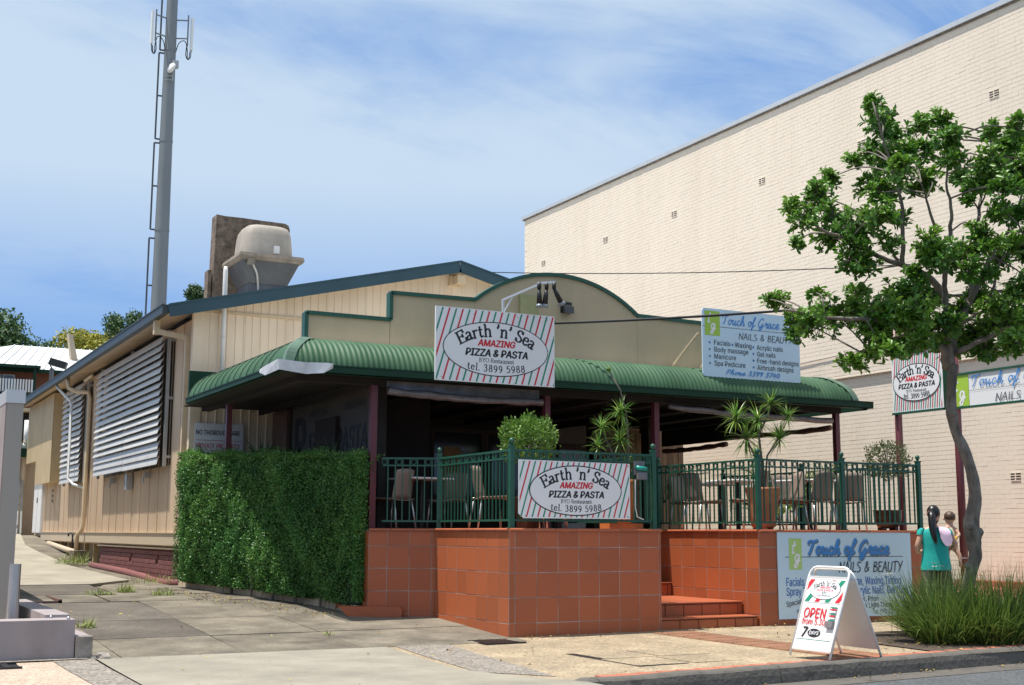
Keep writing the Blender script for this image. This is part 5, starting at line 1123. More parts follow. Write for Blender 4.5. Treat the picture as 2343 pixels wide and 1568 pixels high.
b = MB(); b.lathe((9.01, 14.20, FZ + 2.08), [(.004, 0), (.03, .03), (.036, .05), (.02, .075), (.003, .08)], 8); build('flower_bud', b, 'ball_leaf', [o for o in C.objects if o.name == 'dracaena.001'][0])
def palm(label, base, n, ln, mt='dark_strap', bias=(0, 0)):
    t = thing('palm', label, 'palm', base); hub = np.array(base)
    for k in range(n):
        a = 2 * math.pi * k / n + rng.uniform(-.3, .3); d = np.array([math.cos(a) + bias[0], math.sin(a) + bias[1], rng.uniform(.9, 1.7)]); d /= np.linalg.norm(d); p = hub.copy(); pts = [p.copy()]; L_ = ln * rng.uniform(.8, 1.1)
        dirs = []
        for i in range(12): p = p + d * L_ / 12; pts.append(p.copy()); dirs.append(d.copy()); d = d + np.array([0, 0, -.10]); d /= np.linalg.norm(d)
        b = MB(); b.tube(pts, [.007 * (1 - .6 * i / 12) for i in range(13)], 5); fr_o = build('frond_stem', b, 'dark_strap', t)
        P_, D_, l_ = [], [], []
        for i in range(3, 13):
            dd = dirs[min(i - 1, 11)]; sd_ = np.cross(dd, [0, 0, 1]); sd_ /= np.linalg.norm(sd_) + 1e-9
            for f in (0, .5):
                q = pts[i] * (1 - f) + pts[i - 1] * f
                for sgn in (-1, 1): P_.append(q); v_ = dd * .75 + sd_ * sgn * .8 + np.array([0, 0, .1]); D_.append(v_ / np.linalg.norm(v_)); l_.append(ln * .36 * math.sin(math.pi * (i / 13) ** .8) + .04)
        link('leaflets', blade_mesh('leaflets', np.array(P_), np.array(D_), np.array(l_), .018, .35, rng.uniform(0, 1, len(P_)), mt, 3), fr_o, kind='stuff')
    return t
palm('fan of feathery palm fronds behind the right railing', (13.35, 15.7, FZ + .3), 9, 1.55, 'palm_leaf', bias=(.1, 0))
palm('small dark palm in the shade by the stair post', (11.75, 16.9, FZ + .45), 9, .95, 'palm_leaf')
palm('low feathery palm behind the white tables', (12.9, 15.6, FZ + .1), 7, .75, 'strap_leaf')
for i, (x, y) in enumerate(((5.75, 20.6), (6.05, 19.2), (6.3, 18.2), (6.45, 17.5))):
    pass
sp_lab = ['spiky dark plant rising from the hedge in front of the notice', 'tall spiky plant above the hedge beside the second maroon post', 'spiky plant in deep shade above the middle of the hedge', 'spiky plant in deep shade near the dark doorway']
for (x, y, z, k), lb in zip(((5.42, 21.2, 2.42, .9), (5.95, 19.6, 2.3, 1.25), (6.15, 18.6, 2.2, 1.2), (6.4, 17.7, 2.2, 1.1)), sp_lab):
    t = thing('spiky_plant', lb, 'plant', (x, y, z)); n_ = 34; d = rdir(n_, 1.0)
    d[:, 2] = abs(d[:, 2]) * .9 + .25; d /= np.linalg.norm(d, axis=1, keepdims=True)
    link('leaf_rosette', blade_mesh('leaf_rosette', np.tile((x, y, z), (n_, 1)), d, .42 * k * rng.uniform(.6, 1.1, n_), .045, rng.uniform(.1, .5, n_), rng.uniform(0, .7, n_), 'dark_strap'), t, kind='stuff')
    b = MB(); b.tube([(x, y, z - 1.3), (x, y, z + .02)], .03, 7); build('stem', b, 'twig', t)
def ball_shrub(label, c, r, mt, n, ln, stem_to, flat=.85, core=True):
    t = thing('topiary', label, 'topiary', (c[0], c[1], stem_to)); d = rdir(n); rad = r * (rng.uniform(.45, 1.0, n) ** .5) * (1 + .16 * np.sin(d[:, 0] * 7 + 2) * np.cos(d[:, 1] * 6) + rng.normal(scale=.07, size=n)); p = np.array(c) + d * rad[:, None] * np.array([1, 1, flat])
    tdir = d + rng.normal(scale=.7, size=(n, 3)); tdir[:, 2] += .4; o = link('foliage', leaf_mesh('foliage', p, tdir, rng.normal(size=(n, 3)) + d, ln * rng.uniform(.7, 1.3, n), ln * .5, rng.uniform(0, 1, n) ** 1.5, mt, DI), t, kind='stuff')
    b = MB(); b.tube([(c[0], c[1], stem_to), (c[0] + .015, c[1], (stem_to + c[2]) / 2), (c[0], c[1], c[2] - r * .1)], .018, 7); build('stem', b, 'twig', t)
    for k in range(9):
        dd = rdir(1, .4)[0] * r * .8; b = MB(); b.tube([(c[0], c[1], c[2] - r * .35), tuple(np.array(c) + dd * np.array([1, 1, flat]))], [.01, .004], 5); build('branch', b, 'twig', t)
    return t
ball_shrub('bright green clipped ball shrub behind the corner of the railing', (7.97, 14.5, 2.46), .37, 'ball_leaf', 2600, .055, FZ + .4)
ball_shrub('thin olive green topiary ball on a stem in the footed bowl', (13.86, 14.12, 2.36), .33, 'olive_leaf', 1500, .045, FZ + .28)

# first aid style teal dispenser hung on the rail
td = thing('menu_dispenser', 'teal topped clear dispenser hung on the railing right of the banner', 'dispenser', (9.2, 13.8, 2.0))
b = MB(); b.box((9.12, 13.775, 2.02), (9.28, 13.80, 2.2)); build('back_plate', b, 'clear_plastic', td); b = MB(); b.tube([(9.14, 13.75, 2.11), (9.29, 13.75, 2.095)], .03, 9); build('lid', b, 'teal', td, smooth=True)
b = MB(); b.box((9.15, 13.73, 1.96), (9.29, 13.77, 2.05)); build('tray', b, 'clear_plastic', td)
b = MB(); b.tube([(9.13, 13.77, 1.96), (9.12, 13.76, 1.6), (9.15, 13.76, 1.48), (9.25, 13.77, 1.45)], .008, 6); build('hose', b, 'pvc', td)

# ---- hedge
hd_ = thing('hedge', 'dense clipped dark green hedge between the driveway and the terrace', 'hedge', (5.8, 18.7, .3))
HA, HB = np.array([5.05, 21.35]), np.array([6.31, 16.42]); hu = (HB - HA) / np.linalg.norm(HB - HA); hn = np.array([-hu[1], hu[0]]) * -1.0   # outward (towards -x)
if hn[0] > 0: hn = -hn
HL = np.linalg.norm(HB - HA); HW = .62
def htop(s_): return 2.58 - .24 * s_ / HL
P_, Nn_ = [], []
def hp(s_, w_, z): return (HA[0] + hu[0] * s_ - hn[0] * w_, HA[1] + hu[1] * s_ - hn[1] * w_, z)
def hw(s_): return lerp(s_, [0, HL * .55, HL], [.62, .58, .16])
def bulge(s_, z): return -.16 * max(0, (.28 - s_) / .28) ** 2 - .10 * max(0, (s_ - HL + .25) / .25) ** 2 - .16 * max(0, (z - htop(s_) + .22) / .22) ** 2 + .03 * math.sin(s_ * 9 + z * 4) * math.sin(z * 8 + s_ * 3) + .018 * math.sin(s_ * 17 - z * 11) + .04 * math.sin(s_ * 2.1 + 1) + .05 * math.sin(s_ * 4.3 + z * 3) + .035 * math.sin(z * 5 + s_ * 7) - .07 * max(0, 1 - (z - .3) / .6) * 2 - .06 * max(0, (z - 2.2) / .35)
for i in range(125000):
    s_ = rng.uniform(-.05, HL + .05); k = rng.uniform()
    if k < .66: zb = zg(*hp(s_, 0, 0)[:2]) + .12; z = zb + (htop(s_) - zb) * rng.uniform() ; w_ = -bulge(s_, z) + abs(rng.normal(scale=.055)) * (1 if rng.uniform() < .8 else -.45); n_ = (hn[0], hn[1], .25)
    elif k < .88: w_ = rng.uniform(.06, 1) * hw(s_); z = htop(s_) - abs(rng.normal(scale=.035)) - .05 * max(0, 1 - w_ / .15) + .03 * math.sin(s_ * 5 + w_ * 6) + (rng.uniform(0, .09) if rng.uniform() < .06 else 0); n_ = (0, 0, 1)
    elif k < .95: s_ = HL + rng.normal(scale=.03); w_ = rng.uniform(0, hw(HL)); z = rng.uniform(.35, htop(HL)); n_ = (hu[0], hu[1], .2)
    else: s_ = -abs(rng.normal(scale=.03)); w_ = rng.uniform(0, HW); z = rng.uniform(.5, htop(0)); n_ = (-hu[0], -hu[1], .2)
    P_.append(hp(s_, w_, z)); Nn_.append(n_)
P_ = np.array(P_); Nn_ = np.array(Nn_); k = len(P_); nr_ = Nn_ + rng.normal(scale=.75, size=(k, 3)); td_ = rng.normal(size=(k, 3)) * .8 + Nn_ * .5 + np.array([0, 0, .25])
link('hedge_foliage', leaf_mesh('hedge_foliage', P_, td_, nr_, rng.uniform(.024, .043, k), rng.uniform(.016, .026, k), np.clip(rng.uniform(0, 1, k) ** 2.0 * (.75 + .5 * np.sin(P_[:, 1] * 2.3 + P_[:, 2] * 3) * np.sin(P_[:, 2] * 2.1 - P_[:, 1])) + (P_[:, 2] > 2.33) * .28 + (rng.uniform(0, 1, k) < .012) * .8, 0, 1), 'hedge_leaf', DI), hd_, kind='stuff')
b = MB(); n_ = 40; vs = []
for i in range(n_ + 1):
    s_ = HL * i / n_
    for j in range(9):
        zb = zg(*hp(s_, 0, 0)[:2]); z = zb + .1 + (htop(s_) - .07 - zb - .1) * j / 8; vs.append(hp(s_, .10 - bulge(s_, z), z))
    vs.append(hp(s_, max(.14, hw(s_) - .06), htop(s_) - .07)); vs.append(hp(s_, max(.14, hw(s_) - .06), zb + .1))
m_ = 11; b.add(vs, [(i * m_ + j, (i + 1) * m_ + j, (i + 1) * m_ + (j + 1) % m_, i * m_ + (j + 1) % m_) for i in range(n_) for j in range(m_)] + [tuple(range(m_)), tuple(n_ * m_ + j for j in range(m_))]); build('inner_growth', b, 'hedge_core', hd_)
for i in range(16):
    s_ = .2 + (HL - .3) * i / 15; x, y, z = hp(s_, .28 + .1 * math.sin(i * 3), zg(*hp(s_, 0, 0)[:2])); b = MB(); b.tube([(x, y, z - .05), (x + .03, y, z + .6)], .02, 6); build('stem', b, 'twig', hd_)
# garden edging stones along the hedge
eg = thing('garden_edging', 'rough whitewashed concrete edging curving along the foot of the hedge', 'edging', (5.8, 18.7, .3))
cv = cr([(5.28, 21.75), (5.42, 21.0), (5.72, 20.0), (6.02, 18.9), (6.28, 17.8), (6.42, 17.0), (6.46, 16.35)], 4)
for (xa, ya), (xb, yb) in zip(cv[:-1], cv[1:]):
    b = MB(); g0, g1 = zg(xa, ya), zg(xb, yb); d = V((xb - xa, yb - ya, 0)).normalized(); n_ = V((-d.y, d.x, 0)) * .055; j = [random.uniform(-.012, .012) for _ in range(8)]; a_ = V((xa, ya, 0)) + d * .006; c_ = V((xb, yb, 0)) - d * .006
    if n_.x > 0: n_ = -n_
    vs = []
    for p, g_, jj in ((a_, g0, j[:4]), (c_, g1, j[4:])): vs += [p + n_ * 1.15 + V((jj[0], 0, g_ - .06)), p + n_ * .8 + V((jj[1], 0, g_ + .115 + jj[0])), p - n_ + V((jj[2], 0, g_ + .12 + jj[1])), p - n_ * 1.2 + V((0, 0, g_ - .06))]
    b.add(vs, [(0, 4, 5, 1), (1, 5, 6, 2), (2, 6, 7, 3), (0, 1, 2, 3), (7, 6, 5, 4)]); build('edging_stone', b, 'fascia_board', eg)
sheet('garden_bed', [(5.35, 21.7), (5.75, 20), (6.05, 18.9), (6.3, 17.8), (6.45, 17), (6.5, 16.4), (7.2, 16.2), (6.5, 21.8)], 'earth', .03)
bpy.data.objects['garden_bed']['kind'] = 'structure'

# ---- grass clumps at the kerb
def clump(label, c, n, r, h):
    t = thing('grass_clump', label, 'ornamental grass', (c[0], c[1], zg(*c)), 'strappy grass clumps at the kerb'); a = rng.uniform(0, 2 * math.pi, n); rr = r * np.sqrt(rng.uniform(0, 1, n)); P_ = np.stack([c[0] + rr * np.cos(a), c[1] + rr * np.sin(a), np.full(n, zg(*c) + .0)], 1)
    lean_ = rng.uniform(.05, 1.05, n) * (0.35 + rr / r); a2 = a + rng.normal(scale=.6, size=n); D_ = np.stack([np.cos(a2) * lean_, np.sin(a2) * lean_, np.ones(n)], 1); D_ /= np.linalg.norm(D_, axis=1, keepdims=True)
    link('grass_blades', blade_mesh('grass_blades', P_, D_, h * rng.uniform(.45, 1.2, n), .014, rng.uniform(.15, 1.5, n), rng.uniform(0, 1, n) ** 1.5, 'blade', 6), t, kind='stuff')
    k = int(n * .10); P2 = P_[:k] + rng.normal(scale=.05, size=(k, 3)) * np.array([1, 1, 0]); D2 = rdir(k, .6); D2[:, 2] = abs(D2[:, 2]); link('dry_blades', blade_mesh('dry_blades', P2, D2, h * .5, .010, 1.6, 1.0, 'litter', 4), t, kind='stuff')
    return t
clump('broad tuft of strappy grass at the kerb just behind the folding board', (11.3, 10.75), 1000, .26, .74)
clump('dense strappy grass tuft right in front of the tree trunk', (11.8, 10.55), 1250, .36, .88)
clump('strappy grass tuft at the kerb beyond the tree towards the corner', (12.55, 10.75), 1150, .36, .86)
clump('strappy grass tuft behind the others nearest the terrace', (12.0, 11.5), 1300, .34, .84)
for i in range(8):
    x, y, z = 11.0 + rng.uniform(-.3, 1.4), 10.7 + rng.uniform(-.2, .7), 0; z = zg(x, y) + rng.uniform(.62, .9)
    if i == 0: ff = MB(); stm = MB()
    c_ = (x + rng.uniform(-.1, .1), y, z)
    for q in range(6):
        a = q * math.pi / 3 + i; ff.add([c_, (c_[0] + .022 * math.cos(a - .4), c_[1] + .022 * math.sin(a - .4), c_[2] + .01), (c_[0] + .034 * math.cos(a), c_[1] + .034 * math.sin(a), c_[2] + .004), (c_[0] + .022 * math.cos(a + .4), c_[1] + .022 * math.sin(a + .4), c_[2] + .01)], [(0, 1, 2, 3)])
    stm.tube([(x - .03, y, zg(x, y)), (x, y, z * .5), c_], .0025, 4)
build('flower_stems', stm, 'blade', kind='stuff', label='thin green stems carrying the white flowers')
build('wild_flowers', ff, 'flower', kind='stuff', label='small white flowers above the strappy grass')
sheet('planting_bed', [(10.45, 9.92), (14, 10.05), (14, 12.2), (11.3, 12.3), (10.6, 11.4)], 'earth', .012); bpy.data.objects['planting_bed']['kind'] = 'structure'
# weeds in the joints of the driveway and litter
wl = ['grass weed in the joint at the end of the lavender wall', 'weeds along the far driveway joint', 'yellow green weed tuft by the maroon ground pipe', 'weeds in the middle of the driveway', 'weed tuft at the foot of the rain pipe', 'small weed in the slab joint before the terrace', 'weeds along the maroon brick base']
for (x, y, r, n, h), lb in zip(((2.78, 16.0, .10, 90, .16), (3.7, 20.3, .22, 120, .12), (4.15, 20.6, .12, 140, .2), (4.55, 19.9, .16, 120, .16), (4.95, 30.6, .35, 200, .4), (5.3, 14.6, .06, 30, .06), (5.15, 22.9, .5, 160, .16)), wl):
    a = rng.uniform(0, 6.28, n); rr = r * np.sqrt(rng.uniform(0, 1, n)); P_ = np.stack([x + rr * np.cos(a), y + rr * np.sin(a) * 1.3, np.zeros(n)], 1); P_[:, 2] = [zg(p[0], p[1]) + .01 for p in P_]; D_ = rdir(n, .9); D_[:, 2] = abs(D_[:, 2]) + .2; D_ /= np.linalg.norm(D_, axis=1, keepdims=True)
    link('weed_tuft', blade_mesh('weed_tuft', P_, D_, h * rng.uniform(.5, 1.1, n), .012, rng.uniform(.3, 1.2, n), rng.uniform(0, 1, n), 'weed', 3), label=lb, kind='stuff')
P_ = []
for i in range(620):
    k = rng.uniform()
    if k < .5: s_ = rng.uniform(0, HL); x, y, _ = hp(s_, -.22 - abs(rng.normal(scale=.3)), 0)
    elif k < .68: x, y = rng.uniform(7.3, 14), 13.7 - abs(rng.normal(scale=.15))
    elif k < .78: x, y = rng.uniform(9.6, 11), rng.uniform(9.95, 12.6)
    elif k < .88: x = rng.uniform(7, 14); y = ky(x) - abs(rng.normal(scale=.09)) - .02
    else: x, y = rng.uniform(2.5, 7), rng.uniform(10, 20)
    P_.append((x, y, zg(x, y) + (.022 if y > ky(x) else -.118)))
k = len(P_); link('leaf_litter', leaf_mesh('leaf_litter', np.array(P_), rdir(k) * np.array([1, 1, .25]), rng.normal(scale=.3, size=(k, 3)) + np.array([0, 0, 1]), rng.uniform(.02, .06, k), rng.uniform(.012, .03, k), rng.uniform(0, 1, k), 'litter', DI), label='scattered dry leaves on the paving', kind='stuff')

# ================================================================== STREET TREE
CLUSTERS = [(11.03,11.24,6.56,0.1),(11.28,11.38,6.42,0.19),(11.29,11.54,6.08,0.14),(11.67,11.59,6.4,0.17),(11.39,11.39,5.96,0.21),(11.44,11.78,5.73,0.17),(10.63,10.41,5.48,0.15),(11.03,11.11,5.41,0.2),(11.04,12.03,5.81,0.12),(10.53,11.75,5.45,0.18),(10.55,12.26,5.41,0.12),(9.78,11.14,4.9,0.13),(10.52,11.45,5.1,0.18),(10.5,11.03,4.89,0.2),(10.57,11.61,4.86,0.14),(10.21,11.78,4.81,0.07),(10.43,10.58,4.92,0.17),(10.43,11.07,4.53,0.2),(10.66,11.09,4.45,0.15),(12.01,11.34,6.46,0.14),(11.97,11.06,6.44,0.12),(11.28,10.27,5.89,0.17),(11.87,11.23,6.08,0.14),(11.31,10.25,5.64,0.15),(11.7,11.03,5.62,0.14),(11.13,10.48,4.67,0.15),(11.07,10.29,4.47,0.17),(12.4,11.33,4.77,0.17),(11.21,10.63,4.58,0.11),(11.13,10.73,4.3,0.11),(12.1,11.78,4.41,0.22),(11.77,11.75,4.28,0.17),(10.9,11.07,3.93,0.18),(11.46,12.08,4.35,0.14),(10.9,11.57,4.0,0.18),(10.84,11.89,3.98,0.21),(10.07,11.37,3.75,0.18),(10.77,12.47,4.01,0.14),(10.27,12.19,4.17,0.12),(10.14,12.25,4.17,0.07),(10.4,12.13,3.72,0.09),(10.32,11.61,4.17,0.07),(10.89,11.25,3.75,0.18),(10.94,10.81,3.8,0.2),(10.71,10.95,3.5,0.15),(10.87,11.25,3.41,0.09),(10.67,11.32,3.29,0.1),(10.85,11.71,3.36,0.07),(10.91,10.49,3.82,0.17),(11.93,11.28,4.19,0.14),(11.57,10.85,3.75,0.2),(11.68,10.72,3.81,0.13),(12.36,11.07,5.77,0.12),(12.15,10.42,6.14,0.11),(11.95,10.27,5.67,0.18),(12.04,10.59,5.51,0.16),(12.62,10.64,6.11,0.14),(11.81,9.76,5.94,0.11),(13.13,10.93,6.09,0.14),(11.68,9.88,5.25,0.15),(12.87,10.68,5.65,0.12),(12.19,10.85,5.41,0.07),(11.66,9.93,4.99,0.11),(12.91,10.8,5.3,0.16),(11.96,10.5,4.88,0.13),(12.23,10.82,4.75,0.16),(11.58,10.02,4.56,0.11),(11.43,10.22,4.32,0.13),(11.81,10.29,4.33,0.13),(13.07,11.14,4.8,0.14),(12.08,10.12,4.68,0.13),(12.52,11.11,4.29,0.14),(12.28,11.11,4.05,0.09),(13.17,11.15,4.28,0.19),(12.15,10.51,3.99,0.16),(12.41,10.42,3.82,0.18),(12.43,10.76,3.8,0.18),(12.59,11.2,3.79,0.19),(11.99,10.19,3.49,0.15),(12.69,11.12,3.59,0.14),(12.42,11.36,3.65,0.16),(12.34,11.52,3.69,0.14),(10.98,10.58,3.51,0.13),(11.75,11.48,3.59,0.09),(10.66,10.67,4.63,0.11),(11.21,11.02,5.04,0.09),(12.78,10.43,5.72,0.18),(13.3,10.84,5.4,0.19),(12.48,10.2,4.7,0.2),(13.38,10.97,4.46,0.21),(12.85,10.57,3.88,0.21),(12.59,9.98,5.35,0.2),(12.64,10.05,4.8,0.22),(12.5,9.92,4.31,0.2),(12.34,9.88,3.85,0.19),(12.57,9.73,4.88,0.17),(13.47,10.41,4.61,0.19),(13.93,10.86,4.3,0.17),(12.21,9.8,5.75,0.15)]
LIMBS = {
 'A left low': [[11.91,11.08,3.28],[11.76,10.98,3.49],[11.41,10.99,3.75],[10.93,11.1,3.8],[10.35,11.27,3.8],[9.74,11.44,3.88]],
 'B mid': [[11.95,11.06,3.28],[11.81,10.94,3.62],[11.66,10.81,4.04],[11.53,10.69,4.35],[11.37,10.61,4.52]],
 'C up-left': [[11.84,10.97,4.13],[11.52,10.96,4.38],[11.16,11.0,4.48],[10.77,11.05,4.57],[10.42,11.07,4.73],[10.1,11.1,4.77],[9.72,11.13,4.98]],
 'C2': [[11.34,11.17,4.53],[11.22,11.04,4.84],[11.11,10.91,5.14],[10.91,10.81,5.55],[10.66,10.74,5.95],[10.49,10.64,6.24]],
 'C3': [[11.29,11.18,4.58],[11.07,11.13,4.77],[10.91,11.05,4.97]],
 'D': [[11.81,10.95,4.36],[11.74,10.77,4.82],[11.64,10.64,5.1],[11.47,10.53,5.42],[11.37,10.38,5.85]],
 'D2': [[11.67,10.93,4.92],[11.45,10.84,5.31],[11.29,10.76,5.46]],
 'E': [[11.94,11.04,3.41],[12.11,11.05,3.82],[12.34,11.04,4.14],[12.61,10.99,4.63],[12.85,10.97,5.01],[13.11,10.98,5.17],[13.3,10.96,5.68]],
 'F': [[12.01,10.94,3.8],[12.14,10.7,3.96],[12.15,10.52,4.22],[12.11,10.35,4.5],[12.31,10.04,4.87]],
 'G': [[12.11,10.83,4.09],[12.22,10.83,4.79],[12.35,10.87,5.15],[12.47,10.92,5.46],[12.68,10.9,5.94],[12.79,10.95,6.34]],
 'H': [[11.96,11.02,3.46],[12.21,10.72,3.62],[12.49,10.4,3.83],[12.7,10.1,4.13]],
 'I': [[11.59,11.16,3.79],[11.12,11.31,3.55],[10.77,11.39,3.38]],
}
RAD = {'A left low': .055, 'B mid': .06, 'C up-left': .045, 'C2': .03, 'C3': .02, 'D': .032, 'D2': .02, 'E': .055, 'F': .03, 'G': .032, 'H': .04, 'I': .025}
st = thing('street_tree', 'young street tree with glossy green leaves and a knotted bent trunk', 'tree', (12.33, 11.2, .1))
b = MB(); tp = [(x - .05, y + .026, z) for x, y, z in [(12.34, 11.26, .0), (12.34, 11.24, .34), (12.31, 11.19, .71), (12.34, 11.1, 1.0), (12.33, 11.1, 1.13), (12.31, 11.09, 1.28), (12.28, 11.08, 1.42), (12.30, 11.02, 1.71), (12.24, 11.0, 2.02), (12.14, 11.01, 2.29), (12.04, 11.03, 2.5), (11.98, 11.02, 2.72), (11.97, 11.02, 2.85), (11.96, 10.99, 3.05), (12.0, 10.98, 3.32)]]
tr_ = [.115, .082, .073, .078, .084, .098, .092, .074, .067, .068, .06, .07, .06, .058, .058]
tps = cr(tp, 5) if False else None
def crv(pts, n=4):
    p = [np.array(q, float) for q in pts]; p = [2 * p[0] - p[1]] + p + [2 * p[-1] - p[-2]]; o = []
    for i in range(1, len(p) - 2):
        for k in range(n):
            t = k / n; o.append(.5 * ((2 * p[i]) + (-p[i - 1] + p[i + 1]) * t + (2 * p[i - 1] - 5 * p[i] + 4 * p[i + 1] - p[i + 2]) * t * t + (-p[i - 1] + 3 * p[i] - 3 * p[i + 1] + p[i + 2]) * t ** 3))
    o.append(p[-2]); return o
cp = crv(tp, 4); crad = [float(np.interp(i / 4, range(len(tr_)), tr_)) * random.uniform(.94, 1.07) for i in range(len(cp))]
b.tube(cp, crad, 14)
for kx, ky_, kz, kr in ((12.17, 11.07, 1.38, .06), (12.30, 11.06, 1.30, .06), (11.89, 11.0, 2.72, .045), (12.2, 11.17, .9, .04)): b.lathe((kx, ky_, kz - kr), [(.01, 0), (kr * .7, kr * .3), (kr, kr), (kr * .7, kr * 1.7), (.01, kr * 2)], 9)
build('trunk', b, 'bark', st, smooth=True)
segs = []
for k, pts in LIMBS.items():
    r0 = RAD[k]; p = crv(pts, 4); b = MB(); n_ = len(p); b.tube([q + rng.normal(scale=.008, size=3) * (i > 0) for i, q in enumerate(p)], [r0 * (1 - .75 * i / (n_ - 1)) for i in range(n_)], 8); build('limb', b, 'bark', st, smooth=True); segs += [(q, r0 * (1 - .75 * i / (n_ - 1))) for i, q in enumerate(p)]
SP = np.array([q for q, _ in segs]); tw = MB(); LP, LT, LN, LS, LC = [], [], [], [], []
for (x, y, z, r) in CLUSTERS + [(x + rng.normal(scale=.09), y + rng.normal(scale=.3), z - abs(rng.normal(scale=.09)), r * .75) for x, y, z, r in CLUSTERS[::2] if r > .13 and x > 10.7]:
    c = np.array((x, y, z)); d = np.linalg.norm(SP - c, axis=1) + .25 * np.maximum(0, SP[:, 2] - z); j = int(np.argmin(d)); q = SP[j]
    mid = (q + c) / 2 + rng.normal(scale=.05, size=3) + np.array([0, 0, .05]); tw.tube(crv([q, mid, c], 3), [.013, .012, .011, .010, .009, .008, .006], 5)
    bright = rng.uniform(-.15, .45)
    nt_ = max(8, int(36 * (r / .15) ** 1.3))
    for k in range(nt_):
        e = c + rdir(1)[0] * r * rng.uniform(.3, 1.35) * np.array([1, 1, .95]); tw.tube([c, (c + e) / 2 + rng.normal(scale=.015, size=3), e], [.005, .004, .003], 4, cap=False)
        ax = (e - c) + np.array([0, 0, .10 * rng.uniform(.3, 2)]); ax /= np.linalg.norm(ax)
        m_ = rng.integers(6, 11)
        for i in range(m_):
            t = rng.normal(size=3); t -= ax * t.dot(ax); t /= np.linalg.norm(t) + 1e-9; t = t * rng.uniform(.5, 1.1) + ax * rng.uniform(.1, .9)
            LP.append(e - ax * rng.uniform(0, .06)); LT.append(t); LN.append(ax + rng.normal(scale=.45, size=3)); LS.append(rng.uniform(.06, .12)); LC.append(np.clip(bright * .6 + rng.uniform(0, .5) ** 1.5 + .12 * (e[2] - c[2]) / r, 0, 1) if rng.uniform() > .012 else 1.0)
build('twigs', tw, 'twig', st, kind='stuff')
LS = np.array(LS); link('crown', leaf_mesh('crown', np.array(LP), np.array(LT), np.array(LN), LS, LS * .42, np.array(LC), 'tree_leaf', OB), st, kind='stuff')

# ================================================================== PEOPLE
def skin_body(name, pts, edges, mt, parent, root=0, lvl=2):
    me = bpy.data.meshes.new(name); me.from_pydata([p[:3] for p in pts], edges, []); o = bpy.data.objects.new(name, me); C.objects.link(o); o.parent = parent; me.materials.append(M[mt])
    md = o.modifiers.new('skin', 'SKIN'); md.use_smooth_shade = True
    for i, p in enumerate(pts): me.skin_vertices[0].data[i].radius = (p[3], p[4] if len(p) > 4 else p[3]); me.skin_vertices[0].data[i].use_root = (i == root)
    sb = o.modifiers.new('sub', 'SUBSURF'); sb.levels = lvl; sb.render_levels = lvl; return o
def person_root(label, loc, rz): t = thing('person', label, 'person'); t.location = loc; t.rotation_euler = (0, 0, rz); t.scale = (1.05, 1.05, 1.06); return t
def loft(rings, n=20, fold=0.0, ph=0.0):     # rings: (cx, cy, z, rx, ry)
    b = MB(); vs = []
    for k, (cx_, cy_, z, rx, ry) in enumerate(rings):
        for j in range(n):
            a = 2 * math.pi * j / n; w_ = 1 + fold * math.sin(a * 5 + k * .7 + ph) * (k / len(rings)); vs.append((cx_ + rx * w_ * math.cos(a), cy_ + ry * w_ * math.sin(a), z))
    m_ = len(rings); b.add(vs, [(i * n + j, i * n + (j + 1) % n, (i + 1) * n + (j + 1) % n, (i + 1) * n + j) for i in range(m_ - 1) for j in range(n)]); return b
def blob(c, r, n=14, m=10):
    b = MB(); b.lathe(c, [(r[0] * math.sin(math.pi * max(.02, min(.98, i / m))), -r[2] * math.cos(math.pi * i / m)) for i in range(m + 1)], n)
    b.v = [(x, c[1] + (y - c[1]) * r[1] / r[0], z) for x, y, z in b.v]; return b
wo = person_root('woman with black ponytail in turquoise top, seen from behind, holding a baby', (13.37, 12.79, zg(13.4, 12.8)), math.radians(-30))
# x right, y forward (away), z up ; height 1.5 m
pts = [(0, 0, .80, .115, .10), (0, -.005, .95, .10, .085), (0, -.01, 1.10, .12, .09), (0, -.01, 1.20, .11, .075), (0, 0, 1.265, .045), (.01, .01, 1.32, .045), (.015, .02, 1.40, .075, .085), (.015, .025, 1.455, .07, .075),
       (-.085, 0, .74, .085), (-.10, .01, .43, .055), (-.105, -.01, .24, .05), (-.10, -.02, .06, .032), (-.10, .10, .025, .03),
       (.085, 0, .74, .085), (.10, .02, .43, .055), (.105, .0, .24, .05), (.10, -.01, .06, .032), (.11, .11, .025, .03),
       (-.16, -.01, 1.195, .048), (-.235, -.02, 1.0, .038), (-.19, .12, .92, .030), (-.05, .22, .95, .026), (-.0, .24, .96, .022),
       (.165, -.01, 1.195, .048), (.27, -.0, 1.02, .038), (.24, .16, .97, .030), (.12, .24, .99, .026), (.08, .26, 1.0, .022)]
ed = [(0, 1), (1, 2), (2, 3), (3, 4), (4, 5), (5, 6), (6, 7), (0, 8), (8, 9), (9, 10), (10, 11), (11, 12), (0, 13), (13, 14), (14, 15), (15, 16), (16, 17), (3, 18), (18, 19), (19, 20), (20, 21), (21, 22), (3, 23), (23, 24), (24, 25), (25, 26), (26, 27)]
for hx, base, sg_ in ((22, 22, 1), (27, 27, -1)):
    bx, by, bz = pts[base][:3]
    for i, (dz, l_) in enumerate(((.022, .055), (.008, .065), (-.006, .062), (-.02, .05))):
        k = len(pts); pts += [(bx + sg_ * l_ * .55, by + .01, bz + dz, .0085), (bx + sg_ * l_, by - .015, bz + dz, .0075)]; ed += [(base, k), (k, k + 1)]
    k = len(pts); pts += [(bx + sg_ * .015, by - .03, bz + .035, .0085), (bx + sg_ * .035, by - .045, bz + .045, .0075)]; ed += [(base, k), (k, k + 1)]
bo_ = skin_body('body', pts, ed, 'skin', wo)
HD = V((.015, .025, 1.415)); ha = math.radians(-55)
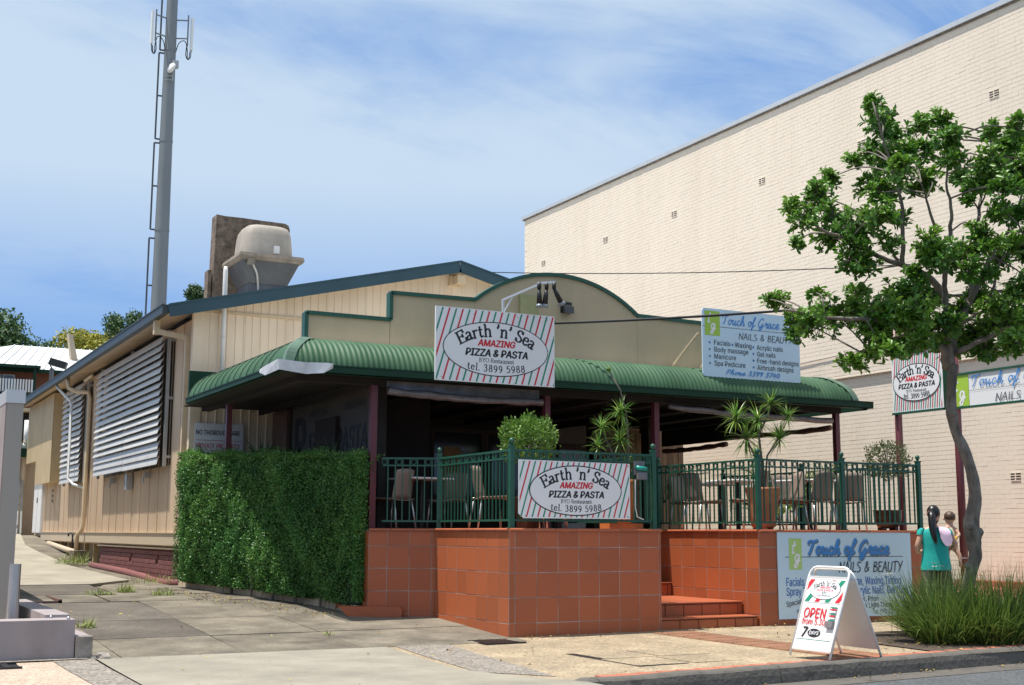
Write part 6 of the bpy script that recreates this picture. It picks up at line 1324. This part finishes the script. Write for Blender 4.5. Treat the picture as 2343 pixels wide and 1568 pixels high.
def hrot(p): x, y, z = p; return (HD.x + x * math.cos(ha) - y * math.sin(ha), HD.y + x * math.sin(ha) + y * math.cos(ha), HD.z + z)
b = MB(); fc = blob((0, 0, 0), (.068, .082, .098)); b.add([hrot(p) for p in fc.v], fc.f)
b.add([hrot(p) for p in [(-.012, .078, -.02), (.012, .078, -.02), (0, .102, -.022), (0, .078, .015)]], [(0, 2, 3), (2, 1, 3), (0, 1, 2)])
b.add([hrot(p) for p in [(-.02, .079, -.046), (.02, .079, -.046), (0, .084, -.042), (0, .083, -.053)]], [(0, 3, 1, 2)]); build('face', b, 'skin', wo, smooth=True)
b = MB()
for sx in (-.028, .028): e = blob((sx, .073, .008), (.009, .006, .005), 8, 6); b.add([hrot(p) for p in e.v], e.f)
build('eye', b, 'ink', wo)
hr = blob((0, -.018, .018), (.082, .090, .100), 18, 12); b = MB(); b.add([hrot((x, y if y < .035 else .035 + (y - .035) * .15, z)) for x, y, z in hr.v], hr.f); hair = build('hair', b, 'hair', wo, smooth=True)
b = MB(); b.tube(crv([hrot((.0, -.09, .02)), (-.06, -.11, 1.40), (-.07, -.15, 1.30), (-.065, -.165, 1.18), (-.045, -.17, 1.08), (-.03, -.16, 1.02)], 4), [.022, .034, .04, .044, .046, .047, .048, .048, .047, .046, .045, .044, .042, .04, .036, .032, .026, .02, .014, .008, .004], 10); build('ponytail', b, 'hair', hair, smooth=True)
b = MB(); b.tube([hrot((-.0, -.098, .012)), (-.045, -.10, 1.405)], .034, 10); build('hair_tie', b, 'paver', hair)
build('top', loft([(0, 0, .70, .195, .155), (0, -.002, .80, .186, .148), (0, -.005, .90, .168, .13), (0, -.01, 1.0, .165, .125), (0, -.012, 1.10, .178, .13), (0, -.01, 1.17, .186, .118), (0, -.008, 1.215, .172, .095), (0, -.005, 1.245, .105, .07), (0, 0, 1.265, .065, .058)], 24, .03), 'teal_cloth', wo, smooth=True)
for sx in (-1, 1):
    b = loft([(sx * .155, -.008, 1.235, .028, .05), (sx * .178, -.01, 1.20, .046, .058), (sx * .19, -.012, 1.15, .045, .055)], 12); build('sleeve', b, 'teal_cloth', wo, smooth=True)
    build('trouser_leg', loft([(sx * .075, 0, .80, .095, .12), (sx * .085, 0, .70, .10, .125), (sx * .095, .0, .58, .098, .115), (sx * .105, .005, .46, .105, .11), (sx * .11, .005, .40, .108, .11)], 18, .05, sx), 'olive_cloth', wo, smooth=True)
build('waistband', loft([(0, 0, .70, .162, .125), (0, 0, .76, .158, .122), (0, 0, .82, .15, .12)], 20), 'olive_cloth', wo, smooth=True)
b = MB(); vs = []
for i in range(9):
    for j in range(7):
        s_ = i / 8; t_ = j / 6; x = .02 + .15 * t_ + .01 * math.sin(i); y = .08 - .24 * s_ if s_ < .55 else -.15 - .02 * (s_ - .55); z = 1.258 - .035 * t_ if s_ < .5 else 1.258 - .035 * t_ - (s_ - .5) * .5 * (1 - .35 * (2 * t_ - 1) ** 2); vs.append((x, y - .012 * math.cos(3.1 * (t_ - .5)), z + .012))
b.add(vs, [(i * 7 + j, (i + 1) * 7 + j, (i + 1) * 7 + j + 1, i * 7 + j + 1) for i in range(8) for j in range(6)]); build('shoulder_cloth', b, 'pink_cloth', wo, smooth=True)
b = MB(); 
for sx in (-.10, .105): b.box((sx - .045, -.07, 0), (sx + .045, .16, .02))
build('sandal', b, 'dark_wood', wo)
ba = person_root('baby with short brown hair in a cream top held against the woman\'s shoulder', (13.42, 12.765, zg(13.4, 12.8) + .02), math.radians(-30))
pts = [(.20, .20, 1.02, .07, .065), (.20, .19, 1.12, .068, .06), (.20, .19, 1.20, .05), (.205, .195, 1.255, .035), (.21, .20, 1.33, .06), (.27, .16, 1.20, .028), (.30, .10, 1.13, .022), (.25, .06, 1.10, .018), (.235, .05, 1.10, .015), (.13, .16, 1.20, .028), (.10, .10, 1.14, .022), (.25, .17, .96, .04), (.30, .13, .86, .03), (.30, .12, .75, .022), (.31, .16, .72, .018), (.15, .16, .96, .04), (.13, .1, .86, .03), (.13, .11, .78, .022)]
skin_body('body', pts, [(0, 1), (1, 2), (2, 3), (3, 4), (2, 5), (5, 6), (6, 7), (7, 8), (2, 9), (9, 10), (0, 11), (11, 12), (12, 13), (13, 14), (0, 15), (15, 16), (16, 17)], 'skin', ba)
build('head', blob((.21, .20, 1.345), (.066, .072, .075)), 'skin', ba, smooth=True); hr = blob((.212, .195, 1.365), (.074, .080, .072)); build('hair', hr, 'baby_hair', ba, smooth=True)
b = MB(); 
for sx in (-.074, .07): e = blob((.21 + sx, .205, 1.335), (.010, .014, .018), 8, 6); b.add(e.v, e.f)
build('ear', b, 'skin', ba, smooth=True)
build('romper', loft([(.20, .20, .95, .085, .085), (.20, .195, 1.05, .088, .082), (.20, .19, 1.15, .085, .075), (.20, .19, 1.215, .06, .055), (.203, .192, 1.24, .042, .042)], 16, .03), 'baby_cloth', ba, smooth=True)
b = MB(); b.tube([(.25, .06, 1.085), (.22, .03, 1.095)], .018, 8, 'bright_yellow'); b.tube([(.215, .03, 1.09), (.19, .025, 1.085)], .017, 8, 'magenta'); rt_ = build('baby_rattle', b); rt_.matrix_world = Matrix.Translation((13.42, 12.765, zg(13.4, 12.8) + .02)) @ Matrix.Rotation(math.radians(-30), 4, 'Z') @ Matrix.Diagonal((1.05, 1.05, 1.06, 1)); setp(rt_, 'small pink and yellow toy in the baby\'s hand', 'toy')

# ================================================================== TOWER, CHIMNEY SLAB, EXHAUST
tw_ = thing('phone_tower', 'tall tapering grey mobile phone tower with panel antennas', 'tower', (9.70, 45.0, 1.2))
TX, TY = 9.72, 45.0
def trad(z): return .315 - (z - 1) * .0062
for z0, z1 in ((1, 7.8), (7.8, 11.95), (11.95, 15.25), (15.25, 18.7), (18.7, 26)):
    b = MB(); b.tube([(TX, TY, z0), (TX, TY, z1 - .02)], [trad(z0) + .004, trad(z1)], 24, cap=False); build('pole_section', b, 'pole_grey', tw_, smooth=True)
    b = MB(); b.tube([(TX, TY, z1 - .05), (TX, TY, z1 + .03)], trad(z1) + .012, 24); build('joint_collar', b, 'pole_grey', tw_)
LV = V((-.92, .1, 0)).normalized()
for z0, z1 in ((8.2, 11.63), (11.95, 15.15), (15.3, 18.55), (18.66, 24)):
    b = MB(); ox = trad(z0) + .16; px_, py_ = TX + LV.x * ox, TY + LV.y * ox; b.bar((px_, py_, z0), (px_ + .0, py_, z1), .055)
    for z in (z0, (z0 + z1) / 2, z1): b.bar((px_, py_, z), (TX, TY, z), .05)
    build('cable_ladder', b, 'hood_duct', tw_)
for sgn, zz in ((-1, -.02), (1, -.02)):
    ax_ = V((sgn * .97, -.25, 0)).normalized(); o_ = V((TX, TY, 0)); ar = MB()
    for z in (19.17 + zz * .5, 19.87 + zz * .5): ar.bar(o_ + V((0, 0, z)), o_ + ax_ * .62 + V((0, 0, z + .04)), .04)
    ar.tube([o_ + ax_ * .6 + V((0, 0, 18.92 + zz)), o_ + ax_ * .6 + V((0, 0, 20.12 + zz))], .028, 8); am = build('antenna_arm', ar, 'pole_grey', tw_)
    b = MB(); c_ = o_ + ax_ * .74; b.box((c_.x - .04, c_.y - .08, 18.77 + zz), (c_.x + .04, c_.y + .08, 20.02 + zz)); build('panel_antenna', b, 'white_paint', am)
    b = MB(); b.tube(crv([o_ + ax_ * .2 + V((0, 0, 18.67 + zz)), o_ + ax_ * .3 + V((0, 0, 19.02 + zz)), o_ + ax_ * .5 + V((0, 0, 19.12 + zz)), o_ + ax_ * .6 + V((0, 0, 18.82 + zz)), o_ + ax_ * .62 + V((0, 0, 18.47 + zz)), o_ + ax_ * .72 + V((0, 0, 18.50 + zz)), o_ + ax_ * .74 + V((0, 0, 18.77 + zz))], 4), .016, 6)
    b.tube(crv([o_ + ax_ * .58 + V((0, 0, 18.97 + zz)), o_ + ax_ * .56 + V((0, 0, 18.57 + zz)), o_ + ax_ * .66 + V((0, 0, 18.42 + zz)), o_ + ax_ * .7 + V((0, 0, 18.72 + zz))], 4), .018, 6); build('cable_loop', b, 'black_metal', am, smooth=True)
b = MB(); b.lathe((0, 0, 0), [(.02, -.02), (.19, 0), (.20, .03), (.20, .08), (.14, .12)], 20); rm = Matrix.Translation((TX + .02, TY - .42, 17.86)) @ Matrix.Rotation(math.radians(-70), 4, 'Y') @ Matrix.Rotation(.3, 4, 'X'); b.v = [tuple(rm @ V(p)) for p in b.v]; build('dish_antenna', b, 'white_paint', tw_, smooth=True)
b = MB(); b.box((TX + .02, TY - .5, 17.90), (TX + .22, TY - .34, 18.17)); build('radio_box', b, 'grey_metal', tw_)
b = MB(); b.tube([(TX + .06, TY - .34, 17.42), (TX + .06, TY - .34, 18.02)], .022, 6); b.bar((TX - .2, TY - .2, 17.47), (TX + .06, TY - .34, 17.47), .03); b.bar((TX - .2, TY - .2, 17.62), (TX + .06, TY - .34, 17.62), .03); build('dish_bracket', b, 'grey_metal', tw_)

ck = thing('chimney_wall', 'old brown cement rendered wall standing behind the roof exhaust', 'wall', (7.1, 24.7, 5.5))
fr = (V((0, 24.6, 0)), V((1, 0, 0)), V((0, 0, 1)), V((0, 1, 0)))
b = MB(); b.prism([(6.33, 4.9), (7.88, 4.9), (7.9, 7.42), (7.87, 7.50), (7.8, 7.535), (7.3, 7.54), (6.9, 7.55), (6.55, 7.545), (6.38, 7.56)], fr, .35); build('rendered_slab', b, 'slab_brown', ck)
b = MB(); b.box((6.26, 24.63, 4.9), (6.328, 24.9, 6.42)); build('side_pier', b, 'slab_brown', ck)
ex = thing('roof_exhaust', 'weathered kitchen exhaust hood on a tapered duct on the roof', 'exhaust', (7.05, 23.6, 5.7))
def frus(b, c0, w0, d0, z0, w1, d1, z1): x, y = c0; b.add([(x - w0, y - d0, z0), (x + w0, y - d0, z0), (x + w0, y + d0, z0), (x - w0, y + d0, z0), (x - w1, y - d1, z1), (x + w1, y - d1, z1), (x + w1, y + d1, z1), (x - w1, y + d1, z1)], [(0, 3, 2, 1), (4, 5, 6, 7), (0, 1, 5, 4), (1, 2, 6, 5), (2, 3, 7, 6), (3, 0, 4, 7)])
ec = (7.10, 23.75)
b = MB(); frus(b, ec, .38, .38, 5.3, .38, .38, 5.98); build('duct_base', b, 'hood_duct', ex); b = MB(); frus(b, ec, .385, .385, 5.985, .56, .56, 6.40); build('duct_taper', b, 'hood_duct', ex)
b = MB(); frus(b, ec, .60, .60, 6.40, .64, .64, 6.46); frus(b, ec, .64, .64, 6.462, .62, .62, 6.53); build('hood_rim', b, 'hood_rim', ex)
b = MB(); rings = [(6.53, .50), (6.75, .485), (6.95, .465), (7.06, .44), (7.13, .395), (7.16, .32), (7.165, .2)]; vs = []
for z, r in rings:
    for j in range(24):
        a = 2 * math.pi * (j + .5) / 24; ca, sa = math.cos(a), math.sin(a); k = 1 / (abs(ca) ** 5 + abs(sa) ** 5) ** .2; vs.append((ec[0] + r * k * ca, ec[1] + r * k * sa, z))
b.add(vs, [(i * 24 + j, i * 24 + (j + 1) % 24, (i + 1) * 24 + (j + 1) % 24, (i + 1) * 24 + j) for i in range(len(rings) - 1) for j in range(24)] + [tuple(6 * 24 + j for j in range(24))]); dm = build('hood_dome', b, 'hood_dome', ex, smooth=True)
b = MB(); b.box((7.16, 23.235, 6.58), (7.27, 23.25, 6.73)); build('sticker', b, 'white_paint', dm)
b = MB(); b.tube(crv([(6.72, 23.17, 6.42), (6.74, 23.16, 6.3), (6.84, 23.24, 6.15), (6.9, 23.36, 5.95), (6.9, 23.35, 5.85)], 3), .022, 6); build('cable_conduit', b, 'grey_metal', ex)
b = MB(); b.box((6.62, 23.12, 6.30), (6.76, 23.2, 6.42)); build('junction_box', b, 'hood_rim', ex)
b = MB(); b.tube([(5.87, 21.86, 3.95), (5.865, 21.86, 5.86), (5.865, 21.87, 5.93)], [.042, .042, .03], 10); b.tube([(5.87, 21.86, 4.6), (5.87, 21.86, 4.66)], .047, 10); b.bar((5.8, 21.86, 5.31), (5.93, 21.66, 5.31), .02); vp = build('vent_pipe', b, 'pvc', label='white plastic vent pipe rising past the blue barge of the gable', cat='pipe', smooth=True)

# ================================================================== BACKGROUND LEFT
hs_ = thing('brick_house', 'red brick house with white iron roof and balcony behind the driveway', 'house', (9, 65, 2))
b = MB(); b.box((2.6, 65, .5), (15, 75, 9.0)); build('brick_wall', b, 'far_brick', hs_)
b = MB(); x0, x1, y0, y1, ze, zr = 2.0, 15.6, 64.3, 75.8, 9.0, 10.75
b.add([(x0, y0, ze), (x1, y0, ze), (x1, y1, ze), (x0, y1, ze), (7.7, 69, zr), (12.5, 69, zr), (7.7, 70.5, zr), (12.5, 70.5, zr)], [(0, 1, 5, 4), (1, 2, 7, 5), (2, 3, 6, 7), (3, 0, 4, 6), (4, 5, 7, 6), (0, 3, 2, 1)]); rf = build('roof', b, 'white_iron', hs_)
b = MB()
for i in range(26): t = .05 + i * .9 / 25; xa = x0 + (x1 - x0) * t; xb = 7.7 + 4.8 * min(1, max(0, (t - .3) / .42)); b.bar((xa, y0, ze + .03), (xb, 69, zr + .03) if .3 < t < .75 else (xa + (7.7 - x0) * min(1, t / .42) * .0 + (xb - xa) * .5, y0 + 2.3, ze + .03 + .86), .04, .03)
build('roof_ribs', b, 'white_iron', rf)
b = MB(); b.box((1.9, 64.2, 8.82), (15.7, 64.3, 9.0)); build('gutter', b, 'dark_green', hs_)
b = MB(); b.prism([(10.2, 9.6), (10.55, 9.5), (10.15, 11.15), (9.95, 11.2)], (V((0, 66.5, 0)), V((1, 0, 0)), V((0, 0, 1)), V((0, 1, 0))), .6); build('chimney', b, 'fascia_board', hs_)
for xa, xb, mm in ((5.6, 6.75, 'glass_dark'), (6.8, 7.35, 'glass_pale'), (9.55, 10.3, 'glass_pale')):
    b = MB(); b.box((xa, 64.93, 7.5), (xb, 64.99, 8.75)); wf = build('window', b, 'white_paint', hs_); b = MB(); b.box((xa + .06, 64.91, 7.56), (xb - .06, 64.928, 8.69)); build('pane', b, mm, wf)
b = MB(); b.box((3.6, 63.4, 7.55), (8.1, 64.99, 7.75)); bl_ = build('balcony', b, 'dark_green', hs_); b = MB(); b.box((3.5, 63.3, 8.93), (8.3, 64.25, 9.06)); b.box((8.0, 63.4, 7.75), (8.12, 63.5, 8.95)); build('balcony_roof', b, 'dark_green', bl_)
for i in range(34): b = MB(); b.box((3.7 + i * .128, 63.38, 7.78), (3.7 + i * .128 + .075, 63.41, 8.38)); build('baluster', b, 'white_paint', bl_)
rs = thing('rear_shed', 'cream rear wing with window and leaning odds and ends behind the building', 'shed', (5.1, 42.5, 1.2))
b = MB(); b.box((4.2, 42.5, 1.0), (6.3, 46, 4.05)); build('shed_wall', b, 'tan_clad', rs)
for i in range(5): b = MB(); b.box((4.22 + i * .2, 42.47, 1.0), (4.40 + i * .2, 42.498, 2.7)); build('wall_board', b, 'tan_clad', rs)
b = MB(); b.box((4.5, 42.45, 2.75), (5.1, 42.497, 3.5)); wf = build('window', b, 'trim_cream', rs); b = MB(); b.box((4.55, 42.43, 2.8), (5.05, 42.448, 3.45)); build('pane', b, 'glass_dark', wf)
b = MB(); b.box((3.8, 41.9, 3.72), (5.6, 46, 3.82)); b.box((3.8, 41.88, 3.55), (5.6, 41.92, 3.72)); build('shed_roof', b, 'dark_green', rs)
b = MB(); b.box((4.6, 43.2, 3.82), (5.8, 45.5, 5.05)); up_ = build('upper_bay', b, 'interior_dark', rs); b = MB(); b.box((4.5, 42.7, 5.05), (5.9, 45.6, 5.15)); build('bay_roof', b, 'trim_cream', rs)
b = MB(); b.tube([(5.30, 42.6, 3.9), (5.30, 42.6, 4.75)], .11, 10); b.tube([(5.15, 42.55, 3.95), (5.35, 42.62, 3.92)], .09, 8); build('water_heater', b, 'white_paint', rs, smooth=True)
b = MB(); b.tube([(5.22, 42.3, 1.1), (5.22, 42.3, 3.6)], .07, 8); build('shed_post', b, 'trim_cream', rs)
cr_ = thing('milk_crate', 'black plastic crates stacked by the rear shed', 'crate', (4.75, 41.6, 1.2)); b = MB()
for zz in (0, .36):
    for i in range(5): b.box((4.6, 41.5, 1.2 + zz + i * .075), (4.95, 41.52, 1.225 + zz + i * .075)); b.box((4.6 + i * .0825, 41.5, 1.2 + zz), (4.62 + i * .0825, 41.525, 1.53 + zz))
    b.box((4.6, 41.7, 1.2 + zz), (4.95, 41.72, 1.53 + zz))
build('crate_sides', b, 'black_metal', cr_)
ld = thing('step_ladder', 'aluminium ladder leaning against the rear shed', 'ladder', (5.1, 41.7, 1.2)); b = MB(); b.bar((5.0, 41.4, 1.2), (5.12, 42.3, 2.9), .05); b.bar((5.12, 41.4, 1.2), (5.2, 42.3, 2.9), .05)
for i in range(6): b.bar((5.02 + i * .02, 41.5 + i * .14, 1.35 + i * .25), (5.13 + i * .015, 41.5 + i * .14, 1.35 + i * .25), .03)
build('ladder_rails', b, 'grey_metal', ld)
fl2 = thing('roof_floodlight', 'black floodlight on a short post at the eave of the long roof', 'floodlight', (5.5, 37, 5.2))
b = MB(); b.tube([(5.35, 38.5, 5.1), (5.35, 38.5, 5.95)], .06, 8); build('post', b, 'hood_duct', fl2); b = MB(); b.bar((5.28, 38.45, 6.15), (5.72, 38.3, 6.02), .22, .2); build('lamp_head', b, 'black_metal', fl2); b = MB(); b.tube([(5.35, 38.5, 5.95), (5.3, 38.5, 6.05), (5.36, 38.45, 6.15)], .02, 6); build('bracket', b, 'black_metal', fl2)
b = MB(); b.tube([(5.62, 36.6, 5.2), (5.62, 36.6, 5.75)], .05, 8); build('roof_vent_pipe', b, 'pvc', label='pale vent pipe standing on the roof beside the floodlight', cat='pipe')

def far_tree(label, c, r, h, mt, n=1500, gz=2.0, sq=1.0, lobes=7):
    t = thing('tree', label, 'tree', (c[0], c[1], gz), 'trees behind the buildings'); b = MB(); b.tube([(c[0], c[1], gz), (c[0] + .2, c[1], (gz + h) / 2), (c[0], c[1], h)], [.35, .25, .12], 8); build('trunk', b, 'bark', t)
    LB = [(np.array([c[0], c[1], h]) + rdir(1, .2)[0] * r * .6 * np.array([1, 1, sq]), r * rng.uniform(.4, .62)) for i in range(lobes)]; P_, T_, N_ = [], [], []
    n *= 3
    for i in range(n): q, rr = LB[rng.integers(lobes)]; d = rdir(1, .15)[0]; P_.append(q + d * rr * rng.uniform(.55, 1.08) * np.array([1, 1, max(sq, .8)])); N_.append(d + rng.normal(scale=.5, size=3)); T_.append(rng.normal(size=3) + np.array([0, 0, -.2]))
    link('crown', leaf_mesh('crown', np.array(P_), np.array(T_), np.array(N_), (.16 + r * .045) * rng.uniform(.6, 1.4, n), (.10 + r * .03) * rng.uniform(.6, 1.2, n), rng.uniform(0, 1, n) ** 1.8, mt, OB), t, kind='stuff'); return t
far_tree('large dark green tree behind the white roofed house', (9.0, 97, 0), 3.7, 13.2, 'far_leaf', 2600); far_tree('lower dark tree sloping down beside the white roof', (12.2, 97.5, 0), 2.2, 12.9, 'far_leaf', 1200)
far_tree('yellow flowering tree behind the white roof ridge', (15.4, 98, 0), 2.3, 14.3, 'yellow_leaf', 1800, sq=.7); far_tree('yellow flowering tree partly hidden by the long eave', (17.4, 97, 0), 2.1, 14.6, 'yellow_leaf', 1600, sq=.7)
far_tree('dark green rounded tree above the yellow blossom', (18.6, 102, 0), 2.2, 14.9, 'far_leaf', 1200, sq=.7); far_tree('small distant bluish tree between the larger crowns', (14.0, 104, 0), 1.5, 14.6, 'far_leaf', 500)
far_tree('pointed pine top showing above the blue barge', (23.0, 94, 0), 1.15, 18.0, 'far_leaf', 900, sq=1.3, lobes=5); far_tree('dark treetop peeping over the eave at the tower foot', (17.6, 92, 0), 1.4, 15.8, 'far_leaf', 600)

# ================================================================== FOREGROUND LEFT
lw = thing('low_wall', 'lavender rendered low garden wall with a return along the driveway', 'wall', (2, 14, 0))
b = MB(); b.box((-6, 13.5, -.1), (2.24, 13.86, .40)); build('front_wall', b, 'lavender', lw)
b = MB(); b.box((2.0, 13.862, -.1), (2.24, 17.2, .43)); build('side_wall', b, 'lavender', lw)
b = MB(); b.box((2.245, 13.55, -.1), (2.40, 15.2, .235)); build('wall_footing', b, 'lavender', lw)
b = MB(); b.box((2.25, 13.46, -.05), (2.41, 13.548, .232)); build('broken_end', b, 'rubble', lw)
for x, y in ((.75, 13.8), (1.42, 13.56), (2.05, 13.82), (2.18, 13.56), (.9, 13.56), (2.1, 14.2)): b = MB(); b.lathe((x, y, .40), [(.016, 0), (.018, .012), (.012, .024), (.002, .028)], 8); build('skate_stud', b, 'steel', lw, smooth=True)
b = MB()
for i in range(9):
    x, y = 2.38 + random.uniform(0, .22), 13.42 + random.uniform(-.05, .12); r = random.uniform(.03, .075); b.add([(x + r * random.uniform(.7, 1.2) * dx, y + r * random.uniform(.7, 1.2) * dy, zg(x, y) + (r * random.uniform(.6, 1.1) if dz else 0)) for dx, dy, dz in ((-1, -1, 0), (1, -1, 0), (1, 1, 0), (-1, 1, 0), (-.7, -.7, 1), (.7, -.7, 1), (.7, .7, 1), (-.7, .7, 1))], [(4, 5, 6, 7), (0, 1, 5, 4), (1, 2, 6, 5), (2, 3, 7, 6), (3, 0, 4, 7)])
build('concrete_rubble', b, 'rubble', label='broken concrete rubble at the end of the lavender wall', kind='stuff')
b = MB(); b.box((-6, 13.86, -.05), (2.0, 20, .16)); gb = build('planter_gravel', b, 'pink_aggregate', kind='structure')
for x in (.6, 1.35): b = MB(); b.tube([(x, 13.44, .05), (x, 13.52, .06)], .03, 8); build('weep_pipe', b, 'black_metal', lw)
sheet('gravel_strip', [(-6, 13.38), (2.36, 13.38), (2.36, 13.52), (-6, 13.52)], 'grey_aggregate', .014); bpy.data.objects['gravel_strip']['kind'] = 'structure'
pr2 = thing('sign_pylon', 'tall lavender grey pylon wall with silver capping beside the driveway', 'pylon', (1.7, 15.3, .2))
b = MB(); b.box((1.64, 15.0, .1), (1.81, 16.6, 2.68)); build('pylon_body', b, 'pillar_grey', pr2); b = MB(); b.box((1.625, 15.02, .1), (1.639, 16.6, 2.68)); build('side_face', b, 'lavender', pr2)
b = MB(); b.box((1.62, 14.985, 2.682), (1.825, 16.62, 2.83)); build('capping', b, 'cap_metal', pr2)
b = MB(); b.box((1.612, 15.35, 1.0), (1.624, 16.3, 1.75), 'poster_b'); b.box((1.606, 15.42, 1.05), (1.611, 16.2, 1.6), 'bright_yellow'); build('side_sign', b, None, pr2)
b = MB(); b.tube([(1.755, 14.45, .1), (1.755, 14.45, .925)], .062, 16); b.tube([(1.755, 14.45, .925), (1.755, 14.45, .93)], .066, 16); build('steel_bollard', b, 'steel', smooth=False, label='round brushed steel post standing before the lavender pylon', cat='bollard')
b = MB(); b.box((2.26, 18.95, .2), (2.95, 19.0, .31)); b.box((2.9, 18.95, .2), (2.95, 20.2, .33)); build('garden_edge_board', b, 'blind_brown', label='rusty brown edging board around the small bed', cat='edging')
ngb = thing('neighbour_building', 'plain neighbouring building left of the driveway', 'building', (0, 25, 0)); b = MB(); b.box((-9, 19.5, 0), (1.85, 33, 3.4)); build('wall', b, 'lavender', ngb)

# ================================================================== LIGHTS ON THE BANNER, CABLES
fa = thing('floodlight_arm', 'three black floodlights on a galvanised arm above the large banner', 'floodlight', (8.4, 16.1, 4.4))
b = MB(); b.bar((8.39, 16.06, 4.2), (8.39, 16.06, 4.63), .03); b.bar((8.39, 16.06, 4.62), (8.80, 15.7, 4.83), .03); b.bar((8.39, 16.06, 4.42), (8.5, 15.97, 4.66), .02); b.bar((8.76, 15.72, 4.84), (9.0, 15.6, 4.86), .035); build('arm', b, 'cap_metal', fa)
for (x, y, z), dr_ in (((8.79, 15.7, 4.80), (.05, .06, -1)), ((8.89, 15.66, 4.80), (-.05, .15, -1)), ((8.98, 15.6, 4.80), (.6, .2, -.75))):
    d = V(dr_).normalized(); p = V((x, y, z)); b = MB(); b.tube([p + V((0, 0, .05)), p + V((0, 0, -.04))], .03, 8); b.tube([p - V((0, 0, .04)), p + d * .10 - V((0, 0, .04)), p + d * .22 - V((0, 0, .04))], [.022, .035, .042], 10); lh = build('lamp_head', b, 'black_metal', fa, smooth=True); b = MB(); b.tube([p + d * .221 - V((0, 0, .04)), p + d * .27 - V((0, 0, .04))], [.044, .058], 10); build('bulb', b, 'glass_pale', lh, smooth=True)
def cable(name, label, a, c, sag, r_, n=24): b = MB(); a = V(a); c = V(c); b.tube([a.lerp(c, i / n) - V((0, 0, sag * 4 * (i / n) * (1 - i / n))) for i in range(n + 1)], r_, 6); return build(name, b, 'black_metal', label=label, cat='cable')
cable('power_cable', 'thick black service cable running from the parapet to the street', (9.46, 16.86, 4.47), (20.0, 5.5, 5.55), .35, .019)
b = MB(); b.tube([(9.40, 16.86, 4.38), (9.46, 16.84, 4.47), (9.62, 16.68, 4.475)], .03, 7); b.tube([(9.38, 16.88, 4.2), (9.42, 16.86, 4.4)], .015, 6); build('cable_clamp', b, 'black_metal', label='black strain clamp where the service cable meets the parapet', cat='clamp')
cable('thin_cable', 'thin overhead wire running from the gable across the cream wall', (11.05, 21.7, 6.32), (24.0, 8.5, 6.6), .45, .009)
